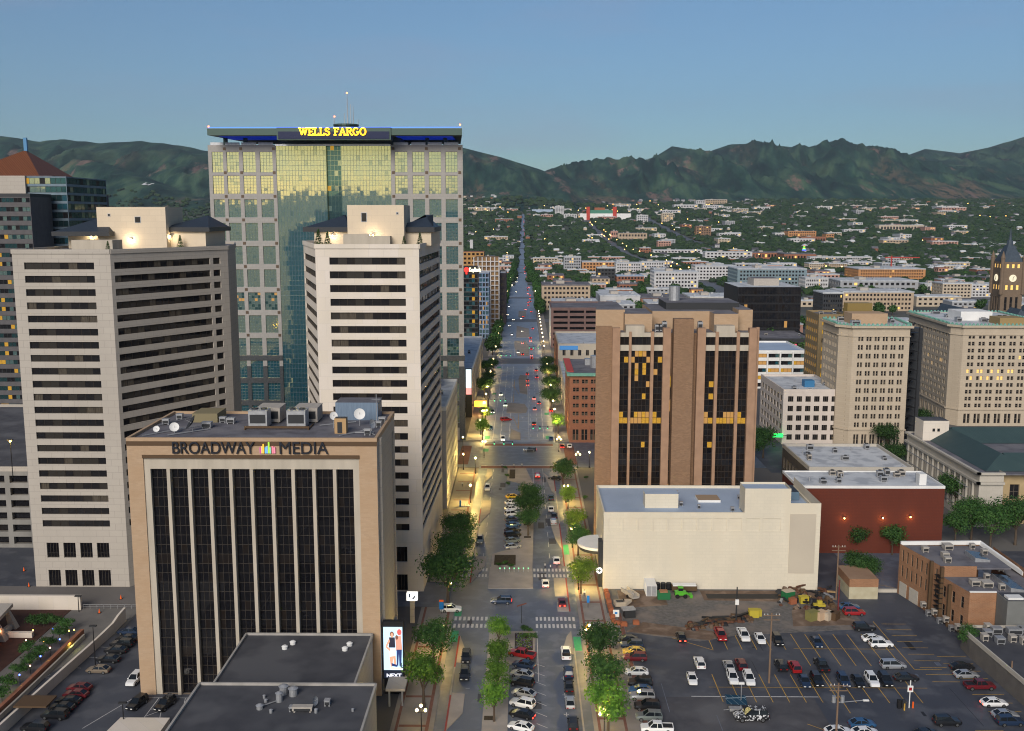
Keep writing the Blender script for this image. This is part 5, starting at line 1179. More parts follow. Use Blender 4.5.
# red painted hall
t = Bld('warehouse', 'red painted brick hall with a white roof and three amber wall lamps', 'warehouse')
p = [(75.9, 260), (112.6, 260), (112.6, 274.6), (73.2, 274.6)]
t.wall.prism([(73.5, 260), (112.6, 260), (112.6, 276), (73.5, 276)], 0, 18.2, 0); t.done([M_redpaint]); roofslab(t.t, 73.5, 112.6, 260, 276, 18.4, M_roofw, M_white, .3, .35)
clutter(t.t, 78, 110, 263, 273, 18.4, 16, 4, 1.9); MB().box(106.5, 108.4, 262, 264.5, 18.4, 21.4).build('vent_stack', M_white, t.t)
for pxw, pyw in ((844, 517.5), (882.5, 517.3), (910, 516.3)): wall_light(pxw, pyw, 259.9, 'amber lamp on the red hall wall, %s along from the theatre' % {844: 'first', 882.5: 'second', 910: 'third'}[pxw], 50, M_lampy, (1, .5, .12))
t = simple('shop_building', 'low dark-walled block with a cluttered white roof behind the red hall', 91, 124, 310, 343, 0, 10.3, mat('dark_render', (.10, .085, .075), .9, n=(.4, (.08, .07, .06))), M_roofw, 8, 1, 'L', unit=14, seed=9, parapet=M_lime)
# white four-storey block
t = simple('office_building', 'white four-storey corner block with arched top windows beside the Judge-style tower'.replace('Judge-style', 'tall stone'), 103, 126, 390, 428, 0, 21.4, mat('white_glazed_brick', (.58, .52, .47), .7, n=(.4, (.52, .46, .42))), M_roofw, 6, 5, 'L', 'old', 7, wf=.62, hf=.58, nx=3, first=1.0, unit=6, seed=12, cap=90)
MB().box(114, 118, 400, 404, 21.3, 24).build('roof_housing', mat('blue_box', (.04, .16, .32), .5), t)
t = thing('shop_sign', 'green lit sign at the foot of the white corner block', 'sign'); x, z = P(777, 435.5, 388); MB().box(x - 2.2, x + 2.4, 388, 388.4, z - .7, z + .7).build('sign_box', EM('sign_green_light', (.02, 1., .12), 2.2), t); MB().box(x + 2.4, x + 4.6, 388.1, 388.3, z - .1, z + .1).build('bracket', M_metald, t)
# stone hotel towers
def stonetower(label, poly, H, faces, seed, litset=()):
    t = Bld('stone_tower', label, 'tower', cap=97)
    n = len(poly)
    for k in range(n):
        p, q = poly[k], poly[(k + 1) % n]; Wd = math.dist(p, q); u = ((q[0] - p[0]) / Wd, (q[1] - p[1]) / Wd)
        if k in faces:
            nc = faces[k]; us = []
            for (a, c) in spread(Wd, nc, .62, 1.5):
                w = (c - a); us += [(a, a + w * .42), (c - w * .42, c)]
            vs = [(1.2, 5.4)] + [(a + 7.5, c + 7.5) for a, c in spread(H - 10.2, 11, .56)]
            t.facade((p[0], p[1], 0), u, Wd, H, us, vs, .4)
            for j, (z, w) in enumerate(reversed(vs)):
                for i, (a, c) in enumerate(us): t.win((p[0], p[1], 0), u, a, c, z, w, .4, 1, 2, 'oldlit' if (k, i, j) in litset else 'old', (i + j + k) % 4, 'window', .12)
        else: t.facade((p[0], p[1], 0), u, Wd, H, [], [])
    t.done([M_cream])
    for z, pr_, hh in ((H - .2, 1.1, .9), (H - 3.6, .35, .4), (7.0, .4, .5)):
        b = MB()
        for k in range(n):
            p, q = poly[k], poly[(k + 1) % n]; Wd = math.dist(p, q); u = ((q[0] - p[0]) / Wd, (q[1] - p[1]) / Wd); nX, nY = u[1], -u[0]
            b.loft([[(p[0] - u[0] * pr_, p[1] - u[1] * pr_, z), (p[0] + nX * pr_ - u[0] * pr_, p[1] + nY * pr_ - u[1] * pr_, z), (p[0] + nX * pr_ - u[0] * pr_, p[1] + nY * pr_ - u[1] * pr_, z + hh), (p[0] - u[0] * pr_, p[1] - u[1] * pr_, z + hh)],
                    [(q[0], q[1], z), (q[0] + nX * pr_, q[1] + nY * pr_, z), (q[0] + nX * pr_, q[1] + nY * pr_, z + hh), (q[0], q[1], z + hh)]])
        b.build('cornice', M_cream, t.t)
    for k in range(n):
        b = MB(); p, q = poly[k], poly[(k + 1) % n]; Wd = math.dist(p, q); m = max(2, int(Wd / 1.6)); out = [(0, H + .7)]; u = ((q[0] - p[0]) / Wd, (q[1] - p[1]) / Wd)
        for i in range(m): a = Wd * i / m; s = Wd / m; out += [(a + s * .05, H + .8), (a + s * .25, H + 1.6), (a + s * .55, H + 1.6), (a + s * .75, H + .8)]
        out += [(Wd, H + .8), (Wd, H + .7)]; nX, nY = u[1], -u[0]
        b.loft([[(p[0] + u[0] * a + nX * .5, p[1] + u[1] * a + nY * .5, z) for a, z in out], [(p[0] + u[0] * a + nX * .1, p[1] + u[1] * a + nY * .1, z) for a, z in out]]); b.build('roof_cresting', M_verdi, t.t)
    roofslab(t.t, 0, 0, 0, 0, H + .5, M_roofw, poly=poly)
    return t
J = stonetower('tall pale stone office tower with green roof cresting beside a black fire escape', [(127.2, 384), (149, 384), (152, 410), (123.4, 410), (123.2, 389)], 47.4, {0: 6, 3: 5}, 1)
clutter(J.t, 128, 148, 388, 406, 47.9, 7, 3, 3.5); MB().box(129, 143, 392, 402, 47.9, 52).build('penthouse_block', M_tanbrick, J.t); MB().box(131, 141, 404, 409, 47.9, 55).build('plant_room', mat('amber_glazed_room', (.16, .12, .05), .5, emit=(1, .6, .05), es=.02), J.t)
t = thing('fire_escape', 'tall black steel fire escape filling the gap between the two stone towers', 'fire escape')
for k in range(12):
    b = MB(); z = 4 + k * 3.7; b.box(150.2, 154.2, 388, 393, z, z + .2); b.bar((150.4, 388, z), (154, 393, z + 3.7), .5, .2); b.build('landing', M_black, t)
for x in (150.2, 154.2):
    b = MB(); b.box(x - .15, x + .15, 387.8, 388.1, 0, 48); b.build('post', M_black, t)
MB().box(151, 158, 394, 399, 0, 46).build('shaft_wall', M_metald, t)
lits = set()
for i, j in ((2, 5), (3, 5), (5, 5), (6, 5), (8, 5), (9, 5), (12, 5), (3, 6), (4, 6), (6, 6), (7, 6), (12, 4), (0, 5), (1, 6), (10, 3)): lits.add((0, i, j))
for i, j in ((10, 4), (12, 5), (4, 6), (16, 4), (17, 4)): lits.add((3, i, j))
Hh2 = stonetower('wider pale stone hotel tower with green roof cresting and several lit windows', [(188, 426), (226, 426), (230, 486), (187.6, 486), (184.6, 431)], 43., {0: 8, 3: 10}, 2, lits)
clutter(Hh2.t, 190, 222, 432, 480, 43.5, 16, 8, 5); MB().box(196, 210, 448, 462, 43.5, 47.5).build('penthouse_block', M_white, Hh2.t); MB().box(205, 216, 430, 440, 43.5, 46.5).build('plant_room', mat('mustard_plant_room', (.28, .20, .09), .8), Hh2.t)
# building next to the stone tower at the back (yellow lit fire stair)
t = simple('office_building', 'narrow yellow-lit glass block squeezed behind the tall stone tower', 128, 140, 432, 452, 0, 47, mat('ochre_panel', (.22, .165, .09), .7), M_roofg, 4, 12, 'L', 'yel', 6, unit=2, wf=.7)
# neoclassical courthouse with green copper roofs round a court
t = Bld('courthouse', 'neoclassical stone courthouse with green copper roofs around a court', 'courthouse', cap=80); xn, yn0, yn1, hn = 132.6, 283.5, 339, 16.4
t.facade((xn, yn1, 0), (0, -1), yn1 - yn0, hn, spread(yn1 - yn0, 12, .5, 3), [(3.2, 11.5)], .9, 0)
for a, c in spread(yn1 - yn0, 12, .5, 3): t.win((xn, yn1, 0), (0, -1), a, c, 3.2, 11.5, .9, 2, 4, 'old', int(a) % 4)
t.facade((xn, yn0, 0), (1, 0), 7, hn, [], [])
t.facade((xn + 7, yn0 + 3, 0), (1, 0), 60, hn - 1.5, spread(60, 10, .5, 2), [(1.5, 5), (7.5, 12)], .5, 1)
for a, c in spread(60, 10, .5, 2):
    for z, w in ((1.5, 5), (7.5, 12)): t.win((xn + 7, yn0 + 3, 0), (1, 0), a, c, z, w, .5, 2, 2, 'old', int(a) % 4)
t.facade((xn + 7, yn0, 0), (0, 1), 3, hn, [], []); t.facade((xn + 67, yn1, 0), (-1, 0), 67, hn, [], [])
t.done([M_lime, mat('yellow_brick', (.40, .30, .17), .9, n=(.5, (.33, .25, .14)))])
b = MB()
for a, c in [(xn - .9, xn + .0)]: b.box(a, c, yn0 - .9, yn1, 12.9, 13.6); b.box(a, c, yn0 - .9, yn1, hn - .6, hn)
b.box(xn - .9, xn + 7, yn0 - .9, yn0, 12.9, 13.6); b.box(xn - .9, xn + 7, yn0 - .9, yn0, hn - .6, hn); b.build('cornice', M_lime, t.t)
for k in range(13):
    y = yn0 + 2.8 + k * 4.13; b = MB(); b.cyl((xn - .45, y, 2.2), (xn - .45, y, 12.9), .42, .36, n=10); b.build('column', M_lime, t.t)
MB().box(xn - .8, xn, yn0, yn1 - 1, 0, 2.2).build('plinth', M_lime, t.t)
def hip(pts, z0, z1, ridge): # one sloped wing: eave rectangle and ridge line
    b = MB(); (a, c, d, e) = pts; r0, r1 = ridge
    A, Bq, Cq, D = [(x, y, z0) for x, y in pts]; E_, F_ = (r0[0], r0[1], z1), (r1[0], r1[1], z1)
    b.face([A, Bq, F_, E_]); b.face([Bq, Cq, F_]); b.face([Cq, D, E_, F_]); b.face([D, A, E_]); return b.build('copper_roof', M_green, t.t)
hip([(xn + 3, yn1 - 2), (xn + 3, yn0 + 3), (xn + 17, yn0 + 3), (xn + 17, yn1 - 2)], hn - .5, hn + 3.6, ((xn + 10, yn1 - 8), (xn + 10, yn0 + 9)))
hip([(xn + 12, yn0 + 3.1), (xn + 66, yn0 + 3.1), (xn + 66, yn0 + 17), (xn + 12, yn0 + 17)], hn - .5, hn + 3.5, ((xn + 11, yn0 + 10), (xn + 64, yn0 + 10)))
hip([(xn + 12, yn1 - 16), (xn + 66, yn1 - 16), (xn + 66, yn1 - 2), (xn + 12, yn1 - 2)], hn - .5, hn + 3.5, ((xn + 11, yn1 - 9), (xn + 64, yn1 - 9)))
MB().box(xn + .05, xn + 60, yn0 + .1, yn1 - .1, hn - .9, hn - .6).build('roof', M_roofg, t.t)
MB().box(xn + .5, xn + 9, yn1 - 12, yn1 - 5, hn - .5, hn + 6.2, 0, 1).build('stair_tower', [M_conc2, M_roofd], t.t)
for a in (3.6, 5.2): MB().box(xn + a, xn + a + .8, yn1 - 12.1, yn1 - 12, hn + 2.6, hn + 3.6).build('window', M_glassd, t.t)
MB().box(xn + 30, xn + 33.5, yn0 + 22, yn0 + 25.5, hn - .6, hn + 2.6, 0, 1).build('cupola', [M_white, M_roofd], t.t)
for k in range(3):
    b = MB(); z = 3.6 + 3.6 * k; b.bar((xn - 1.4, yn0 + 4, z), (xn - 1.4, yn1 - 4, z), .22); b.build('scaffold_rail', M_metal, t.t)
# weathered brick workshop with skylights on the car park
t = Bld('brick_building', 'weathered orange brick workshop with two striped skylights on its flat roof', cap=80); xk = 89.4; pk = [(xk, 205.6), (xk + 6.5, 205.6), (xk + 22.8, 205.6), (xk + 22.8, 222), (xk + 19.8, 231.2), (xk, 231.2)]
def unit(p, q): d = math.dist(p, q); return ((q[0] - p[0]) / d, (q[1] - p[1]) / d)
wa, wb, wc = (90.3, 231.2), (93.7, 215.7), (95.8, 205.6); ua, ub = unit(wa, wb), unit(wb, wc)
us = [(a, c) for a, c in spread(15.8, 8, .4, .5)]
t.facade((*wa, 0), ua, 15.87, 12.4, us, [(4.7, 7.5), (8.5, 11.3)], .3)
for a, c in us:
    for z, w in ((4.7, 7.5), (8.5, 11.3)): t.win((*wa, 0), ua, a, c, z, w, .3, 1, 2, 'old', int(a * 3) % 4)
us = [(1.2, 2.2), (4.4, 5.5), (7.5, 8.6)]
t.facade((*wb, 0), ub, 10.3, 10.2, us, [(1.5, 4.2), (5.8, 8.4)], .25)
for a, c in us:
    for z, w in ((1.5, 4.2), (5.8, 8.4)): t.win((*wb, 0), ub, a, c, z, w, .25, 1, 2, 'old', int(a * 3) % 4)
t.facade((*wc, 0), (1, 0), 5.8, 10.2, [], []); t.facade((xk + 22.8, 205.6, 0), (0, 1), 25, 12, [], []); t.facade((xk + 20, 231.2, 0), (-1, 0), 19, 12.4, [], []); t.facade((wb[0], 215.7, 9.6), (1, 0), 8, 2.8, [], [])
t.done([M_oldbrick])
MB().prism([(93.8, 215.8), (xk + 20, 215.8), (xk + 20, 231), (90.5, 231)], 11.6, 12.0).build('roof', M_roofg, t.t); MB().prism([(95.9, 205.7), (xk + 22.7, 205.7), (xk + 22.7, 222), (xk + 20.1, 230.9), (xk + 20.1, 215.7), (93.8, 215.7)], 9.6, 9.9).build('roof', M_roofg, t.t)
for q in ((xk - .05, 215.6, xk + 12, 215.9, 12.7, 12.95), ): pass
b = MB(); b.bar((xk + 1, 231, 12.6), (xk + 20, 231, 12.8), .5, .9); b.build('parapet', M_white, t.t); b = MB(); b.bar((xk + 20, 231, 12.6), (xk + 22.9, 216, 10.6), .6, .9); b.build('parapet', M_white, t.t); b = MB(); b.bar((95.8, 205.7, 10.3), (101.5, 205.7, 10.3), .4, .25); b.build('parapet', M_white, t.t)
for i, (x, y, L_, z) in enumerate(((xk + 13.6, 219.5, 5.4, 12.0), (xk + 15.5, 206.4, 9.0, 9.9))):
    b = MB(); b.loft([[(x, y, z), (x + 3.4, y, z), (x + 3.4, y, z + .5), (x, y, z + 1.0)], [(x, y + L_, z), (x + 3.4, y + L_, z), (x + 3.4, y + L_, z + .5), (x, y + L_, z + 1.0)]], 0)
    n = int(L_ / .8)
    for k in range(n): b.face([(x + .1, y + (k + .12) * L_ / n, z + 1.02), (x + 3.3, y + (k + .12) * L_ / n, z + .55), (x + 3.3, y + (k + .85) * L_ / n, z + .55), (x + .1, y + (k + .85) * L_ / n, z + 1.02)], 1)
    b.build('skylight', [M_metal, mat('skylight_glass', (.03, .07, .12), .08, .6)], t.t)
for x, y, z, s in ((5, 226.5, 12, 1.3), (8, 222.6, 12, 1.5), (7.2, 219.4, 12, 1.4), (11, 228.4, 12, 2), (17, 228.8, 12, 1.0), (18, 224.8, 12, 1.2), (17.4, 221, 10., 1.2), (19.4, 219.5, 10., 1.2), (9.6, 210.6, 9.9, 1.8), (11.8, 209.8, 9.9, 2.2), (14.2, 207.8, 10., 1.1), (13.8, 214, 10., 1)): hvac(t.t, xk + x, y, z, s, s, 1.2, M_hvac, z == 10. and s > 1.5)
for (a, c) in ((.8, 3.6), (4.8, 8.2)): MB().box(a, c, -.08, .02, .1, 3.4).build('garage_door', M_lime, t.t, (*wa, 0), math.atan2(ua[1], ua[0]))
for y in (218.5, 214.6, 211.6):
    b = MB(); b.box(93.5 + (216 - y) * .2 - .6, 93.5 + (216 - y) * .2 + .1, y - .35, y + .35, 0, 12.6 if y > 214 else 9.6); b.build('duct', M_brownfascia, t.t)
b = MB()
for k in range(7):
    b.box(92.6, 93.75, 214.0, 216.4, 3 + k * 1.2, 3.08 + k * 1.2)
b.build('fire_ladder', M_black, t.t)
for k in range(7): hvac(t.t, 94.4 - k * .42, 207 + k * 2.1, 0 if k % 2 else 1.2, 1.0, 1.1, 1.1, M_metal if k % 2 else M_hvac, False)
simple('service_block', 'plain grey cube built against the front of the orange brick workshop', xk + 6.6, xk + 15.6, 200.8, 205.5, 0, 10.3, M_metal if False else mat('grey_cinderblock', (.17, .175, .17), .9, n=(.5, (.145, .15, .145))), M_roofd, 1, 1, 'L', unit=0, wf=.001, hf=.001, margin=2) if False else None
t = Bld('service_block', 'plain grey cube built against the front of the orange brick workshop'); t.wall.box(101.5, 110, 200.6, 205.4, 0, 10.2); t.done([mat('grey_cinderblock', (.17, .175, .17), .9, n=(.5, (.145, .15, .145)))]); MB().box(101.7, 109.8, 200.8, 205.3, 10.2, 10.35).build('roof', M_roofd, t.t); MB().box(101.8, 105, 201, 203, 10.35, 10.8).build('roof_hatch', M_white, t.t)
t = Bld('low_building', 'long low dark flat-roofed shed running along the edge of the car park'); pl = [(91.9, 197.5), (94.6, 172), (140, 172), (140, 200.4), (92.4, 200.4)]
pl = [(94.2, 150), (140, 150), (140, 200.4), (92.2, 200.4), (92.0, 196)]
t.wall.prism(pl, 0, 4.4, 0); t.done([mat('grey_block_wall', (.14, .13, .12), .9, n=(.4, (.11, .10, .095)))]); roofslab(t.t, 0, 0, 0, 0, 4.5, M_roofd, M_lime, .5, .3, poly=pl)
for x, y, s in ((95.5, 196, 1.5), (98, 197.4, 2), (101.5, 197, 3), (96.4, 192.5, 1.6), (99.4, 193.5, 1.2), (101.2, 192.4, 1.3), (103.5, 197.8, 1.6), (97, 199, 1.2), (94, 194, 1.1)): hvac(t.t, x, y, 4.5, s, 1.4, 1.3, M_metal if s > 1.3 else M_hvac, False)
t = Bld('brick_shed', 'tiny brick and cream-painted shed beside the alley'); x0, x1 = 77.4, 84.2
t.wall.box(x0, x1, 227.2, 236.5, 0, 3.0, 1); t.wall.box(x0 - .02, x1 + .02, 227.18, 236.52, 3.0, 5.0, 0); t.done([M_oldbrick, mat('faded_cream_paint', (.46, .43, .31), .9, n=(.4, (.36, .32, .22)))]); roofslab(t.t, x0, x1, 227.2, 236.5, 4.7, M_roofd)
# brick corner building with green cornice, and the row behind it
t = Bld('brick_building', 'six-storey red brick corner building with a green copper cornice on the street', cap=90); x0, x1, y0, y1, hb = 18.6, 52, 392, 432, 28.0
vs = [(1., 5.4)] + [(a + 7, c + 7) for a, c in spread(hb - 8.6, 6, .5)]
def pairs(W, n): 
    o = []
    for a, c in spread(W, n, .68, .8): w = c - a; o += [(a, a + w * .46), (c - w * .46, c)]
    return o
t.grid((x0, y0, 0), (1, 0), x1 - x0, hb, pairs(x1 - x0, 9), vs, .35, 1, 2, 'old'); t.grid((x0, y1, 0), (0, -1), y1 - y0, hb, pairs(y1 - y0, 9), vs, .35, 1, 2, 'old'); t.facade((x1, y0, 0), (0, 1), y1 - y0, hb, [], []); t.facade((x1, y1, 0), (-1, 0), x1 - x0, hb, [], [])
t.done([M_redbrick]); b = MB(); b.box(x0 - 1.1, x1 + .3, y0 - 1.1, y0 - .0, hb - .9, hb + .3); b.box(x0 - 1.1, x0, y0, y1 + .2, hb - .9, hb + .3); b.build('cornice', M_verdi, t.t); roofslab(t.t, x0, x1, y0, y1, hb + .1, M_roofg)
MB().box(x0 - 1.0, x0 + 1.8, y0 + 3, y1, hb + .1, hb + .45).build('roof_edge', mat('red_roof_edge', (.42, .07, .06), .8), t.t); b = MB(); b.cyl((30, 408, hb), (30, 408, hb + 5), 2.2, n=12); b.box(26, 29, 414, 418, hb, hb + 2.6); b.build('water_tank', M_metal, t.t); clutter(t.t, 24, 48, 398, 428, hb + .1, 5, 21)
simple('shop_building', 'low pale-roofed shop row between the red brick corner building and the tan block', 19.2, 46, 434, 538, 0, 12, M_beige2, M_roofw, 10, 2, 'L', 'office', 22, unit=8, seed=5)
t = simple('office_building', 'tan block with a white roof and brick side wall halfway down the street', 19.2, 60, 541, 599, 0, 20.2, M_beige2, M_roofw, 9, 3, 'L', 'old', 14, unit=6, seed=6, wf=.4); MB().box(20, 30, 540.5, 540.9, 17.6, 19.8).build('banner', EM('banner_blue', (.1, .4, .9), .5), t); MB().box(18.9, 19.15, 542, 598, 0, 19.5).build('brick_side_wall', M_redbrick, t)
t = Bld('parking_garage', 'brown parking structure with dark open decks beyond the second cross street', 'garage'); x0, x1, y0, y1, h = P(551, 320, 684)[0], 66, 684, 735, P(551, 309, 684)[1]
M_purp = mat('purple_brown_precast', (.17, .11, .10), .85, n=(.3, (.14, .09, .085)))
t.grid((x0, y0, 0), (1, 0), x1 - x0, h, spread(x1 - x0, 4, .88, 1), spread(h, 7, .45), 1, 1, 1, 'blk'); t.facade((x0, y1, 0), (0, -1), y1 - y0, h, [], [], m=1); t.facade((x1, y0, 0), (0, 1), y1 - y0, h, [], []); t.done([M_purp, M_white]); roofslab(t.t, x0, x1, y0, y1, h, M_roofg, M_purp, 1)
# parking deck behind the brown tower
t = Bld('parking_garage', 'white-finned parking deck with yellow-lit floors beyond the brown tower', 'garage'); Y = 520; x0, x1 = 108, P(806, 360, Y)[0]; h = P(780, 352, Y)[1]
t.grid((x0, Y, 0), (1, 0), x1 - x0, h, spread(x1 - x0, 6, .93, .3), spread(h, 5, .55), 1, 3, 1, 'yel'); t.facade((x0, Y + 40, 0), (0, -1), 40, h, [], []); t.facade((x1, Y, 0), (0, 1), 40, h, [], []); t.done([M_white]); roofslab(t.t, x0, x1, Y, Y + 40, h, M_roofb, M_white, .9)
b = MB()
for k in range(7): x = x0 + .3 + (x1 - x0 - .6) * k / 6; b.box(x - .35, x + .35, Y - .7, Y - .02, 0, h)
b.build('fin', M_white, t.t)
# black glass office
t = Bld('office_building', 'black glass box office block with scattered amber lights in mid distance', cap=90); Y = 700; x0, x1 = P(738, 300, Y)[0], P(801, 300, Y)[0]; h = P(770, 287, Y)[1]
PAL['blackoff'] = ([M_black, M_glassd, M_glassd, M_glassb, M_litdim], (.75, .1, .1, .05))
bandrows(t, (x0, Y, 0), (1, 0), x1 - x0, h, 7, .82, 20, 'blackoff'); t.facade((x0, Y + 50, 0), (0, -1), 50, h, [], []); bandrows(t, (x1, Y, 0), (0, 1), 50, h, 7, .82, 12, 'blackoff'); t.done([M_black]); roofslab(t.t, x0, x1, Y, Y + 50, h, M_roofw); MB().box(x0 + 14, x0 + 32, Y + 15, Y + 35, h, h + 5, 0, 1).build('plant_room', [M_hvac, M_roofg], t.t)
t = simple('parking_garage', 'low dark garage with a thin pink sign in front of the black glass office', P(758, 330, 650)[0], P(812, 330, 650)[0], 640, 690, 0, 11, M_metald, M_roofg, 8, 3, 'L', 'blk', unit=2, cat='garage')
MB().box(165, 176, 639.5, 639.9, 7.4, 8.3).build('sign_strip', EM('pink_sign', (1., .12, .2), 1.5), t)
# ================================================================ vehicles
M_tyre = mat('tyre_rubber', (.012, .012, .012), .8); M_rim = mat('wheel_rim', (.35, .36, .37), .35, .9); M_cglass = mat('car_glass', (.010, .013, .017), .05, spec=.4)
M_head = mat('headlamp_lens', (.7, .7, .68), .15); M_tail = mat('tail_lamp_lens', (.25, .01, .01), .25); M_headon = mat('headlamp_on', (1, 1, 1), .2, emit=(1, .88, .65), es=6); M_tailon = mat('tail_lamp_on', (.6, .02, .02), .2, emit=(1, .04, .02), es=4)
PAINT = {k: mat('paint_' + k, c, .28, mt, coat=.6) for k, (c, mt) in dict(white=((.72, .73, .74), 0), silver=((.42, .44, .47), .5), black=((.012, .013, .016), .1), navy=((.018, .035, .075), .2), blue=((.03, .10, .22), .2), red=((.30, .015, .018), .1),
      maroon=((.12, .012, .018), .1), yellow=((.60, .40, .04), 0), grey=((.10, .105, .12), .3), brown=((.20, .16, .12), .3), greygreen=((.16, .19, .19), .2)).items()}
def ringsec(y, hw, zb, zm, zt_, tw): return [(-hw * .96, y, zb), (-hw, y, zm), (-hw * tw, y, zt_), (hw * tw, y, zt_), (hw, y, zm), (hw * .96, y, zb)]
def make_car(kind, label):
    t = thing(kind, label, {'sedan': 'car', 'suv': 'car', 'pickup': 'pickup truck', 'minivan': 'car'}[kind]); p = PAINT['white']; b = MB()
    if kind == 'sedan':
        L, Wd = 4.75, .92; S_ = [(-2.36, .74, .40, .55, .72), (-2.2, .86, .30, .60, .93), (-1.3, .92, .24, .62, .98), (0, .92, .24, .60, .95), (1.1, .92, .24, .60, .94), (1.95, .88, .27, .58, .82), (2.36, .74, .36, .52, .66)]
        cab = [(-1.95, .96), (-1.15, 1.42), (.25, 1.44), (1.15, .93)]; wy = (-1.42, 1.42); r = .33
    elif kind == 'suv':
        L, Wd = 4.8, .96; S_ = [(-2.4, .84, .42, .70, 1.0), (-2.3, .92, .34, .72, 1.08), (-1.3, .96, .30, .72, 1.1), (0, .96, .30, .72, 1.08), (1.1, .96, .30, .72, 1.08), (2.1, .92, .32, .70, .98), (2.4, .80, .40, .62, .84)]
        cab = [(-2.34, 1.07), (-2.05, 1.72), (.15, 1.76), (1.05, 1.07)]; wy = (-1.45, 1.45); r = .37
    elif kind == 'minivan':
        L, Wd = 5.0, .98; S_ = [(-2.5, .88, .36, .70, 1.0), (-2.4, .96, .28, .72, 1.05), (-1.3, .98, .24, .70, 1.06), (0, .98, .24, .70, 1.04), (1.4, .97, .24, .68, 1.0), (2.2, .92, .28, .64, .86), (2.5, .80, .36, .56, .74)]
        cab = [(-2.44, 1.02), (-2.2, 1.70), (.4, 1.74), (1.6, .99)]; wy = (-1.5, 1.55); r = .35
    else:
        L, Wd = 5.7, 1.0; S_ = [(-2.85, .92, .50, .75, 1.08), (-2.75, .98, .42, .76, 1.12), (-1.4, 1.0, .40, .76, 1.12), (.0, 1.0, .40, .76, 1.14), (1.5, 1.0, .40, .76, 1.14), (2.6, .97, .42, .74, 1.06), (2.85, .86, .48, .7, .95)]
        cab = [(-.95, 1.12), (-.75, 1.84), (.75, 1.86), (1.5, 1.13)]; wy = (-1.85, 1.85); r = .42
    b.loft([ringsec(y, hw, zb, zm, z2, .90) for (y, hw, zb, zm, z2) in S_], 0)
    (ya, za), (yb, zb_), (yc, zc), (yd, zd) = cab; bw = Wd * .86; tw = Wd * .68
    b.loft([[(-tw, yb, zb_ - .06), (tw, yb, zb_ - .06), (tw * .96, yb, zb_ + .02), (-tw * .96, yb, zb_ + .02)], [(-tw, yc, zc - .06), (tw, yc, zc - .06), (tw * .96, yc, zc + .02), (-tw * .96, yc, zc + .02)]], 0)
    for s in (-1, 1):                                        # pillars
        b.bar((s * bw, ya, za), (s * tw, yb, zb_), .09, .09); b.bar((s * bw, yd, zd), (s * tw, yc, zc), .08, .08); b.bar((s * bw, (yb + yc) / 2, za), (s * tw, (yb + yc) / 2, zb_), .09, .09)
        b.box(s * Wd * .98 - .1, s * Wd * .98 + .1, yd - .35, yd - .15, zd - .02, zd + .14)
    if kind == 'pickup':
        b.box(-.86, .86, -2.72, -1.02, 1.14, 1.145, 1); b.box(-.96, -.86, -2.8, -1.0, 1.1, 1.24); b.box(.86, .96, -2.8, -1.0, 1.1, 1.24); b.box(-.96, .96, -2.86, -2.76, 1.0, 1.24)
    b.build('body', [p, M_black], t)
    g = MB(); lo = lambda y, z: [(-bw, y, z), (bw, y, z)]; up = lambda y, z: [(-tw, y, z), (tw, y, z)]
    A, B_, C_, D = lo(ya, za), up(yb, zb_ - .02), up(yc, zc - .02), lo(yd, zd)
    g.face([A[0], A[1], B_[1], B_[0]]); g.face([C_[0], C_[1], D[1], D[0]]); g.face([A[1], D[1], C_[1], B_[1]]); g.face([D[0], A[0], B_[0], C_[0]]); g.face([D[0], D[1], A[1], A[0]]); g.build('glass', M_cglass, t)
    for s in (-1, 1):
        for y in wy:
            w = MB(); w.cyl((s * (Wd - .20), 0, 0), (s * (Wd + .02), 0, 0), r, n=14); w.cyl((s * (Wd + .02), 0, 0), (s * (Wd + .035), 0, 0), r * .6, n=10, m=1); w.build('wheel', [M_tyre, M_rim], t, (0, y, r))
        y1, y0 = S_[-1][0], S_[0][0]; zh = S_[-1][4] - .12; z0 = S_[0][4] - .16; hw1, hw0 = S_[-1][1], S_[0][1]
        MB().box(s * hw1 * .62 - .2, s * hw1 * .62 + .2, y1 - .12, y1 + .02, zh - .09, zh + .07).build('headlight', M_head, t)
        MB().box(s * hw0 * .72 - .18, s * hw0 * .72 + .18, y0 - .02, y0 + .1, z0 - .1, z0 + .1).build('taillight', M_tail, t)
    return snap(t)
CARS = {k: make_car(k, k) for k in ('sedan', 'suv', 'pickup', 'minivan')}
def car(kind, col, pos, rz, label, group=None, lit=None, z=.03):
    sw = {'body': PAINT[col] if isinstance(col, str) else col}
    if lit and 'h' in lit: sw['headlight'] = M_headon
    if lit and 't' in lit: sw['taillight'] = M_tailon
    return place(CARS[kind], (pos[0], pos[1], z), R(rz), label, group, 1., sw)
KN = {'sedan': 'sedan', 'suv': 'SUV', 'pickup': 'pickup', 'minivan': 'minivan'}
CN = dict(navy='dark blue', greygreen='grey-green')
def carrow(items, rz, desc, group, start=1):
    for i, it in enumerate(items):
        k, c, px, py = it[:4]; r = it[4] if len(it) > 4 else rz; lit = it[5] if len(it) > 5 else None
        car(k, c, G(px, py, .7), r, '%s %s, %s %s' % (CN.get(c, c), KN[k], nth(i + start), desc), group, lit)
carrow([('pickup', 'red', 522, 654), ('sedan', 'navy', 524, 664), ('sedan', 'silver', 522, 673.5), ('suv', 'black', 522, 682), ('sedan', 'silver', 524, 692.5), ('suv', 'white', 522.5, 703), ('sedan', 'black', 522, 713.5, 66, 't'), ('sedan', 'white', 521, 726)], 66, 'from the flower bed in the slanted median row', 'cars parked at a slant along the near median')
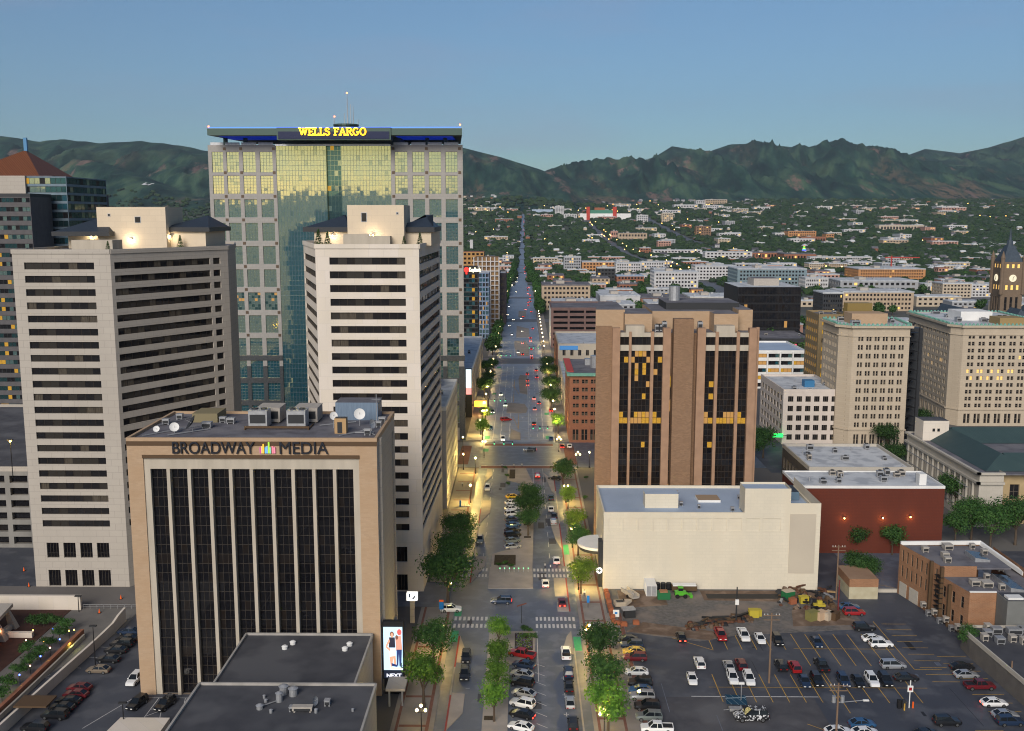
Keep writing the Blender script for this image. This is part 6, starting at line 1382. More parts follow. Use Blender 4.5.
carrow([('sedan', 'yellow', 513, 496), ('sedan', 'white', 512, 502), ('sedan', 'white', 512, 508), ('suv', 'white', 512.5, 513.5), ('sedan', 'navy', 512.5, 519), ('sedan', 'blue', 513, 524.5), ('sedan', 'black', 512.5, 529.5), ('suv', 'black', 512.5, 534.5), ('sedan', 'greygreen', 512.5, 540), ('sedan', 'silver', 512.5, 546)], -68, 'in the far slanted median row, counted towards the camera', 'cars parked at a slant along the far median')
carrow([('pickup', 'white', 566, 653), ('suv', 'navy', 568.5, 671.5), ('sedan', 'black', 569, 685), ('sedan', 'silver', 570, 701.5), ('suv', 'black', 573, 723)], 0, 'of the kerb parking lane opposite the median, counted towards the camera', 'cars along the south kerb')
carrow([('sedan', 'navy', 551, 497), ('sedan', 'white', 551, 508.5), ('sedan', 'black', 554, 515), ('suv', 'silver', 553.5, 521.5)], 0, 'in the south kerb lane of the far block', 'cars along the far south kerb')
carrow([('suv', 'black', 466, 657), ('suv', 'black', 464.5, 674)], 180, 'of the pair parked on the north kerb past the green paint', 'cars along the north kerb')
for k, c, px, py, rz, lab, lit in [('suv', 'navy', 501.5, 601, 88, 'dark blue SUV with headlights on crossing the mid-block junction', 'ht'), ('suv', 'white', 451, 609, -88, 'white SUV waiting to leave the driveway by the blue sign', ''),
      ('sedan', 'white', 545.5, 583, 0, 'white car with glowing tail lamps driving over the mid-block junction', 't'), ('sedan', 'maroon', 562, 602, 0, 'dark red car parked between two kerb islands near the junction', 't'), ('sedan', 'white', 556.5, 560, 0, 'white car stopped at the far zebra crossing', 't'),
      ('suv', 'white', 487.5, 488, 180, 'white SUV parked alone near the far end of the north kerb lane', ''), ('suv', 'greygreen', 480, 540, 180, 'grey-green SUV parked beside the tall dark trees', ''), ('suv', 'red', 537.5, 475.5, 0, 'bright red SUV with brake lamps on entering the big junction', 't'), ('sedan', 'black', 555, 478, 70, 'black sedan turning into the bike-lane corner', ''),
      ('suv', 'black', 530, 450, 90, 'black car with headlights crossing the big junction', 'ht'), ('minivan', 'red', 506, 419.5, -70, 'red car turning left beyond the big junction', ''), ('sedan', 'black', 534, 423.5, 0, 'black car with brake lamps beyond the big junction', 't'), ('suv', 'white', 503, 439, 180, 'white SUV with headlights facing the big junction', 'h'),
      ('sedan', 'blue', 490.7, 428, 180, 'blue car in the kerb lane under the yellow-lit tree', ''), ('sedan', 'red', 562, 446, 0, 'red car waiting on the cross street by the brick corner building', 't'), ('sedan', 'white', 569.5, 446, 0, 'white car beside the red one on the cross street', ''), ('sedan', 'blue', 551, 438.5, 0, 'blue car parked below the trees past the big junction', ''),
      ('sedan', 'red', 551, 410, 0, 'red car with tail lamps glowing near the big dark tree', 't')]: car(k, c, G(px, py, .6), rz, lab, None, lit)
carrow([('sedan', 'black', 627, 638.5), ('suv', 'navy', 632, 644.5), ('sedan', 'yellow', 634, 650.5), ('suv', 'maroon', 635, 657), ('sedan', 'white', 636.5, 671), ('suv', 'black', 640, 682), ('sedan', 'blue', 640.5, 689), ('suv', 'silver', 642, 695.5), ('suv', 'black', 647, 705.5), ('suv', 'greygreen', 649, 716), ('pickup', 'white', 657, 728)], 88, 'in the car park column by the sidewalk, counted towards the camera', 'cars in the column beside the sidewalk')
carrow([('sedan', 'black', 681, 636, 0, 't'), ('pickup', 'red', 720.5, 634.5), ('pickup', 'white', 743.5, 635), ('sedan', 'white', 760, 638), ('suv', 'black', 777.5, 640), ('sedan', 'navy', 816.5, 641.5)], 180, 'in the row beside the gravel yard, from the sidewalk', 'cars in the row beside the gravel yard')
carrow([('suv', 'white', 699.5, 662.5), ('sedan', 'silver', 728.5, 665), ('suv', 'maroon', 741, 664), ('suv', 'black', 781, 665), ('suv', 'red', 794.5, 666.5), ('pickup', 'black', 821.5, 665)], 0, 'in the upper half of the middle car park rows', 'cars in the upper middle row')
carrow([('sedan', 'white', 692, 678), ('suv', 'white', 732.5, 677.5), ('suv', 'white', 749, 678.5), ('sedan', 'navy', 804.5, 680.5), ('suv', 'black', 817, 680), ('suv', 'navy', 843.5, 680.5), ('sedan', 'black', 858, 680.5), ('suv', 'white', 872, 680), ('suv', 'black', 885.5, 680)], 178, 'in the lower half of the middle car park rows', 'cars in the lower middle row')
carrow([('sedan', 'blue', 849, 606), ('suv', 'red', 854, 612), ('suv', 'black', 864, 627), ('sedan', 'white', 873, 638), ('suv', 'white', 881, 643.5), ('minivan', 'silver', 893, 664.5), ('sedan', 'black', 906, 677)], -88, 'in the sideways row between shed and rows', 'sideways cars on the car park edge')
carrow([('sedan', 'black', 962, 666), ('sedan', 'silver', 966, 674), ('pickup', 'maroon', 979.5, 685.5), ('sedan', 'white', 994, 702, -88, 't'), ('sedan', 'silver', 1005, 714), ('suv', 'navy', 1010, 721)], -88, 'along the low dark shed, counted towards the camera', 'cars along the low dark shed')
carrow([('suv', 'black', 947, 721, -88), ('sedan', 'blue', 862, 723, -86), ('sedan', 'white', 838, 730.5, -86), ('sedan', 'white', 865, 731.5, -86), ('sedan', 'black', 926, 733, -80)], -88, 'of the loose cars at the car park bottom', 'cars at the bottom of the car park')
carrow([('sedan', 'navy', 128.5, 631), ('sedan', 'black', 127, 638), ('suv', 'black', 122, 643.5), ('sedan', 'black', 116, 649.5), ('sedan', 'black', 108.5, 658.5), ('sedan', 'brown', 98.5, 669)], 85, 'from the top of the row by the curved wall', 'cars along the curved wall')
carrow([('sedan', 'maroon', 79.5, 687), ('sedan', 'maroon', 76, 693.5), ('sedan', 'black', 68.5, 700), ('sedan', 'black', 62, 706.5), ('suv', 'black', 55, 714.5), ('suv', 'black', 35, 727)], 84, 'after the gap in the sunken car park row', 'cars in the lower sunken row')
for k, c, px, py, rz, lab in [('suv', 'white', 134.5, 679, 178, 'white SUV at the foot of the media block side wall'), ('suv', 'black', 137, 703, 165, 'black SUV straddling the white line in front of the media block'), ('suv', 'black', 165, 704, 165, 'second black SUV, nearer the hatched bay before the media block')]: car(k, c, G(px, py, .7), rz, lab)
# zebra-patterned security car with a solar trailer
M_camo = bpy.data.materials.new('dazzle_paint'); M_camo.use_nodes = True; nt = M_camo.node_tree; N = nt.nodes
tcx = N.new('ShaderNodeTexCoord'); nz = N.new('ShaderNodeTexNoise'); nz.inputs['Scale'].default_value = 1.6; nz.inputs['Detail'].default_value = 2; nz.inputs['Distortion'].default_value = 1.5; nt.links.new(tcx.outputs['Object'], nz.inputs['Vector'])
rp = N.new('ShaderNodeValToRGB'); rp.color_ramp.interpolation = 'CONSTANT'; rp.color_ramp.elements[0].color = (.012, .012, .014, 1); rp.color_ramp.elements[1].position = .54; rp.color_ramp.elements[1].color = (.55, .56, .58, 1)
nt.links.new(nz.outputs['Fac'], rp.inputs[0]); nt.links.new(rp.outputs[0], N['Principled BSDF'].inputs['Base Color']); N['Principled BSDF'].inputs['Roughness'].default_value = .35
x, y = G(751, 716, .7); place(CARS['suv'], (x, y, .03), R(92), 'black and white dazzle-painted security SUV at the bottom of the car park', None, 1.28, {'body': M_camo})
t = thing('solar_trailer', 'small solar panel lighting trailer behind the dazzle-painted SUV', 'trailer', (x - 2.2, y + 2.6, 0))
b = MB(); b.box(-1.2, 1.2, -.6, .6, .5, 1.0); b.bar((-1.2, 0, .6), (-2.2, 0, .5), .1); b.build('chassis', M_metal, t)
b = MB(); b.loft([[(-1.9, -.9, 2.1), (1.9, -.9, 1.9), (1.9, -.9, 1.98), (-1.9, -.9, 2.18)], [(-1.9, .9, 3.0), (1.9, .9, 2.8), (1.9, .9, 2.88), (-1.9, .9, 3.08)]]); b.build('solar_panel', mat('solar_cells', (.012, .035, .06), .15, brick=((.014, .04, .07), (.15, .2, .24), 1.25, .9, .04)), t)
MB().cyl((.9, 0, 1), (.9, 0, 5.6), .07, n=8).build('mast', M_metal, t); MB().box(.4, 1.4, -.15, .15, 5.5, 5.9).build('lamp_head', M_white, t)
for s in (-.7, .7): MB().cyl((0, s - .1, .32), (0, s + .1, .32), .32, n=12).build('wheel', M_tyre, t)
# small traffic far down the street
def far_car(label):
    b = MB(); b.loft([ringsec(-2.3, .85, .3, .6, .85, .9), ringsec(0, .92, .25, .6, .95, .9), ringsec(2.3, .82, .3, .6, .8, .9)], 0)
    b.loft([[(-.8, -1.8, .9), (.8, -1.8, .9), (.62, -1.2, 1.45), (-.62, -1.2, 1.45)], [(-.8, 1.0, .9), (.8, 1.0, .9), (.62, .3, 1.45), (-.62, .3, 1.45)]], 1)
    for s in (-1, 1): b.box(s * .6 - .15, s * .6 + .15, -2.36, -2.28, .6, .8, 2); b.box(s * .6 - .15, s * .6 + .15, 2.28, 2.38, .55, .72, 3)
    return tag(b.build('street_car', [PAINT['white'], M_cglass, M_tailon, M_headon]), label, 'car')
fc = far_car('tiny car with its lamps on in the straight street beyond the big junction'); fc['group'] = 'distant traffic on the straight street'
rr = random.Random(5); first = True
for k in range(120):
    y = 450 + 3400 * (k / 120) ** 1.3 + rr.uniform(-8, 8)
    if any(abs(y - (375 + 243.5 * j)) < 14 for j in range(1, 13)) and rr.random() < .6: y += 24
    away = rr.random() < .55; x = rr.choice([3.6, 6.6, 8.9]) if away else rr.choice([-7.2, -10., -12.8])
    if rr.random() < .15 and 640 < y < 900: x = rr.uniform(-3, 2)
    o = fc if first else fc.copy()
    if not first: COL.objects.link(o)
    first = False; o.location = (x - 1, y, zt(0, y) + .1); o.rotation_euler = (0, 0, 0 if away else math.pi)
    o.material_slots[0].link = 'OBJECT'; o.material_slots[0].material = PAINT[rr.choice(['white', 'silver', 'black', 'navy', 'red', 'grey', 'white'])]
# ================================================================ street furniture
def lamp_post(label, globes=3, lit=True, h=5.4):
    t = thing('street_lamp', label, 'street lamp'); b = MB(); b.cyl((0, 0, 0), (0, 0, .7), .26, .16, 10); b.cyl((0, 0, .7), (0, 0, h), .10, .07, 8)
    if globes == 3: b.bar((-.75, 0, h - .9), (.75, 0, h - .9), .09)
    elif globes == 2: b.bar((-.6, 0, h - .2), (.6, 0, h - .2), .09)
    b.build('pole', M_black, t)
    pos = {3: [(-.75, h - .55), (.75, h - .55), (0, h + .3)], 2: [(-.6, h + .1), (.6, h + .1)], 1: [(0, h + .25)]}[globes]
    for x, z in pos: g = MB(); g.ball((0, 0, 0), .25, 10, 7, sz=1.15); g.build('lamp_globe', M_lampw if lit else M_trim, t, (x, 0, z))
    return snap(t)
LP = {3: lamp_post('a', 3), 2: lamp_post('b', 2), 1: lamp_post('c', 1)}
lamps = [ # px, base py, globes, label, power
 (421.5, 737, 3, 'three-globe lamp at the bottom of the north sidewalk', 60), (441, 652, 2, 'twin-globe lamp among the street trees by the billboard', 90), (604, 741, 3, 'three-globe lamp glowing inside the nearest south sidewalk tree', 260), (589, 652, 3, 'three-globe lamp by the yellow warning sign', 160),
 (578.5, 590, 2, 'twin-globe lamp in the bright yellow tree at the theatre corner', 230), (572.5, 548, 2, 'twin-globe lamp between the theatre canopy and the far kerb', 160), (566, 503, 2, 'twin-globe lamp in the glowing tree before the big junction', 150), (577.8, 468, 3, 'three-globe lamp at the south-west corner of the big junction', 50),
 (589.3, 468, 1, 'single-globe lamp at the foot of the brown tower', 80), (475.5, 474, 1, 'tall lamp on the broad north corner plaza, nearer the junction', 300), (470.6, 503, 1, 'lamp on the north corner plaza before the tall trees', 320), (484, 456, 2, 'twin-globe lamp on the far side of the north corner', 60), (449, 606, 2, 'twin-globe lamp inside the dark trees of the slender tower', 50),
 (558.8, 452, 3, 'three-globe lamp at the south-east corner of the big junction', 80), (483, 436, 2, 'twin-globe lamp under the marquee trees', 170), (485.6, 423, 2, 'second twin-globe lamp under the marquee trees', 170), (463.5, 470, 1, 'lamp by the grey-white block wall, nearer', 40), (463, 452, 1, 'lamp by the grey-white block wall, farther', 40)]
for px, py, g, lab, pw_ in lamps:
    x, y = G(px, py); place(LP[g], (x, y, .13), 0, lab); point(x, y - .3, 5.9 if g != 2 else 5.3, pw_ * 11, (1, .68, .17), .35)
M_amberg = mat('amber_lamp', (1, .8, .4), .3, emit=(1, .50, .10), es=5)
def far_lamp():
    b = MB(); b.cyl((0, 0, 0), (0, 0, 6), .12, .08, 6); b.ball((0, 0, 6.3), .40, 8, 5, 1); return tag(b.build('street_lamp', [M_black, M_lampw]), 'lit lamp on the kerb of the straight street beyond the big junction', 'street lamp', 'distant lamps along the straight street')
fl = far_lamp(); first = True
for k, y in enumerate([405, 425, 445, 466, 488, 510, 535, 560, 585] + [640 + 24 * i for i in range(12)] + [930 + 62 * i for i in range(14)]):
    for s in (-17.4, 13.9):
        o = fl if first else fl.copy()
        if not first: COL.objects.link(o)
        first = False; o.location = (s, y + (4 if s > 0 else 0), zt(0, y) + .13)
        if y < 760 and k % 2 == 0: point(s, y - .6, 6, 900, (1, .70, .24), .4)
# lit lamps scattered through the valley
def valley_lamp():
    b = MB(); b.cyl((0, 0, 0), (0, 0, 8), .18, .12, 5); b.ball((0, 0, 8.4), .55, 6, 4, 1); return tag(b.build('street_lamp', [M_black, M_amberg]), 'tiny amber lamp out in the valley far beyond downtown', 'street lamp', 'amber lamps scattered across the valley')
vl = valley_lamp(); first = True
for k in range(85):
    q = rr.random()
    if q < .3: y = rr.uniform(1300, 3600); x = rr.choice([231, 251]) + rr.uniform(-1, 1)
    elif q < .45: y = rr.uniform(1500, 3500); x = rr.choice([472, 492])
    elif q < .75: y = rr.uniform(4050, 4700); x = rr.uniform(-200, 900)
    else: y = rr.uniform(1200, 5200); x = rr.uniform(-.05, .5) * y
    o = vl if first else vl.copy()
    if not first: COL.objects.link(o)
    first = False; o.location = (x, y, zt(x, y)); s = 1 + y / 3500; o.scale = (s, s, s)
# traffic signals at the big junction
def signal_mast(x, y, dx, label):
    t = thing('traffic_signal', label, 'traffic signal', (x, y, 0)); b = MB(); b.cyl((0, 0, 0), (0, 0, 6.6), .16, .12, 8); b.bar((0, 0, 6.0), (dx, 0, 6.4), .14); b.build('mast', M_metald, t)
    for k in (.35, .68, .97):
        o = MB().box(-.25, .25, -.2, .2, -.6, .6).build('signal_head', M_black, t, (dx * k, 0, 5.8)); MB().cyl((0, -.24, .35), (0, -.2, .35), .13, n=8).build('red_lamp', M_tailon, o) if False else MB().cyl((0, -.26, -.35), (0, -.2, -.35), .14, n=8).build('signal_lamp', EM('signal_green_lamp', (.1, 1., .45), 6), o)
x, y = G(484, 458); signal_mast(x, y, 11, 'long traffic signal mast reaching over the lanes from the north corner'); signal_mast(13.4, 394, -9.5, 'traffic signal mast on the far south corner'); signal_mast(-16.3, 604, 9, 'traffic signal mast at the second cross street, north side'); signal_mast(13, 640, -9, 'traffic signal mast at the second cross street, south side'); signal_mast(-15.8, 454, 8, 'traffic signal mast by the mid-block theatre marquee')
# wooden utility poles in the car park
M_wood = mat('weathered_pole_wood', (.22, .15, .10), .9, n=(2., (.15, .10, .07)), stretch=(4, 4, .3))
def upole(px, py, ptop, label, arms=True, cans=0, lamp=0, m=None):
    x, y = G(px, py); z = P(px, ptop, y)[1]; t = thing('utility_pole', label, 'utility pole', (x, y, 0)); MB().cyl((0, 0, 0), (0, 0, z), .2, .14, 10).build('pole', m or M_wood, t)
    if arms:
        for k in range(2): MB().bar((-1.6, -.2, z - .4 - k * .9), (1.6, -.2, z - .4 - k * .9), .14).build('crossarm', m or M_wood, t)
        for k in (-1.4, -.8, .8, 1.4): MB().cyl((k, -.2, z - .33), (k, -.2, z - .05), .06, n=6).build('insulator', M_white, t)
    for k in range(cans): MB().cyl((-.8 + k * 1.5, -.3, z - 3.4), (-.8 + k * 1.5, -.3, z - 2.2), .34, n=10).build('transformer', M_metal, t)
    if lamp: MB().bar((0, 0, z - 3.6), (4.6, -.4, z - 2.9), .1).build('lamp_arm', M_metal, t); MB().box(4.2, 5.2, -.6, -.2, z - 3.05, z - 2.85).build('lamp_head', M_white, t)
    return t
upole(769, 683, 613, 'tall wooden utility pole in the middle of the car park'); t = upole(736, 622, 587, 'thin dark pole with a white box beside the gravel yard', False, m=M_metald); MB().box(-.4, .4, -.5, -.2, 4.2, 5.4).build('meter_box', M_white, t)
upole(836, 737, 683, 'wooden utility pole with transformers and a lamp arm at the bottom of the car park', True, 2, 1); upole(836, 600, 545, 'wooden utility pole with a wide crossarm by the alley', True); upole(838, 612, 580, 'dark red iron post with a small lit sign at the alley mouth', False, m=mat('red_iron', (.14, .03, .03), .6)); upole(1010, 690, 661, 'short tan wooden post on the low shed wall', False)
x, y = G(909, 708); t = thing('pay_station', 'parking pay station post with a white sign by the hatched triangle', 'pay station', (x, y, 0)); MB().cyl((0, 0, 0), (0, 0, 5.4), .1, n=8).build('pole', M_white, t); MB().box(-.5, .5, -.15, .05, 3.2, 4.4).build('sign', M_white, t); MB().box(-.28, .28, -.17, -.15, 3.5, 4.1).build('sign_mark', PAINT['red'], t)
for k, (dx, m) in enumerate(((-1.1, M_metald), (-1.9, M_black))): MB().box(dx - .3, dx + .3, -.4, .2, 0, 1.7).build('ticket_machine', m, t)
for dx, lab in ((.7, 'orange traffic post beside the pay station'),): tag(MB().cyl((x + dx, y, 0), (x + dx, y, 1.2), .16, n=8).build('bollard', mat('orange_plastic', (.75, .12, .02), .5)), lab, 'bollard')
tag(MB().cyl((x - 1.2, y - .9, 0), (x - 1.2, y - .9, 1.3), .14, n=8).build('bollard', M_yell), 'yellow bollard beside the ticket machine', 'bollard')
t = thing('sign_post', 'yellow diamond warning sign on the south sidewalk', 'sign', (*G(588, 640), .13)); MB().cyl((0, 0, 0), (0, 0, 3), .05, n=6).build('pole', M_metald, t); b = MB(); b.loft([[(0, -.1, 2.2), (.7, -.1, 2.9), (0, -.1, 3.6), (-.7, -.1, 2.9)], [(0, -.05, 2.2), (.7, -.05, 2.9), (0, -.05, 3.6), (-.7, -.05, 2.9)]]); b.build('sign', mat('sign_amber', (.8, .45, .03), .5), t)
t = thing('sign_post', 'small blue parking sign on the south sidewalk', 'sign', (*G(588, 608), .13)); MB().cyl((0, 0, 0), (0, 0, 2.6), .05, n=6).build('pole', M_metald, t); MB().box(-.3, .3, -.1, -.05, 1.2, 2.9).build('sign', mat('sign_blue', (.02, .18, .50), .5), t)
t = thing('sign_post', 'blue and orange sign at the driveway mouth beside the white SUV', 'sign', (*G(441.5, 614), .13)); MB().cyl((0, 0, 0), (0, 0, 3), .05, n=6).build('pole', M_metald, t); MB().box(-.5, .5, -.1, -.05, 1.0, 2.8).build('sign', mat('sign_blue', (.02, .18, .50), .5), t); MB().box(-.5, .5, -.12, -.1, 2.8, 3.3).build('sign_cap', mat('orange_plastic', (.75, .12, .02), .5), t)
t = thing('public_art', 'thin post with a tilted red-brown panel in the flower bed', 'sculpture', (*G(521.5, 624), .15)); MB().cyl((0, 0, 0), (0, 0, 4.2), .07, n=6).build('pole', M_metald, t); b = MB(); b.bar((-1, 0, 4.0), (1.1, 0, 4.7), .5, .1); b.build('panel', mat('rust_panel', (.16, .06, .04), .7), t)
for k, (px, py) in enumerate([(500 + 4.7 * i, 572.5) for i in range(7)]):
    x, y = G(px, py); t = thing('bollard', 'steel bollard with a green light, %s along the median crossing' % nth(k + 1), 'bollard', (x, y, .15), group='lit bollards across the median'); MB().cyl((0, 0, 0), (0, 0, .9), .1, n=8).build('post', M_metal, t); MB().cyl((0, 0, .9), (0, 0, 1.1), .1, n=8).build('light', EM('green_bollard_light', (.2, 1., .4), 2.5), t)
for k, (px, py) in enumerate([(84, 665)]): pass
for px, py, top, lab in [(95.5, 667, 626, 'lamp post standing against the curved white wall'), (79, 612, 596, 'small dark lamp post on the plaza edge'), (517 - 393, 728, 703, 'short lamp post in the lot before the media block'), (13, 478, 440, 'lamp post on the roof of the concrete garage')]:
    h0 = 22 if px == 13 else 0; x, y = G(px, py, h0); z = P(px, top, y)[1]; t = thing('lamp_post', lab, 'street lamp', (x, y, h0)); MB().cyl((0, 0, 0), (0, 0, z - h0), .12, .08, 8).build('pole', M_black, t); MB().box(-.7, .7, -.3, .3, z - h0 - .1, z - h0 + .15).build('lamp_head', M_metald, t)
    if px == 13: point(x, y - 1, z - .8, 300, (1, .6, .1)); MB().ball((0, 0, z - h0 - .3), .3, 8, 5).build('lamp_glass', M_lampy, t)
for px, py, lab in ((124.5 - 53.5 - 15.5, 0, ''),): pass
for px, py, lab in ((121, 599, 'orange traffic cone on the plaza by the broad tower'), (99.5, 613, 'pink and yellow traffic cone at the head of the ramp'), (29, 586.5, 'orange cone at the far edge of the plaza, left of the tower door'), (24, 571, 'small orange cone beyond the plaza on the dark drive')):
    x, y = G(px, py, .06); t = thing('traffic_cone', lab, 'traffic cone', (x, y, .06)); MB().cyl((0, 0, .06), (0, 0, 1.0), .24, .05, 10).build('cone', mat('orange_plastic', (.75, .12, .02), .5), t); MB().box(-.35, .35, -.35, .35, 0, .06).build('base', M_black, t)
M_bl = EM('garden_blue_light', (.08, .15, 1.), 9); M_al = EM('garden_amber_light', (1, .5, .1), 7); M_rl = EM('garden_pink_light', (1, .35, .25), 8)
for k, (px, py, m, nm) in enumerate([(19.5, 675, M_bl, 'blue'), (30, 666, M_rl, 'pink'), (40.5, 656.5, M_bl, 'blue'), (50, 648, M_rl, 'pink'), (59.8, 639.5, M_bl, 'blue'), (69, 631, M_al, 'amber'), (74, 630, M_al, 'amber'), (26, 640.5, M_rl, 'pink'), (53, 629, M_bl, 'blue'), (33, 630.5, M_al, 'amber'), (51, 639.5, M_al, 'amber'), (44, 641.5, M_al, 'amber')]):
    x, y = G(px, py, 1.8); t = thing('garden_light', 'small %s garden light, %s of those strung around the sunken terrace' % (nm, nth(k + 1)), 'garden light', (x, y, 0), group='garden lights of the sunken terrace'); MB().cyl((0, 0, 0), (0, 0, 1.7), .04, n=6).build('stake', M_black, t); MB().ball((0, 0, 1.85), .16, 8, 5).build('lamp_glass', m, t)
for (px, py) in ((71, 645), (48, 663), (20, 687)): x, y = G(px, py, 1.2); point(x, y, 1.6, 45, (.75, .8, .15)); 
# ================================================================ building site clutter
def yard(name, label, cat, px, py, parts, rz=0., z=.09):
    x, y = G(px, py); t = thing(name, label, cat, (x, y, z), R(rz))
    for nm, mb, m in parts: mb.build(nm, m, t)
    return t
x, y = G(651.5, 597); t = thing('shipping_container', 'white ribbed shipping container standing against the cream theatre wall', 'container', (x, y + 3, .09))
b = MB(); b.box(-1.25, 1.25, -3, 3, .1, 2.7)
for k in range(14): b.box(-1.3, -1.25, -2.8 + k * .42, -2.6 + k * .42, .2, 2.6); b.box(1.25, 1.3, -2.8 + k * .42, -2.6 + k * .42, .2, 2.6)
b.build('body', M_white, t)
for s in (-1, 1): MB().box(s * .6 - .55, s * .6 + .55, -3.06, -3, .2, 2.6).build('door', M_metal, t)
M_lime2 = mat('lime_green_paint', (.08, .36, .03), .4); M_dkgreen = mat('dark_green_paint', (.02, .13, .05), .5)
t = yard('loader', 'bright green wheeled loader parked beside the container', 'loader', 681.5, 597.5, [('body', MB().box(-1.6, 1.0, -.8, .8, .7, 1.5), M_lime2), ('cab', MB().box(-.9, .3, -.6, .6, 1.5, 1.7).box(-.9, .3, -.6, .6, 2.4, 2.6), M_lime2), ('cab_glass', MB().box(-.8, .2, -.55, .55, 1.7, 2.4), M_cglass), ('bucket', MB().box(1.9, 2.5, -.9, .9, .1, .8).bar((1.0, -.5, 1.2), (2.0, -.5, .5), .2).bar((1.0, .5, 1.2), (2.0, .5, .5), .2), M_lime2)])
for s in (-1.1, .75):
    for q in (-.85, .85): MB().cyl((s, q - .15, .5), (s, q + .15, .5), .5, n=14).build('wheel', M_tyre, t)
yard('dumpster', 'dark green skip full of scrap beside the lime loader', 'skip', 663.5, 598.5, [('body', MB().box(-1.5, 1.5, -1, 1, 0, 1.6), M_dkgreen), ('scrap', MB().box(-1.0, .9, -.7, .8, 1.6, 1.9), M_oldbrick)])
yard('trailer', 'brown flatbed rack with a white tarpaulin behind the lime loader', 'trailer', 684, 592, [('frame', MB().box(-3, 3, -.8, .8, .5, 1.7), M_brownfascia), ('tarpaulin', MB().box(-2.8, 2.8, -.9, .7, 1.7, 2.0), M_white)])
yard('crate', 'orange wooden crate stacked up against the theatre wall', 'crate', 682, 588, [('body', MB().box(-1.3, 1.3, -.5, .5, 2.1, 3.8).box(-1.4, 1.4, -.55, .55, 3.7, 3.9).box(-1.1, 1.1, -.4, .4, 0, 2.1), mat('orange_crate_wood', (.42, .20, .05), .8))])
for k, px in enumerate((657.5, 663, 668.5)): x, y = G(px, 590); t = thing('drum', 'black barrel, %s of three by the container' % nth(k + 1), 'barrel', (x, y, .09), group='barrels by the container'); MB().cyl((0, 0, 0), (0, 0, 1.7), .62, n=12).build('body', M_black, t); MB().cyl((0, 0, 1.7), (0, 0, 1.78), .58, n=12).build('lid', M_metald, t)
b = MB(); b.box(-.9, .9, -2.8, 2.8, .5, .8); b.box(-.95, -.75, -2.8, 2.8, .8, 1.5); b.box(.75, .95, -2.8, 2.8, .8, 1.5); b.box(-.4, .4, -1.2, .8, .8, 1.3)
t = yard('flatbed_trailer', 'long pale open trailer slanting beside the paving stacks', 'trailer', 630, 597, [('bed', b, M_conc)], 24)
for s in (-1, 1): MB().cyl((s * 1.0 - .1, -.4, .4), (s * 1.0 + .1, -.4, .4), .4, n=10).build('wheel', M_tyre, t)
b = MB(); b.loft([[(-.9, -1.8, .3), (.9, -1.8, .3), (1.0, -1.8, 1.3), (-1.0, -1.8, 1.3)], [(-1.0, .6, .2), (1.0, .6, .2), (1.1, .6, 1.3), (-1.1, .6, 1.3)], [(-.1, 2.3, .9), (.1, 2.3, .9), (.15, 2.3, 1.5), (-.15, 2.3, 1.5)]])
yard('boat', 'small cream boat on the ground at the corner of the yard', 'boat', 622, 606.5, [('hull', b, M_cream), ('deck', MB().box(-.7, .7, -1.4, .2, 1.3, 1.36), M_metald), ('windshield', MB().box(-.6, .6, .3, .36, 1.3, 1.8), M_cglass)], -80)
yard('tarp_frame', 'grey tarpaulin shelter over dark machinery at the yard corner', 'shelter', 628, 617, [('cover', MB().box(-1.5, 1.5, -1, 1, 1.8, 2.1), M_metal), ('machine', MB().box(-1.0, 1.5, -.9, .8, 0, 1.7), M_metald)], 12)
M_orpal = mat('terracotta_pallet', (.27, .10, .05), .85, n=(2., (.30, .10, .05)))
for k in range(11):
    x, y = G(606 + k * .75, 592.5 + k * 3.0); o = MB().box(-.55, .5, -.5, .45, 0, .6 + (k * 37 % 5) * .16).box(-.4, .4, -.35, .35, .6 + (k * 37 % 5) * .16, .8 + (k * 37 % 5) * .16).build('paver_stack', M_orpal, None, (x, y, .09), R(5 * (k % 3)))
    tag(o, 'terracotta paver stack, %s from the theatre in the line edging the yard' % nth(k + 1), 'paver stack', 'paver stacks along the sidewalk edge')
for k, (px, py) in enumerate(((617, 625), (624, 626), (636, 624.5))): x, y = G(px, py); tag(MB().box(-.7, .7, -.5, .5, 0, .8).box(-.5, .5, -.35, .35, .8, .95).build('paver_stack', M_orpal, None, (x, y, .09)), 'low terracotta stack at the near corner of the yard, %s of three' % nth(k + 1), 'paver stack', 'paver stacks at the near corner')
yard('sign_board', 'white notice board with a blue mark at the yard corner', 'sign', 616, 619.5, [('board', MB().box(-.7, .7, -.05, .05, .5, 2.2), M_white), ('mark', MB().box(-.3, .3, -.07, -.05, 1.2, 1.7), mat('sign_blue', (.02, .18, .50), .5))])
rr = random.Random(77)
M_scrap = [M_brownfascia, M_metald, mat('rusty_scrap', (.14, .06, .035), .8, n=(3., (.06, .03, .02))), M_black, mat('timber', (.36, .24, .12), .8), M_metal]
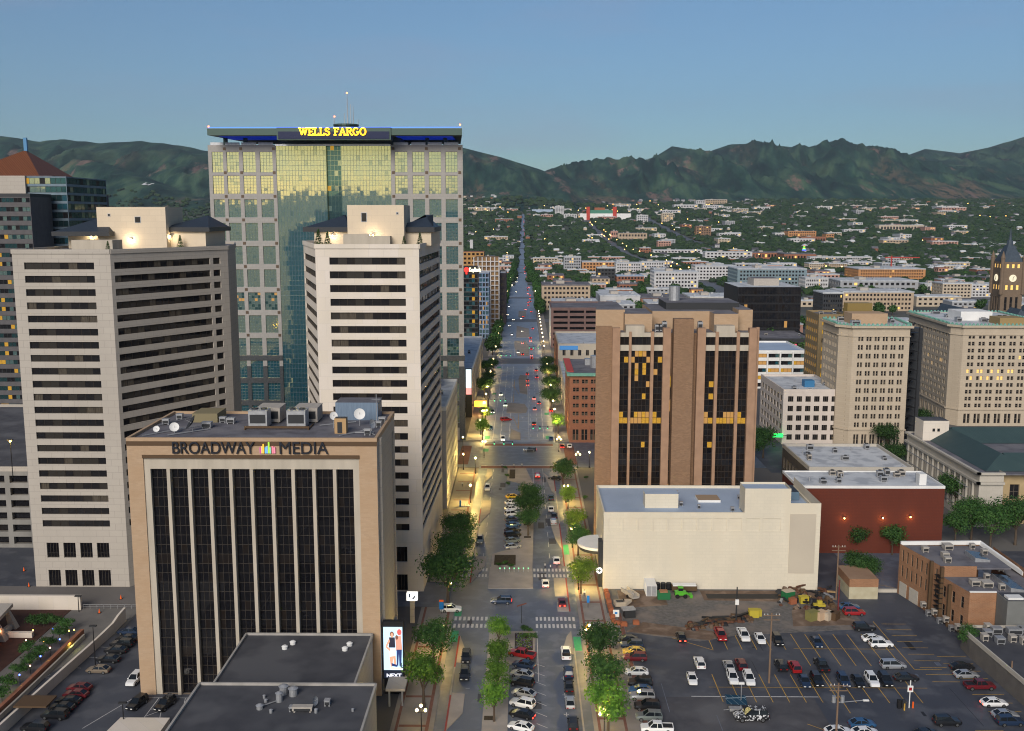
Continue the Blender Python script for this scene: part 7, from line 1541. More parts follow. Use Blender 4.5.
for k in range(46):                                            # long heap of beams across the yard and the junk corner
    if k < 24: px = rr.uniform(690, 748); py = 626 - (px - 690) * .13 + rr.uniform(-3, 3); L_ = rr.uniform(2, 6)
    else: px = rr.uniform(780, 832); py = rr.uniform(588, 612) if px > 800 else rr.uniform(592, 602); L_ = rr.uniform(1, 3)
    x, y = G(px, py); a = rr.uniform(-.5, .5) + (.3 if k < 24 else rr.uniform(-1, 1)); z = rr.uniform(.2, .7 if k < 24 else 1.6); w = rr.uniform(.25, .7); o = MB(); o.bar((-L_ / 2, 0, 0), (L_ / 2, 0, rr.uniform(-.15, .15)), w, rr.uniform(.2, .5))
    o = o.build('scrap_beam', M_scrap[rr.randrange(6) if k > 24 else rr.randrange(4)], None, (x, y, z), a); tag(o, 'weathered beam lying in the long scrap heap across the gravel yard' if k < 24 else 'piece of scrap in the dark junk pile at the yard corner near the alley', 'scrap', 'beams in the long scrap heap' if k < 24 else 'pieces in the junk pile by the alley')
heap = MB()
for k in range(150):
    if k < 70: px = rr.uniform(688, 752); py = 627 - (px - 690) * .13 + rr.uniform(-4, 4); s = rr.uniform(.3, .8)
    else: px = rr.uniform(778, 834); py = rr.uniform(590, 614) + (0 if px > 798 else -4); s = rr.uniform(.3, 1.0)
    x, y = G(px, py); heap.loft([[(x - s + rr.random() * .4, y - s, 0), (x + s, y - s + rr.random() * .4, 0), (x + s, y + s, 0), (x - s, y + s, 0)], [(x - s * .5, y - s * .4, s * rr.uniform(.5, 1.3)), (x + s * .4, y - s * .5, s * rr.uniform(.5, 1.3)), (x + s * .5, y + s * .5, s), (x - s * .5, y + s * .5, s)]], rr.randrange(5))
tag(heap.build('rubble', [M_brownfascia, M_metald, M_scrap[2], M_dirt, M_black]), 'dark rubble and junk heaped around the gravel yard', 'rubble', kind='stuff')
M_ybox = mat('yellow_box', (.42, .34, .04), .6)
for k, (px, py, s, m, lab) in enumerate([(753.5, 617, 1.1, M_ybox, 'bright yellow bin at the end of the scrap heap, nearer one'), (757, 616, .9, M_ybox, 'bright yellow bin at the end of the scrap heap, farther one'), (803.5, 603, 1.0, M_ybox, 'tall yellow box in front of the junk pile'), (792.5, 604, .8, M_orpal, 'orange box before the junk pile'), (788, 599, 1.3, M_dkgreen, 'green bin with a pale lid in the yard'),
      (812, 620, 1.3, mat('olive_box', (.18, .17, .06), .8), 'olive crate at the lot edge, first of four'), (820.5, 619.5, 1.2, mat('tan_box', (.50, .36, .24), .8), 'tan crate at the lot edge, second of four'), (828, 619.5, 1.1, M_cream, 'cream crate at the lot edge, third of four'), (834.5, 619.5, 1.1, M_brownfascia, 'brown crate at the lot edge, last of four')]):
    x, y = G(px, py); t = thing('crate', lab, 'crate', (x, y, .09), .1 * k); MB().box(-s, s, -s * .7, s * .7, 0, s * 1.5).build('body', m, t); MB().box(-s - .05, s + .05, -s * .7 - .05, s * .7 + .05, s * 1.5, s * 1.5 + .12).build('lid', m if k != 4 else M_cream, t)
for k, (px, py) in enumerate([(819, 610)]): x, y = G(px, py); t = thing('pallet_jack', 'yellow site machine sitting on the junk pile', 'machine', (x, y, .6)); MB().box(-1.3, 1.3, -.6, .6, .4, .9).box(-.5, .6, -.4, .4, .9, 1.7).build('body', M_ybox, t); MB().cyl((-.8, -.7, .35), (-.8, .7, .35), .35, n=10).build('roller', M_tyre, t)
# ================================================================ people
def person(label, loc, rz, top, bot, skin=(.35, .2, .13)):
    me = bpy.data.meshes.new('person'); J = [(0, 0, .95), (0, 0, 1.2), (0, .01, 1.42), (0, .01, 1.52), (0, .02, 1.62), (0, .02, 1.74), (-.1, 0, .88), (-.11, .10, .48), (-.11, .02, .08), (-.11, .16, .03), (.1, 0, .88), (.11, -.08, .48), (.11, -.22, .1), (.11, -.1, .03), (-.2, 0, 1.40), (-.26, -.08, 1.12), (-.25, .02, .86), (.2, 0, 1.40), (.26, .08, 1.12), (.25, .18, .90)]
    E_ = [(0, 1), (1, 2), (2, 3), (3, 4), (4, 5), (0, 6), (6, 7), (7, 8), (8, 9), (0, 10), (10, 11), (11, 12), (12, 13), (2, 14), (14, 15), (15, 16), (2, 17), (17, 18), (18, 19)]
    rad = [.15, .14, .15, .055, .10, .09, .10, .065, .045, .04, .10, .065, .045, .04, .065, .045, .04, .065, .045, .04]
    me.from_pydata(J, E_, []); o = bpy.data.objects.new('person', me); COL.objects.link(o); sm = o.modifiers.new('s', 'SKIN')
    for k, v in enumerate(me.skin_vertices[0].data): v.radius = (rad[k], rad[k]); v.use_root = k == 0
    o.modifiers.new('u', 'SUBSURF').levels = 1; dg = bpy.context.evaluated_depsgraph_get(); m2 = bpy.data.meshes.new_from_object(o.evaluated_get(dg)); bpy.data.objects.remove(o)
    for c in (mat('cloth_top_%s' % label[:9], top, .9), mat('cloth_leg_%s' % label[:9], bot, .9), mat('skin_tone', skin, .6), mat('dark_hair', (.03, .02, .015), .7)): m2.materials.append(c)
    for p in m2.polygons: z = p.center.z; x = abs(p.center.x); p.material_index = 3 if (z > 1.66 or (z > 1.56 and p.center.y < 0 and x < .12)) else 2 if z > 1.47 or (x > .2 and z < .95) else 0 if z > .92 else 1
    o = link('person', m2, None, loc, rz); return tag(o, label, 'person')
for lab, px, py, h, rz, c1, c2 in [('person in a white top on the corner plaza near the bicycle dock', 462.5, 487, .13, 0, (.6, .6, .6), (.03, .03, .05)), ('person in dark clothes waiting at the big junction, middle one', 514, 468, .03, 90, (.03, .03, .04), (.04, .04, .06)), ('person in grey at the median tip of the big junction', 502, 468, .03, 60, (.2, .2, .2), (.03, .03, .05)), ('person in red-brown crossing nearest the trees of the junction', 522, 467.5, .03, 90, (.3, .06, .04), (.05, .05, .06)),
      ('person in a blue shirt walking on the south sidewalk by the trees', 618.5, 695.5, .13, 170, (.05, .2, .45), (.05, .05, .07)), ('person in white beside the one in the blue shirt', 621.5, 695.5, .13, 170, (.6, .6, .62), (.1, .1, .1)), ('person in an orange vest under the theatre sign', 584.5, 597, .13, 0, (.7, .16, .03), (.05, .05, .06)), ('person in yellow on the far zebra crossing', 545, 569, .04, 90, (.65, .6, .1), (.1, .1, .12)), ('person in green and red on the far zebra crossing', 550.5, 570.5, .04, 90, (.1, .5, .2), (.4, .05, .03)), ('person in blue at the kerb end of the far zebra crossing', 557, 568, .04, 80, (.1, .2, .55), (.05, .05, .07))]:
    x, y = G(px, py); person(lab, (x, y, h), R(rz), c1, c2)
t = thing('bicycle_dock', 'blue and white bicycle dock on the north corner plaza', 'bicycle dock', (*G(465, 507), .13)); MB().box(-1.6, 1.6, -.2, .2, 0, .3).build('base', M_metal, t); MB().box(-1.7, -1.2, -.2, .2, 0, 2.0).build('kiosk', mat('sign_blue', (.02, .18, .50), .5), t)
for k in range(3): b = MB(); b.cyl((-.6 + k * .8, -.5, .35), (-.55 + k * .8, -.5, .35), .33, n=12); b.cyl((-.6 + k * .8, .5, .35), (-.55 + k * .8, .5, .35), .33, n=12); b.bar((-.58 + k * .8, -.5, .4), (-.58 + k * .8, .5, .8), .05); b.build('bicycle', M_white, t)
# ================================================================ trees
def leafmat(name, c1, c2, c3):
    m = bpy.data.materials.new(name); m.use_nodes = True; nt = m.node_tree; N = nt.nodes; L = nt.links; b = N['Principled BSDF']; b.inputs['Roughness'].default_value = .65; b.inputs['Specular IOR Level'].default_value = .25
    tc = N.new('ShaderNodeTexCoord'); n = N.new('ShaderNodeTexNoise'); n.inputs['Scale'].default_value = 1.1; n.inputs['Detail'].default_value = 5; L.new(tc.outputs['Object'], n.inputs['Vector'])
    r = N.new('ShaderNodeValToRGB'); e = r.color_ramp.elements; e[0].position = .32; e[0].color = (*c1, 1); e[1].position = .68; e[1].color = (*c3, 1); k = e.new(.5); k.color = (*c2, 1); L.new(n.outputs['Fac'], r.inputs[0])
    oi = N.new('ShaderNodeObjectInfo'); hs = N.new('ShaderNodeHueSaturation'); mr = N.new('ShaderNodeMapRange'); mr.inputs[3].default_value = .7; mr.inputs[4].default_value = 1.35; L.new(oi.outputs['Random'], mr.inputs[0]); L.new(mr.outputs[0], hs.inputs['Value']); L.new(r.outputs[0], hs.inputs['Color'])
    L.new(hs.outputs[0], b.inputs['Base Color']); tr = N.new('ShaderNodeBsdfTranslucent'); L.new(hs.outputs[0], tr.inputs[0]); mx = N.new('ShaderNodeMixShader'); mx.inputs[0].default_value = .3; L.new(b.outputs[0], mx.inputs[1]); L.new(tr.outputs[0], mx.inputs[2]); L.new(mx.outputs[0], N['Material Output'].inputs[0]); return m
M_leaf = leafmat('broad_leaf', (.04, .11, .015), (.09, .20, .025), (.16, .30, .04)); M_leafd = leafmat('dark_leaf', (.018, .058, .016), (.042, .105, .025), (.08, .17, .04)); M_leafy = leafmat('lamplit_leaf', (.09, .17, .02), (.15, .25, .03), (.22, .32, .05))  # the yellowest leaf tone has street lamp glow put into its colour
M_bark = mat('bark', (.10, .075, .055), .9, n=(3., (.06, .045, .035)), stretch=(1, 1, .2))
def make_tree(seed, h, r, m, nleaf=2600, leaf=.34, lobes=9, name='street_tree', tall=1.0):
    rd = random.Random(seed); t = thing(name, 'tree', 'tree'); b = MB(); ht = h * .34
    b.cyl((0, 0, -.1), (.05, 0, ht), .2 * h / 7, .13 * h / 7, 8); L_ = []
    for k in range(lobes):
        a = 2 * math.pi * k / lobes + rd.uniform(-.4, .4); q = rd.uniform(.25, .62) * r if k else 0; z = h * (.50 + .34 * rd.random() * tall) if k else h * .78; c = (q * math.cos(a), q * math.sin(a), z); L_.append((c, r * rd.uniform(.42, .60), h * .17 * rd.uniform(.8, 1.25)))
        b.cyl((.05, 0, ht * rd.uniform(.8, 1)), (c[0] * .9, c[1] * .9, c[2]), .08 * h / 7, .03, 6)
    b.build('trunk', M_bark, t); c = MB()
    for k in range(nleaf):
        (cx, cy, cz), lr, lh = L_[rd.randrange(lobes)]; d = Vector((rd.gauss(0, 1), rd.gauss(0, 1), rd.gauss(0, 1))).normalized(); f = rd.uniform(.6, 1.12) if rd.random() < .85 else rd.uniform(.2, .7)
        f *= 1 + .38 * noise.noise((d.x * 2.3 + cx, d.y * 2.3 + cy, d.z * 2.3 + seed))
        p = Vector((cx + d.x * lr * f, cy + d.y * lr * f, cz + d.z * lh * f)); nrm = (d + Vector((rd.uniform(-.7, .7), rd.uniform(-.7, .7), rd.uniform(-.2, .9)))).normalized(); a = nrm.orthogonal().normalized(); a.rotate(__import__('mathutils').Quaternion(nrm, rd.uniform(0, 6.3))); e = nrm.cross(a); s = leaf * rd.uniform(.6, 1.3)
        c.face([p - a * s * .5, p - e * s * .32, p + a * s * .5 + nrm * s * .12, p + e * s * .32])
    c.build('crown', m, t); return snap(t)
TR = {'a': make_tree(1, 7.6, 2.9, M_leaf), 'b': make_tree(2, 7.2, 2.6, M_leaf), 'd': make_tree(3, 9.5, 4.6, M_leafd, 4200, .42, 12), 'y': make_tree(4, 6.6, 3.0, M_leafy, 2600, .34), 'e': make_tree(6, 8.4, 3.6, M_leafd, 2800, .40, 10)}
def tree(k, px, py, label, s=1., group=None, h=0.0, rz=None):
    x, y = G(px, py, h); return place(TR[k], (x, y, h + .1), random.uniform(0, 6) if rz is None else rz, label, group, s)
for i, (k, px, py, s) in enumerate([('a', 499, 650, 1.0), ('b', 498, 674, 1.08), ('a', 497, 697, 1.0), ('b', 494, 722, 1.15)]): tree(k, px, py, 'round green tree, %s from the flower bed on the near median' % nth(i + 1), s, 'trees on the near median')
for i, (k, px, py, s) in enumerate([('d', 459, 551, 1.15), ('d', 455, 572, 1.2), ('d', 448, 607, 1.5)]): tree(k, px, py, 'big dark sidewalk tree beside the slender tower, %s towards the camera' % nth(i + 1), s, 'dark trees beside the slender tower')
for i, (k, px, py, s) in enumerate([('e', 434, 668, 1.25), ('a', 424, 708, 1.5)]): tree(k, px, py, 'sidewalk tree between the billboard and the bike lane, %s towards the camera' % nth(i + 1), s)
for i, (k, px, py, s) in enumerate([('e', 600, 668, 1.2), ('e', 604, 702, 1.2), ('a', 608, 742, 1.55)]): tree(k, px, py, 'leafy south sidewalk tree beside the car park, %s towards the camera' % nth(i + 1), s)
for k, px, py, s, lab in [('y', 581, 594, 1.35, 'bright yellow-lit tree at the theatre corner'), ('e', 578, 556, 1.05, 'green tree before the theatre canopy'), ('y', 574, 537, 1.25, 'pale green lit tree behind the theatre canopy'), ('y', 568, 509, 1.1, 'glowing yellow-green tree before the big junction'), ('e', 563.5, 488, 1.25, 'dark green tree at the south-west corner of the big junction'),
      ('e', 529.5, 511, 1.1, 'dark tree at the far end of the slanted parking median'), ('d', 529, 526, 1.1, 'large dark tree in the middle of the far median'), ('e', 528, 536, 1.0, 'dark tree shading the slanted cars on the far median'),
      ('y', 485.6, 422, 1.05, 'bright yellow-lit tree under the theatre marquee'), ('a', 482.7, 440, 1.25, 'green lamp-lit tree on the north sidewalk past the big junction'), ('d', 551.5, 412, 1.25, 'big dark tree by the brick corner building'), ('d', 551.5, 397, 1.2, 'big dark tree one behind the brick corner'), ('d', 549, 383, 1.2, 'dark tree farther along the south kerb'), ('d', 547, 373, 1.1, 'dark tree near the second cross street on the south kerb'), ('a', 558, 434, 1.2, 'tree in front of the brick corner building'), ('a', 592, 437, 1.3, 'tree at the foot of the brown tower'),
      ('d', 484.5, 398, 1.2, 'dark tree below the long shop block'), ('e', 489, 387, 1.1, 'green tree by the long shop block, middle'), ('d', 486.5, 378, 1.1, 'dark tree by the long shop block, far'), ('e', 493, 373, 1.1, 'small dark tree near the second cross street'),
      ('e', 856.5, 553, .95, 'dark tree against the red hall'), ('e', 892, 555, 1.05, 'wide dark tree against the red hall wall'), ('d', 857, 583, .85, 'bushy tree hanging over the brick shed'), ('d', 866, 586, .8, 'second bushy tree beside the brick shed'), ('d', 763, 458, 1.3, 'dark street tree by the green sign'), ('d', 752, 464, 1.2, 'dark street tree on the cross street behind the brown tower'), ('d', 887, 452, 1.2, 'street tree at the foot of the tall stone tower'), ('d', 893, 476, 1.3, 'dark tree behind the cluttered white roof'), ('d', 917, 437, 1.3, 'dark tree between the stone towers'),
      ('d', 955, 512, 1.3, 'dark tree before the courthouse columns'), ('d', 971, 540, 1.3, 'dark tree at the courthouse corner'), ('d', 1015, 545, 1.5, 'large dark tree beyond the workshop roof'), ('d', 990, 548, 1.3, 'dark tree behind the workshop parapet'), ('e', 955, 545, 1.2, 'dark tree between the red hall and the workshop'), ('e', 968, 652, .72, 'small tree at the corner of the orange brick workshop')]: tree(k, px, py, lab, s)
TR['s'] = make_tree(9, 2.6, 1.9, M_leafd, 900, .3, 7, 'shrub')
for i, (px, py) in enumerate([(34, 628), (44, 627), (56, 628), (66, 632), (60, 640), (50, 650), (40, 660), (30, 668), (20, 678), (8, 690), (2, 702), (28, 655)]): tree('s', px, py, 'dark shrub, %s in the planting around the sunken terrace' % nth(i + 1), 1.1, 'shrubs around the sunken terrace')
for i, (px, py) in enumerate([(524, 640), (529, 634), (534, 640), (524, 632), (505, 566), (499, 568), (511, 569), (507, 478), (508, 486), (505, 470), (585, 500), (585, 520), (588, 535), (586, 480), (590, 548), (413, 668)]): tree('s', px, py, 'low shrub in the planting beds, %s of those beside the road' % nth(i + 1), .55, 'shrubs in the road planting beds')
M_lav = mat('lavender_flowers', (.16, .10, .34), .8)
fb = MB(); rd = random.Random(3)
for k in range(500):
    x = rd.uniform(-1.4, 2.0); y = rd.uniform(198.5, 206); s = .12; z = .25 + rd.random() * .35
    fb.face([(x - s, y, z), (x, y - s, z + .05), (x + s, y, z), (x, y + s, z + .05)], 0 if rd.random() < .35 else (1 if rd.random() < .9 else 2))
tag(fb.build('flowers', [M_lav, M_leaf, M_ybox]), 'purple and yellow flowers in the median bed by the crossing', 'flowers', kind='stuff')
# conifers in pots on the tower roofs
def make_conifer():
    t = thing('potted_conifer', 'conifer', 'tree'); MB().cyl((0, 0, 0), (0, 0, .5), .4, .45, 8).build('pot', M_conc, t); rd = random.Random(2); c = MB()
    for k in range(500):
        z = rd.random() ** 1.3; r = (1 - z) * .95 * (.6 + .4 * (k % 5) / 4); a = rd.uniform(0, 6.3); p = Vector((r * math.cos(a), r * math.sin(a), .5 + z * 3.0)); d = Vector((math.cos(a), math.sin(a), -.4)) * .3; e = Vector((-math.sin(a), math.cos(a), 0)) * .12; c.face([p - e, p + d, p + e, p - d * .2])
    c.build('crown', M_leafd, t); return snap(t)
cf = make_conifer()
for px, y, s, lab, hh in [(318.5, 233.5, 1.15, 'potted conifer on the slender tower roof, first from the edge', 82.9), (327.5, 233.5, 1.0, 'potted conifer on the slender tower roof, second from the edge', 82.9), (404, 234, .7, 'small potted conifer by the roof terrace tables', 82.9), (420, 238, .9, 'reddish bare shrub at the street corner of the slender tower roof', 82.9), (107.5, 237, .7, 'potted conifer on the broad tower roof, nearer the pyramid', 81.6), (180, 256, 1.0, 'potted conifer on the broad tower roof near its far corner', 81.6)]:
    x = P(px, 240, y)[0]; place(cf, (x, y, hh), 0, lab, None, s)
# ================================================================ far trees: nearest ones by themselves
def blob(seed, n=1, m=M_leafd):
    import bmesh
    bm = bmesh.new(); bmesh.ops.create_icosphere(bm, subdivisions=2, radius=1.)
    for v in bm.verts:
        d = v.co.normalized(); f = 1 + .34 * noise.noise((d.x * 2 + seed * 7, d.y * 2, d.z * 2)) + .22 * noise.noise((d.x * 5, d.y * 5 + seed * 3, d.z * 5)); v.co = d * f; v.co.z = v.co.z * .62 + .55
    vs = [tuple(v.co) for v in bm.verts]; fs = [tuple(v.index for v in f.verts) for f in bm.faces]; bm.free(); return vs, fs
BL = [blob(s) for s in range(8)]
FT = []
def make_far_tree(i):
    rd = random.Random(50 + i); t = thing('tree', 'dark crowned tree standing in the blocks beyond downtown', 'tree', group='trees in the blocks beyond downtown'); MB().cyl((0, 0, -.3), (0, 0, 3.2), .3, .2, 6).build('trunk', M_bark, t); c = MB()
    for k in range(420):
        d = Vector((rd.gauss(0, 1), rd.gauss(0, 1), rd.gauss(0, 1))).normalized(); f = rd.uniform(.6, 1.05) * (1 + .3 * noise.noise((d.x * 2, d.y * 2, d.z * 2 + i * 5))); p = Vector((d.x * 4.6 * f, d.y * 4.6 * f, 6.4 + d.z * 4.0 * f)); nrm = (d + Vector((rd.uniform(-.6, .6), rd.uniform(-.6, .6), rd.uniform(-.2, .8)))).normalized(); a = nrm.orthogonal().normalized(); e = nrm.cross(a); s = rd.uniform(.9, 1.7); c.face([p - a * s * .5, p - e * s * .45, p + a * s * .5, p + e * s * .45])
    c.build('crown', M_leafd, t); return snap(t)
FT = [make_far_tree(i) for i in range(3)]
BOX = []                                                        # footprints kept clear of trees
def clear(x, y, m=4):
    if abs(x + 1.8) < (23 if y < 1350 else 11) or abs(x - 241) < 16 or abs(x - 482) < 16: return False
    if abs(((y - 375) + 121.75) % 243.5 - 121.75) < 15 and y > 600: return False
    for (a, c, d, e) in BOX:
        if a - m < x < c + m and d - m < y < e + m: return False
    return True
# ================================================================ mid and far buildings read off the photograph
PC = dict(white=mat('far_white', (.52, .52, .53), .8, n=(.1, (.42, .42, .43))), tan=mat('far_tan', (.42, .33, .24), .85, n=(.3, (.36, .28, .2))), brick=M_redbrick, orange=mat('far_orange_brick', (.48, .24, .10), .85, n=(.3, (.40, .20, .09))), cream=M_cream, dark=M_metald, teal=mat('far_teal_grey', (.16, .22, .25), .6), grey=mat('far_grey', (.30, .31, .33), .8), pink=mat('far_pink_brick', (.42, .24, .19), .85), beige=M_beige, brown=M_brownbrick, green=M_green, blue=M_roofb)
ROOFS = dict(w=M_roofw, g=M_roofg, d=M_roofd, b=M_roofb, r=M_redbrick)
FW = {}
def far_building(pl, pr, yt_, yb_, col, label, rows=3, cols=None, roof='w', depth=30, pal='office', cat='building', name='building', base_hidden=0, frac=.5):
    x0, y = GT(pl, yb_ + base_hidden); x1 = P(pr, yb_, y)[0]; z0 = zt(0, y) if y > 2350 else 0.; z1 = P(pl, yt_, y)[1]; h = max(4, z1 - z0)
    x0, x1 = min(x0, x1), max(x0, x1); W_ = x1 - x0; cols = cols or max(3, int(W_ / 7)); BOX.append((x0, x1, y, y + depth))
    t = thing(name, label, cat, (x0, y, z0)); wm = PC[col]; B_ = MB()
    def side(O, u, Wd, nc):
        if Wd < 3 or rows == 0: nX, nY = u[1], -u[0]; B_.face([O, (O[0] + u[0] * Wd, O[1] + u[1] * Wd, O[2]), (O[0] + u[0] * Wd, O[1] + u[1] * Wd, O[2] + h), (O[0], O[1], O[2] + h)], 0); return
        tmp = Bld.__new__(Bld); tmp.wall = B_; Bld.facade(tmp, O, u, Wd, h, spread(Wd, nc, .6, Wd * .03), spread(h, rows, frac, h * .04), .5, 0)
        nX, nY = u[1], -u[0]; O2 = (O[0] - nX * .48, O[1] - nY * .48, O[2])
        wb = MB(); rd = random.Random(int(pl * 7 + Wd))
        for (z, w) in spread(h, rows, frac, h * .04):
            for (a, c) in spread(Wd, nc, .6, Wd * .03): wb.face([(O2[0] + u[0] * a, O2[1] + u[1] * a, z), (O2[0] + u[0] * c, O2[1] + u[1] * c, z), (O2[0] + u[0] * c, O2[1] + u[1] * c, w), (O2[0] + u[0] * a, O2[1] + u[1] * a, w)], 0 if rd.random() < .8 else (1 if rd.random() < .75 else 2))
        return wb
    wins = [side((0, 0, 0), (1, 0), W_, cols)]
    nd = max(2, int(cols * depth / max(W_, 1)))
    if x0 > 0: wins.append(side((0, depth, 0), (0, -1), depth, nd)); B_.face([(W_, 0, 0), (W_, depth, 0), (W_, depth, h), (W_, 0, h)])
    else: wins.append(side((W_, 0, 0), (0, 1), depth, nd)); B_.face([(0, depth, 0), (0, 0, 0), (0, 0, h), (0, depth, h)])
    B_.face([(W_, depth, 0), (0, depth, 0), (0, depth, h), (W_, depth, h)])
    B_.build('wall', wm, t)
    for w in wins:
        if w: o = w.build('window', [M_glassd, M_curtain, M_lit], t); o['kind'] = 'stuff'
    MB().box(-.3, W_ + .3, -.3, depth + .3, h - .5, h + .6).build('roof', ROOFS[roof], t)
    if W_ > 18:
        rd = random.Random(int(pl)); MB().box(W_ * .3, W_ * .3 + min(8, W_ * .25), depth * .3, depth * .6, h + .6, h + 3.4).build('plant_room', M_hvac, t)
        for q in range(3): s = rd.uniform(1.2, 2.4); a = rd.uniform(2, W_ - 4); c = rd.uniform(2, depth - 4); MB().box(a, a + s, c, c + s, h + .6, h + 2.2).build('rooftop_unit', M_metal, t)
    return t
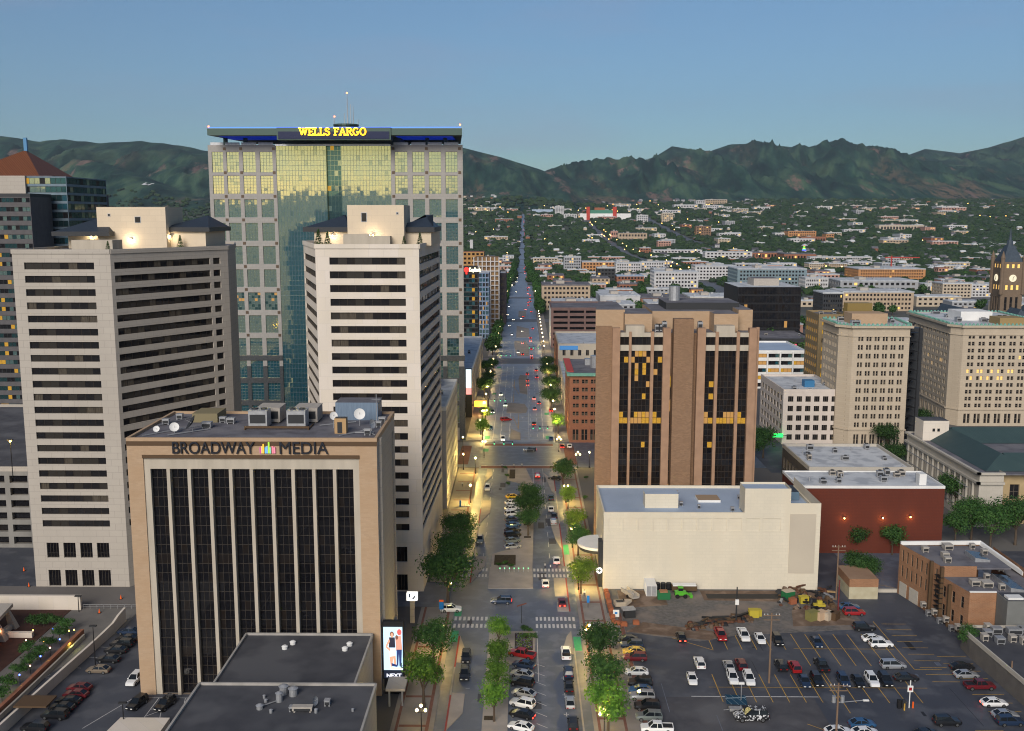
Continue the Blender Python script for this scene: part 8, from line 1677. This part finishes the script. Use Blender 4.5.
FB = [
 (542, 590, 285, 310, 'tan', 'long tan brick block with five window rows behind the mechanical roofs', 5, 12, 'g', 40), (553, 600, 305, 328, 'white', 'white flat-roofed block with rooftop plant behind the brown garage', 0, 4, 'w', 60), (533, 558, 258, 266, 'cream', 'pale four-storey block on the south side far down the street', 3, 8, 'w', 25), (535, 552, 268, 274, 'pink', 'low pink brick hall far down the street', 1, 6, 'w', 20), (540, 556, 276, 281, 'white', 'small white building just before the tan brick block', 1, 4, 'w', 20),
 (564, 581, 257, 272, 'grey', 'modern white and dark block beside the orange one', 5, 7, 'w', 30), (582, 616, 262, 272, 'orange', 'bright orange brick apartment block in the middle distance', 3, 10, 'w', 40), (597, 615, 268, 283, 'dark', 'dark glass block with a yellow stair beside the white apartments', 4, 5, 'w', 25), (616, 641, 263, 275, 'white', 'white apartment block beside the dark glass one', 4, 10, 'w', 30), (641, 664, 262, 274, 'white', 'second white apartment block joined to the first', 4, 9, 'w', 30),
 (617, 644, 276, 284, 'brick', 'red brick hall with a blue roof', 2, 8, 'b', 30), (619, 640, 284, 291, 'brick', 'low red brick house before the blue-roofed hall', 1, 6, 'g', 25), (654, 698, 272, 292, 'white', 'large white apartment block with five window rows above the brown tower', 5, 13, 'w', 40), (695, 736, 266, 280, 'white', 'long white apartment block right of the big one, behind the red annex', 4, 12, 'w', 35), (697, 710, 266, 278, 'brick', 'red annex against the long white apartments', 3, 4, 'r', 20),
 (691, 703, 289, 295, 'orange', 'orange-lit restaurant front on the far cross street', 1, 4, 'g', 14), (640, 651, 248, 256, 'brick', 'red and white towered block far off', 3, 4, 'w', 25), (653, 702, 250, 256, 'white', 'long low white block in the far middle distance', 2, 14, 'w', 30), (705, 752, 252, 261, 'white', 'row of white apartments towards the rainbow dome', 3, 12, 'w', 30), (730, 744, 250, 260, 'orange', 'orange and white end block of the apartment row', 4, 4, 'w', 25),
 (618, 647, 233, 242, 'tan', 'long tan school-like block among the trees', 2, 9, 'g', 40), (611, 618, 231, 241, 'pink', 'small pink block beside the long tan one', 2, 3, 'g', 30), (658, 671, 241, 249, 'pink', 'pink brick block among the trees', 3, 5, 'w', 30), (696, 711, 226, 237, 'brown', 'brown brick high-rise standing alone above the trees', 6, 6, 'g', 30), (637, 648, 215, 223.5, 'white', 'white twin-topped block near the stadium', 4, 5, 'w', 40), (662, 673, 213, 223, 'cream', 'cream high-rise near the campus', 5, 5, 'w', 40),
 (555, 564, 206, 216.5, 'white', 'white slab tower of the campus', 8, 5, 'w', 40), (564, 577, 214, 220, 'white', 'white low block below the slab tower', 3, 5, 'w', 40), (578, 587, 214, 219.5, 'cream', 'cream block left of the stadium', 3, 4, 'w', 40), (532, 553, 209.5, 214, 'blue', 'silver domed arena roof at the campus', 0, 5, 'b', 90), (533, 540, 214.5, 217.5, 'white', 'small white hall at the top of the straight street', 1, 3, 'w', 30), (541, 553, 214.5, 219, 'pink', 'pink block near the top of the straight street', 2, 5, 'w', 30),
 (696, 705, 200.5, 206.5, 'white', 'white hospital block on the hillside', 4, 4, 'w', 60), (705, 727, 199.5, 206.5, 'tan', 'wide tan hospital block on the hillside', 4, 9, 'w', 60), (788, 816, 231, 239, 'orange', 'long orange-lit brick complex among the trees', 3, 12, 'g', 50), (801, 826, 237, 242.5, 'brick', 'red-roofed wing below the orange complex', 1, 9, 'r', 40), (775, 800, 233, 238, 'white', 'white wing left of the orange complex', 1, 8, 'w', 40), (826, 834, 234, 240, 'orange', 'small orange end block of the complex', 2, 3, 'g', 40), (831, 843, 240, 243, 'pink', 'low pink shed by the complex', 1, 4, 'g', 30),
 (751, 784, 252.5, 259, 'brick', 'long red brick mall hall with arched roofs', 1, 10, 'g', 60), (784, 816, 254, 261, 'brick', 'second red brick mall hall beside the rainbow dome', 1, 10, 'g', 60), (810, 838, 257, 262.5, 'white', 'row of white gabled townhouses', 2, 14, 'w', 25), (838, 872, 257, 262.5, 'white', 'second row of white gabled townhouses', 2, 14, 'w', 25), (809, 829, 263.5, 270, 'cream', 'cream apartment block behind the slatted white one', 3, 9, 'w', 30), (829, 847, 263.5, 271, 'tan', 'tan and white apartment block beside the cream one', 3, 8, 'w', 30),
 (737, 806, 269, 289, 'teal', 'blue-grey office block behind the black glass box', 5, 20, 'w', 60), (778, 788, 272.5, 282, 'white', 'white stair box on the blue-grey block', 0, 2, 'w', 15), (805, 828, 278, 291, 'white', 'white slatted block with dark vertical windows', 3, 12, 'w', 30), (822, 842, 293, 318, 'dark', 'amber-lit glass block beside the tall stone tower', 5, 8, 'w', 30), (858, 925, 269, 281.5, 'orange', 'long timber-orange apartment site with a white roof', 4, 26, 'w', 60), (848, 872, 262, 268, 'white', 'white block behind the timber-orange site', 2, 8, 'w', 30),
 (842, 913, 292, 311, 'tan', 'long tan stone block with square punched windows behind the towers', 4, 19, 'w', 40), (840, 918, 281, 292, 'grey', 'glass-fronted library block with a wide white roof', 2, 14, 'w', 60), (879, 924, 225, 231, 'cream', 'long low cream school far among the trees', 1, 14, 'w', 50), (924, 942, 284, 293, 'white', 'small white house-like block left of the white apartments', 1, 6, 'w', 20), (942, 971, 283.5, 298, 'cream', 'white apartment block with balconies beside the clock tower, first wing', 4, 8, 'w', 30), (971, 1000, 284.5, 297, 'white', 'white apartment block, second wing beside the clock tower', 4, 8, 'w', 30),
 (945, 985, 277, 281, 'pink', 'long low red-roofed row among the trees', 1, 10, 'g', 30), (985, 1008, 278, 282, 'pink', 'second low red-roofed row behind the clock tower', 1, 8, 'g', 30), (870, 885, 238, 241, 'white', 'small white gabled hall among the far trees', 1, 4, 'w', 30), (978, 990, 253, 257, 'white', 'pale flat house row far behind the clock tower', 1, 5, 'w', 20), (993, 1006, 255, 258.5, 'cream', 'cream flat block far behind the clock tower', 1, 5, 'w', 20), (960, 1008, 244, 247, 'tan', 'very long low tan row above the trees', 1, 16, 'w', 30),
 (938, 948, 268, 275, 'pink', 'lone pink gabled house among the trees', 2, 3, 'r', 15), (600, 611, 292, 300, 'cream', 'pale block right behind the white mechanical roof', 2, 4, 'w', 30), (757, 776, 296, 306, 'cream', 'cream corner block partly hidden by the black glass box', 3, 6, 'w', 30), (600, 640, 296, 306, 'white', 'white flat roof hall behind the brown tower, street side', 0, 6, 'w', 60), (640, 690, 298, 306, 'brick', 'dark brick hall behind the brown tower', 1, 10, 'g', 50), (690, 735, 297, 307, 'beige', 'beige roofed hall behind the brown tower, far side', 1, 8, 'w', 50),
 (503, 513, 262, 268, 'brick', 'small brick house row on the north side far down the street', 1, 4, 'g', 20), (497, 511, 266, 274, 'pink', 'pinkish shop block beyond the half-built frame', 2, 4, 'w', 25), (470, 473, 240, 252, 'white', 'thin white chimney stack beyond the bank tower', 0, 2, 'w', 6)]
for it in FB:
    pl, pr_, yt_, yb_, col, lab, rows, cols, roof, dep = it; far_building(pl, pr_, yt_, yb_, col, lab, rows, cols, roof, dep)
# stadium with twin red towers
Ys = GT(600, 220)[1]; zs = zt(0, Ys); t = thing('stadium', 'stadium with a green top edge and two red end towers', 'stadium', (0, Ys, zs)); xa, xb = P(589, 218, Ys)[0], P(613.5, 218, Ys)[0]
hw_ = lambda y: P(600, y, Ys)[1] - zs
MB().box(P(580, 218, Ys)[0], P(631, 218, Ys)[0], 0, 60, -4, hw_(213.5)).build('wall', M_white, t); MB().box(xa, xb, 2, 70, hw_(213.5), hw_(210)).build('stand', mat('stadium_green', (.06, .20, .14), .7), t)
for q, (a, c) in enumerate(((586.5, 589.8), (612.8, 616.5))): MB().box(P(a, 215, Ys)[0], P(c, 215, Ys)[0], -3, 20, -4, hw_(206.8)).build('tower', mat('stadium_red', (.42, .05, .03), .7), t)
MB().box(P(600, 215, Ys)[0] - 18, P(600, 215, Ys)[0] + 22, 40, 70, hw_(210), hw_(207.5)).build('press_box', M_orpal, t)
# rainbow lit dome
Yd = GT(804, 254)[1]; xd = P(804, 250, Yd)[0]; t = thing('domed_tower', 'small dome lit in rainbow colours above the brick mall', 'tower', (xd, Yd, 0))
MB().cyl((0, 0, 0), (0, 0, 8), 5, n=12).build('drum', M_white, t)
for k, c in enumerate([(.1, .1, 1.), (.1, .6, 1.), (.9, .9, .2), (.1, 1., .1), (.4, 1., .05), (1., .2, .05)]): MB().cyl((0, 0, 8 + k * 2.2), (0, 0, 10.1 + k * 2.2), 5 - k * .75, 4.6 - k * .75, n=12).build('lit_band', EM('rainbow_%d' % k, c, 1.0), t)
MB().cyl((0, 0, 21), (0, 0, 24), .4, .1, n=6).build('spire', M_metal, t)
# red tower crane
Yc = GT(891, 276)[1]; xc = P(891, 268, Yc)[0]; zc = P(891, 257, Yc)[1]; t = thing('tower_crane', 'red tower crane over the timber-orange apartment site', 'crane', (xc, Yc, 0)); MB().box(-.8, .8, -.8, .8, 0, zc + 2).build('mast', mat('crane_red', (.40, .05, .04), .6), t); MB().box(-10, 42, -.6, .6, zc - 1.4, zc).build('jib', mat('crane_red', (.40, .05, .04), .6), t); MB().box(-9, -6, -1, 1, zc - 4, zc - 1.4).build('counterweight', M_conc, t)
# city hall with clock tower
Yh = 560; t = Bld('city_hall', 'romanesque stone city hall with a tall clock tower and slate blue roofs', 'city hall', cap=60); cxh = P(1012.5, 280, Yh)[0]; hwid = 6.0; zt0 = P(1009, 262, Yh)[1]; M_sand = mat('brown_sandstone', (.19, .14, .10), .9, n=(.4, (.14, .105, .075)), brick=((.17, .125, .09), (.12, .09, .065), 1.4, .6, .03)); M_slateb = mat('slate_blue_roof', (.055, .075, .10), .6, n=(1., (.04, .055, .075)))
for O, u in (((cxh - hwid, Yh, 0), (1, 0)), ((cxh - hwid, Yh + 12, 0), (0, -1)), ((cxh + hwid, Yh, 0), (0, 1)), ((cxh + hwid, Yh + 12, 0), (-1, 0))):
    us = spread(12, 3, .5, 1.5); vs = [(zt0 - 36, zt0 - 33), (zt0 - 27, zt0 - 19.5), (zt0 - 15.5, zt0 - 12.8), (zt0 - 3.4, zt0 - 1.2)]; t.facade(O, u, 12, zt0, us, vs, .4)
    if u in ((1, 0), (0, -1)):
        for a, c in us:
            for k, (z, w) in enumerate(vs): t.win(O, u, a, c, z, w, .4, 1, 2, 'oldlit' if k in (2, 3) else 'old', 0)
t.done([M_sand])
for k, (dx, dy) in enumerate(((-hwid, 0), (hwid, 0), (-hwid, 12), (hwid, 12))): b = MB(); b.cyl((cxh + dx, Yh + dy, zt0 - 18), (cxh + dx, Yh + dy, zt0 + 2), 1.1, n=8); b.cyl((cxh + dx, Yh + dy, zt0 + 2), (cxh + dx, Yh + dy, zt0 + 6), 1.3, .1, n=8); b.build('turret', M_sand, t.t)
b = MB(); b.loft([[(cxh - 5.6, Yh + .4, zt0), (cxh + 5.6, Yh + .4, zt0), (cxh + 5.6, Yh + 11.6, zt0), (cxh - 5.6, Yh + 11.6, zt0)], [(cxh - 1.8, Yh + 4.2, zt0 + 9), (cxh + 1.8, Yh + 4.2, zt0 + 9), (cxh + 1.8, Yh + 7.8, zt0 + 9), (cxh - 1.8, Yh + 7.8, zt0 + 9)]]); b.cyl((cxh, Yh + 6, zt0 + 9), (cxh, Yh + 6, zt0 + 12), 1.9, 1.5, 8); b.cyl((cxh, Yh + 6, zt0 + 12), (cxh, Yh + 6, zt0 + 19), .9, .1, 8); b.build('spire', M_slateb, t.t)
for k in range(2):
    b = MB(); c = (cxh, Yh - .25, zt0 - 9) if k == 0 else (cxh - hwid - .25, Yh + 6, zt0 - 9); d = (0, -.2, 0) if k == 0 else (-.2, 0, 0); b.cyl(c, (c[0] + d[0], c[1] + d[1], c[2]), 2.0, n=18); b.build('clock_face', EM('clock_light', (1, .88, .62), .9), t.t)
    b = MB(); e = (c[0] + d[0] * 1.3, c[1] + d[1] * 1.3, c[2]); b.bar(e, (e[0] + (.6 if k == 0 else 0), e[1], e[2] + 1.2), .2, .2); b.bar(e, (e[0], e[1] + (.5 if k else 0), e[2] - 1.2), .2, .2); b.build('clock_hands', M_black, t.t)
def hallwing(x0, x1, y0, y1, h, rh, along=True):
    b = MB(); b.box(x0, x1, y0, y1, 0, h); b.build('wing', M_sand, t.t); b = MB()
    if along: m = (y0 + y1) / 2; A, B_, C_, D = (x0 - .4, y0 - .4, h), (x1 + .4, y0 - .4, h), (x1 + .4, y1 + .4, h), (x0 - .4, y1 + .4, h); E_, F_ = (x0 + 2, m, h + rh), (x1 - 2, m, h + rh); b.face([A, B_, F_, E_]); b.face([C_, D, E_, F_]); b.face([B_, C_, F_]); b.face([D, A, E_])
    else: m = (x0 + x1) / 2; A, B_, C_, D = (x0 - .4, y0 - .4, h), (x1 + .4, y0 - .4, h), (x1 + .4, y1 + .4, h), (x0 - .4, y1 + .4, h); E_, F_ = (m, y0 + 2, h + rh), (m, y1 - 2, h + rh); b.face([A, B_, E_]); b.face([B_, C_, F_, E_]); b.face([C_, D, F_]); b.face([D, A, E_, F_])
    b.build('slate_roof', M_slateb, t.t)
hallwing(cxh - 34, cxh + 20, 552, 572, 28, 9); hallwing(cxh - 36, cxh - 26, 545, 580, 30, 10, False); hallwing(cxh - 8, cxh + 2, 540, 556, 32, 8, False); hallwing(cxh + 8, cxh + 24, 536, 570, 36, 8, False); hallwing(cxh - 20, cxh - 13, 543, 560, 29, 8, False)
# ---------------------------------------------------------------- filler blocks in the mid distance (their own things)
rd = random.Random(21); fcol = {'white': 'white', 'cream': 'cream', 'brick': 'red brick', 'grey': 'grey', 'tan': 'tan', 'pink': 'pinkish'}
protos = {}
def proto(col, v):
    if (col, v) in protos: return protos[(col, v)]
    w, d, h = [(30, 22, 8), (22, 40, 12), (44, 26, 10), (18, 18, 6)][v]; t = thing('low_building', '%s flat-roofed low building among the trees beyond downtown' % fcol[col], 'building', group='%s low buildings beyond downtown' % fcol[col])
    B_ = MB(); tmp = Bld.__new__(Bld); tmp.wall = B_; rows = max(1, int(h / 4)); us = spread(w, int(w / 5), .55, 1); vs = spread(h, rows, .45, .4)
    Bld.facade(tmp, (0, 0, 0), (1, 0), w, h, us, vs, .4); Bld.facade(tmp, (0, d, 0), (0, -1), d, h, [], []); Bld.facade(tmp, (w, 0, 0), (0, 1), d, h, [], []); Bld.facade(tmp, (w, d, 0), (-1, 0), w, h, [], []); B_.build('wall', PC[col], t)
    g = MB()
    for z, q in vs:
        for a, c in us: g.face([(a, .38, z), (c, .38, z), (c, .38, q), (a, .38, q)], 0 if rd.random() < .85 else 1)
    g.build('window', [M_glassd, M_lit], t)['kind'] = 'stuff'; MB().box(-.2, w + .2, -.2, d + .2, h - .4, h + .5).build('roof', M_roofw if col in ('white', 'cream', 'grey') else (M_roofg if v % 2 else M_roofw), t); MB().box(w * .3, w * .3 + 4, d * .4, d * .4 + 4, h + .5, h + 2.5).build('plant_room', M_hvac, t)
    snap(t); protos[(col, v)] = t; return t
cnt = 0
for k in range(4500):
    if cnt >= 185: break
    q = rd.random(); y = rd.uniform(600, 2050) if q < .85 else rd.uniform(2500, 4700); a = rd.uniform(-.045, .56) if q < .6 else rd.uniform(-.06, .30)
    if q > .75: a = rd.uniform(-.05, .45)
    x = a * y; v = rd.randrange(4); w, d, h = [(30, 22, 8), (22, 40, 12), (44, 26, 10), (18, 18, 6)][v]
    if x < -20 and x > -25: continue
    if -60 < x < 75 and y < 1150: continue
    if x > 75 and y < 720: continue
    if x < 0 and y < 1300: continue
    if not (clear(x, y, 12) and clear(x + w, y + d, 12) and clear(x + w, y, 8) and clear(x, y + d, 8)): continue
    zb = zt(x, y)
    s = 1.0 if y < 2600 else 1.5
    place(proto(rd.choice(['white', 'cream', 'brick', 'grey', 'tan', 'pink', 'white', 'grey']), v), (x, y, zb), 0, None, None, s); BOX.append((x, x + w * s, y, y + d * s)); cnt += 1
# houses under the trees
hp = []
for i, (wc, rc) in enumerate([(PC['white'], M_roofg), (M_cream, M_roofw), (M_redbrick, M_roofg), (PC['grey'], M_roofd)]):
    b = MB(); b.box(-5, 5, -4, 4, 0, 5, 0); b.loft([[(-5.4, -4.6, 4.8), (5.4, -4.6, 4.8), (5.4, 4.6, 4.8), (-5.4, 4.6, 4.8)], [(-5.2, -.1, 8), (5.2, -.1, 8), (5.2, .1, 8), (-5.2, .1, 8)]], 1)
    for x in (-3.2, 0, 3.2): b.box(x - .6, x + .6, -4.06, -4, 1.6, 3.2, 2)
    hp.append(tag(b.build('house', [wc, rc, M_glassd]), ['white', 'cream', 'red brick', 'grey'][i] + ' gabled house among the trees of the valley', 'house', ['white', 'cream', 'red brick', 'grey'][i] + ' houses among the valley trees'))
HOUSES = []; used = set(); rest = MB()
for k in range(3000):
    y = 1300 + 4300 * rd.random() ** .8; x = rd.uniform(-.07, .60) * y
    if x < -.02 * y and y > 4400: continue
    if not clear(x, y, 9): continue
    HOUSES.append((x, y))
    if len(HOUSES) >= 760: break
HOUSES.sort(key=lambda p: p[1])
for i, (x, y) in enumerate(HOUSES):
    z = zt(x, y) + (y > 2300) * 1.0; a = rd.choice([0, math.pi / 2]) + rd.uniform(-.05, .05); s = rd.uniform(.9, 1.5)
    if i < 280:
        j = rd.choice([0, 0, 1, 1, 2, 3]); o = hp[j] if j not in used else hp[j].copy()
        if j in used: COL.objects.link(o)
        used.add(j); o.location = (x, y, z); o.rotation_euler = (0, 0, a); o.scale = (s, s, s); BOX.append((x - 6, x + 6, y - 8, y + 5))
    else:
        s *= 1 + (y - 2000) / 5000; m = rd.randrange(4); w, d, h = 5.5 * s, 4 * s, 5 * s; w *= .8; h *= .8; rest.box(x - w, x + w, y - d, y + d, z, z + h, m); rest.loft([[(x - w, y - d, z + h), (x + w, y - d, z + h), (x + w, y + d, z + h), (x - w, y + d, z + h)], [(x - w, y - .1, z + h * 1.5), (x + w, y - .1, z + h * 1.5), (x + w, y + .1, z + h * 1.5), (x - w, y + .1, z + h * 1.5)]], 4)
# hillside houses right up to the foothills
for k in range(260):
    y = rd.uniform(4700, 5450); x = rd.uniform(.16, .62) * y; z = zt(x, y); s = rd.uniform(1.2, 2.4); w, d, h = 6 * s, 5 * s, 5 * s; z2 = mz(x, y) if y > 4260 else z; z = max(z, z2); rest.box(x - w, x + w, y - d, y + d, z - 4, z + h, rd.choice([0, 0, 1, 3, 2]))
for k in range(130):
    y = rd.uniform(4300, 5000); x = rd.uniform(-.30, -.02) * y; z = max(zt(x, y), mz(x, y)); s = rd.uniform(1, 2.); rest.box(x - 6 * s, x + 6 * s, y - 5, y + 5, z - 4, z + 5 * s, rd.choice([0, 1, 2, 3]))
tag(rest.build('far_houses', [PC['white'], M_cream, M_redbrick, PC['grey'], M_roofg]), 'hundreds of tiny houses scattered to the foot of the hills', 'houses', kind='stuff')
# campus strip of long low halls
for k in range(40):
    y = rd.uniform(4150, 4750); x = rd.uniform(-.11, .46) * y
    if not clear(x, y, 10): continue
    place(proto(rd.choice(['white', 'cream', 'pink', 'white']), rd.choice([0, 2])), (x, y, zt(x, y)), 0, None, None, rd.uniform(1.4, 2.4)); BOX.append((x, x + 60, y, y + 40))
# block letter on the brown foothill
def on_hill(px, py):
    d = ray(px, py); yy = 4300
    while yy < 9000:
        t_ = yy / d[1]; x = d[0] * t_; z = CH + d[2] * t_
        if mz(x, yy) > z: return (x, yy, z)
        yy += 8
    return None
q = on_hill(147, 185)
if q:
    b = MB()
    def hp_(u, v):
        x = q[0] + u; yy = q[1] + v * 2.2; return (x, yy, mz(x, yy) + 3)
    for (u0, u1, v0, v1) in [(-17, -9, -12, 14), (-9, 9, -12, -3), (9, 17, -12, 14), (-21, -5, 14, 19), (5, 21, 14, 19)]: b.face([hp_(u0, v0), hp_(u1, v0), hp_(u1, v1), hp_(u0, v1)])
    tag(b.build('hillside_letter', M_white), 'white block letter U lying on the brown foothill', 'hillside letter')
# ---------------------------------------------------------------- trees of the valley
rows_ = []
for y in range(642, 2600, 11):
    for s in (-19.8, 16.2):
        if y < 900 and s > 0 and y % 22: continue
        if s < 0 and y < 850 and y % 3: continue
        if any(abs(y - (375 + 243.5 * j)) < 16 for j in range(1, 13)): continue
        rows_.append(((s + rd.uniform(-1, 1)) if y < 1350 else (-15.5 if s < 0 else 11.5) + rd.uniform(-1, 1), y + rd.uniform(-3, 3)))
spots = rows_[:150]
k = 0
while len(spots) < 296 and k < 20000:
    k += 1; y = rd.uniform(620, 1500); x = rd.uniform(-.08, .56) * y
    if x < 70 and y < 1000: continue
    if clear(x, y, 3): spots.append((x, y))
for i, (x, y) in enumerate(spots): s = rd.uniform(.75, 1.25); place(FT[i % 3], (x, y, zt(x, y)), rd.uniform(0, 6), None, None, s)
import array
V = []; F = []; MI = []
def add_blob(x, y, z, r):
    vs, fs = BL[rd.randrange(8)]; a = rd.uniform(0, 6.28); ca, sa = math.cos(a) * r, math.sin(a) * r; i = len(V) 
    V.extend([(x + vx * ca - vy * sa, y + vx * sa + vy * ca, z + vz * r) for vx, vy, vz in vs]); F.extend([(i + p, i + q_, i + s_) for p, q_, s_ in fs]); m = rd.choice((0, 0, 1, 2)); MI.extend([m] * len(fs))
n = 0
while n < 30000:
    u = rd.random(); y = 1150 * (5900 / 1150) ** u; x = rd.uniform(-.085 if y < 3000 else -.12, .64) * y
    if 0.05 < x / y < .45 and y < 1700 and rd.random() < .35: continue
    n += 1
    if not clear(x, y, 2.5 if y < 2500 else -3): continue
    if y > (4850 if x / y < .12 else 5200 if x / y < .22 else 5600): continue
    r = (5.0 + 9.0 * (y - 1100) / 4500) * rd.uniform(.65, 1.3); z = zt(x, y)
    if y > 4260: z = max(z, mz(x, y))
    add_blob(x, y, z - r * .1, r)
for k in range(1500):                                            # dark wooded strip under the left foothills
    y = rd.uniform(3000, 4700); x = rd.uniform(-.42, -.06) * y; z = max(zt(x, y), mz(x, y) if y > 4260 else -9); add_blob(x, y, z, rd.uniform(6, 13))
me = bpy.data.meshes.new('woods'); me.from_pydata(V, [], F)
def blobmat(name, c1, c2):
    return mat(name, c1, .9, spec=.1, n=(.35, c2), bump=1.)
for m in (blobmat('woods_dark', (.012, .030, .014), (.030, .056, .022)), blobmat('woods_mid', (.024, .045, .018), (.045, .078, .03)), blobmat('woods_blue', (.020, .036, .024), (.042, .064, .036))): me.materials.append(m)
me.polygons.foreach_set('material_index', MI); me.update(); o = link('woods', me); tag(o, 'endless dark tree cover filling the valley up to the hills', 'woods', kind='stuff')
# ---------------------------------------------------------------- air
hz = MB(); hz.box(-16500, 16500, -20050, 16100, -9, 1900); o = hz.build('haze', []); o['kind'] = 'stuff'
hm = bpy.data.materials.new('haze_air'); hm.use_nodes = True; nt = hm.node_tree; nt.nodes.remove(nt.nodes['Principled BSDF']); pv = nt.nodes.new('ShaderNodeVolumePrincipled'); pv.inputs['Color'].default_value = (.75, .85, 1, 1); pv.inputs['Density'].default_value = 3.0e-5; pv.inputs['Anisotropy'].default_value = .2; nt.links.new(pv.outputs[0], nt.nodes['Material Output'].inputs['Volume']); o.data.materials.append(hm)
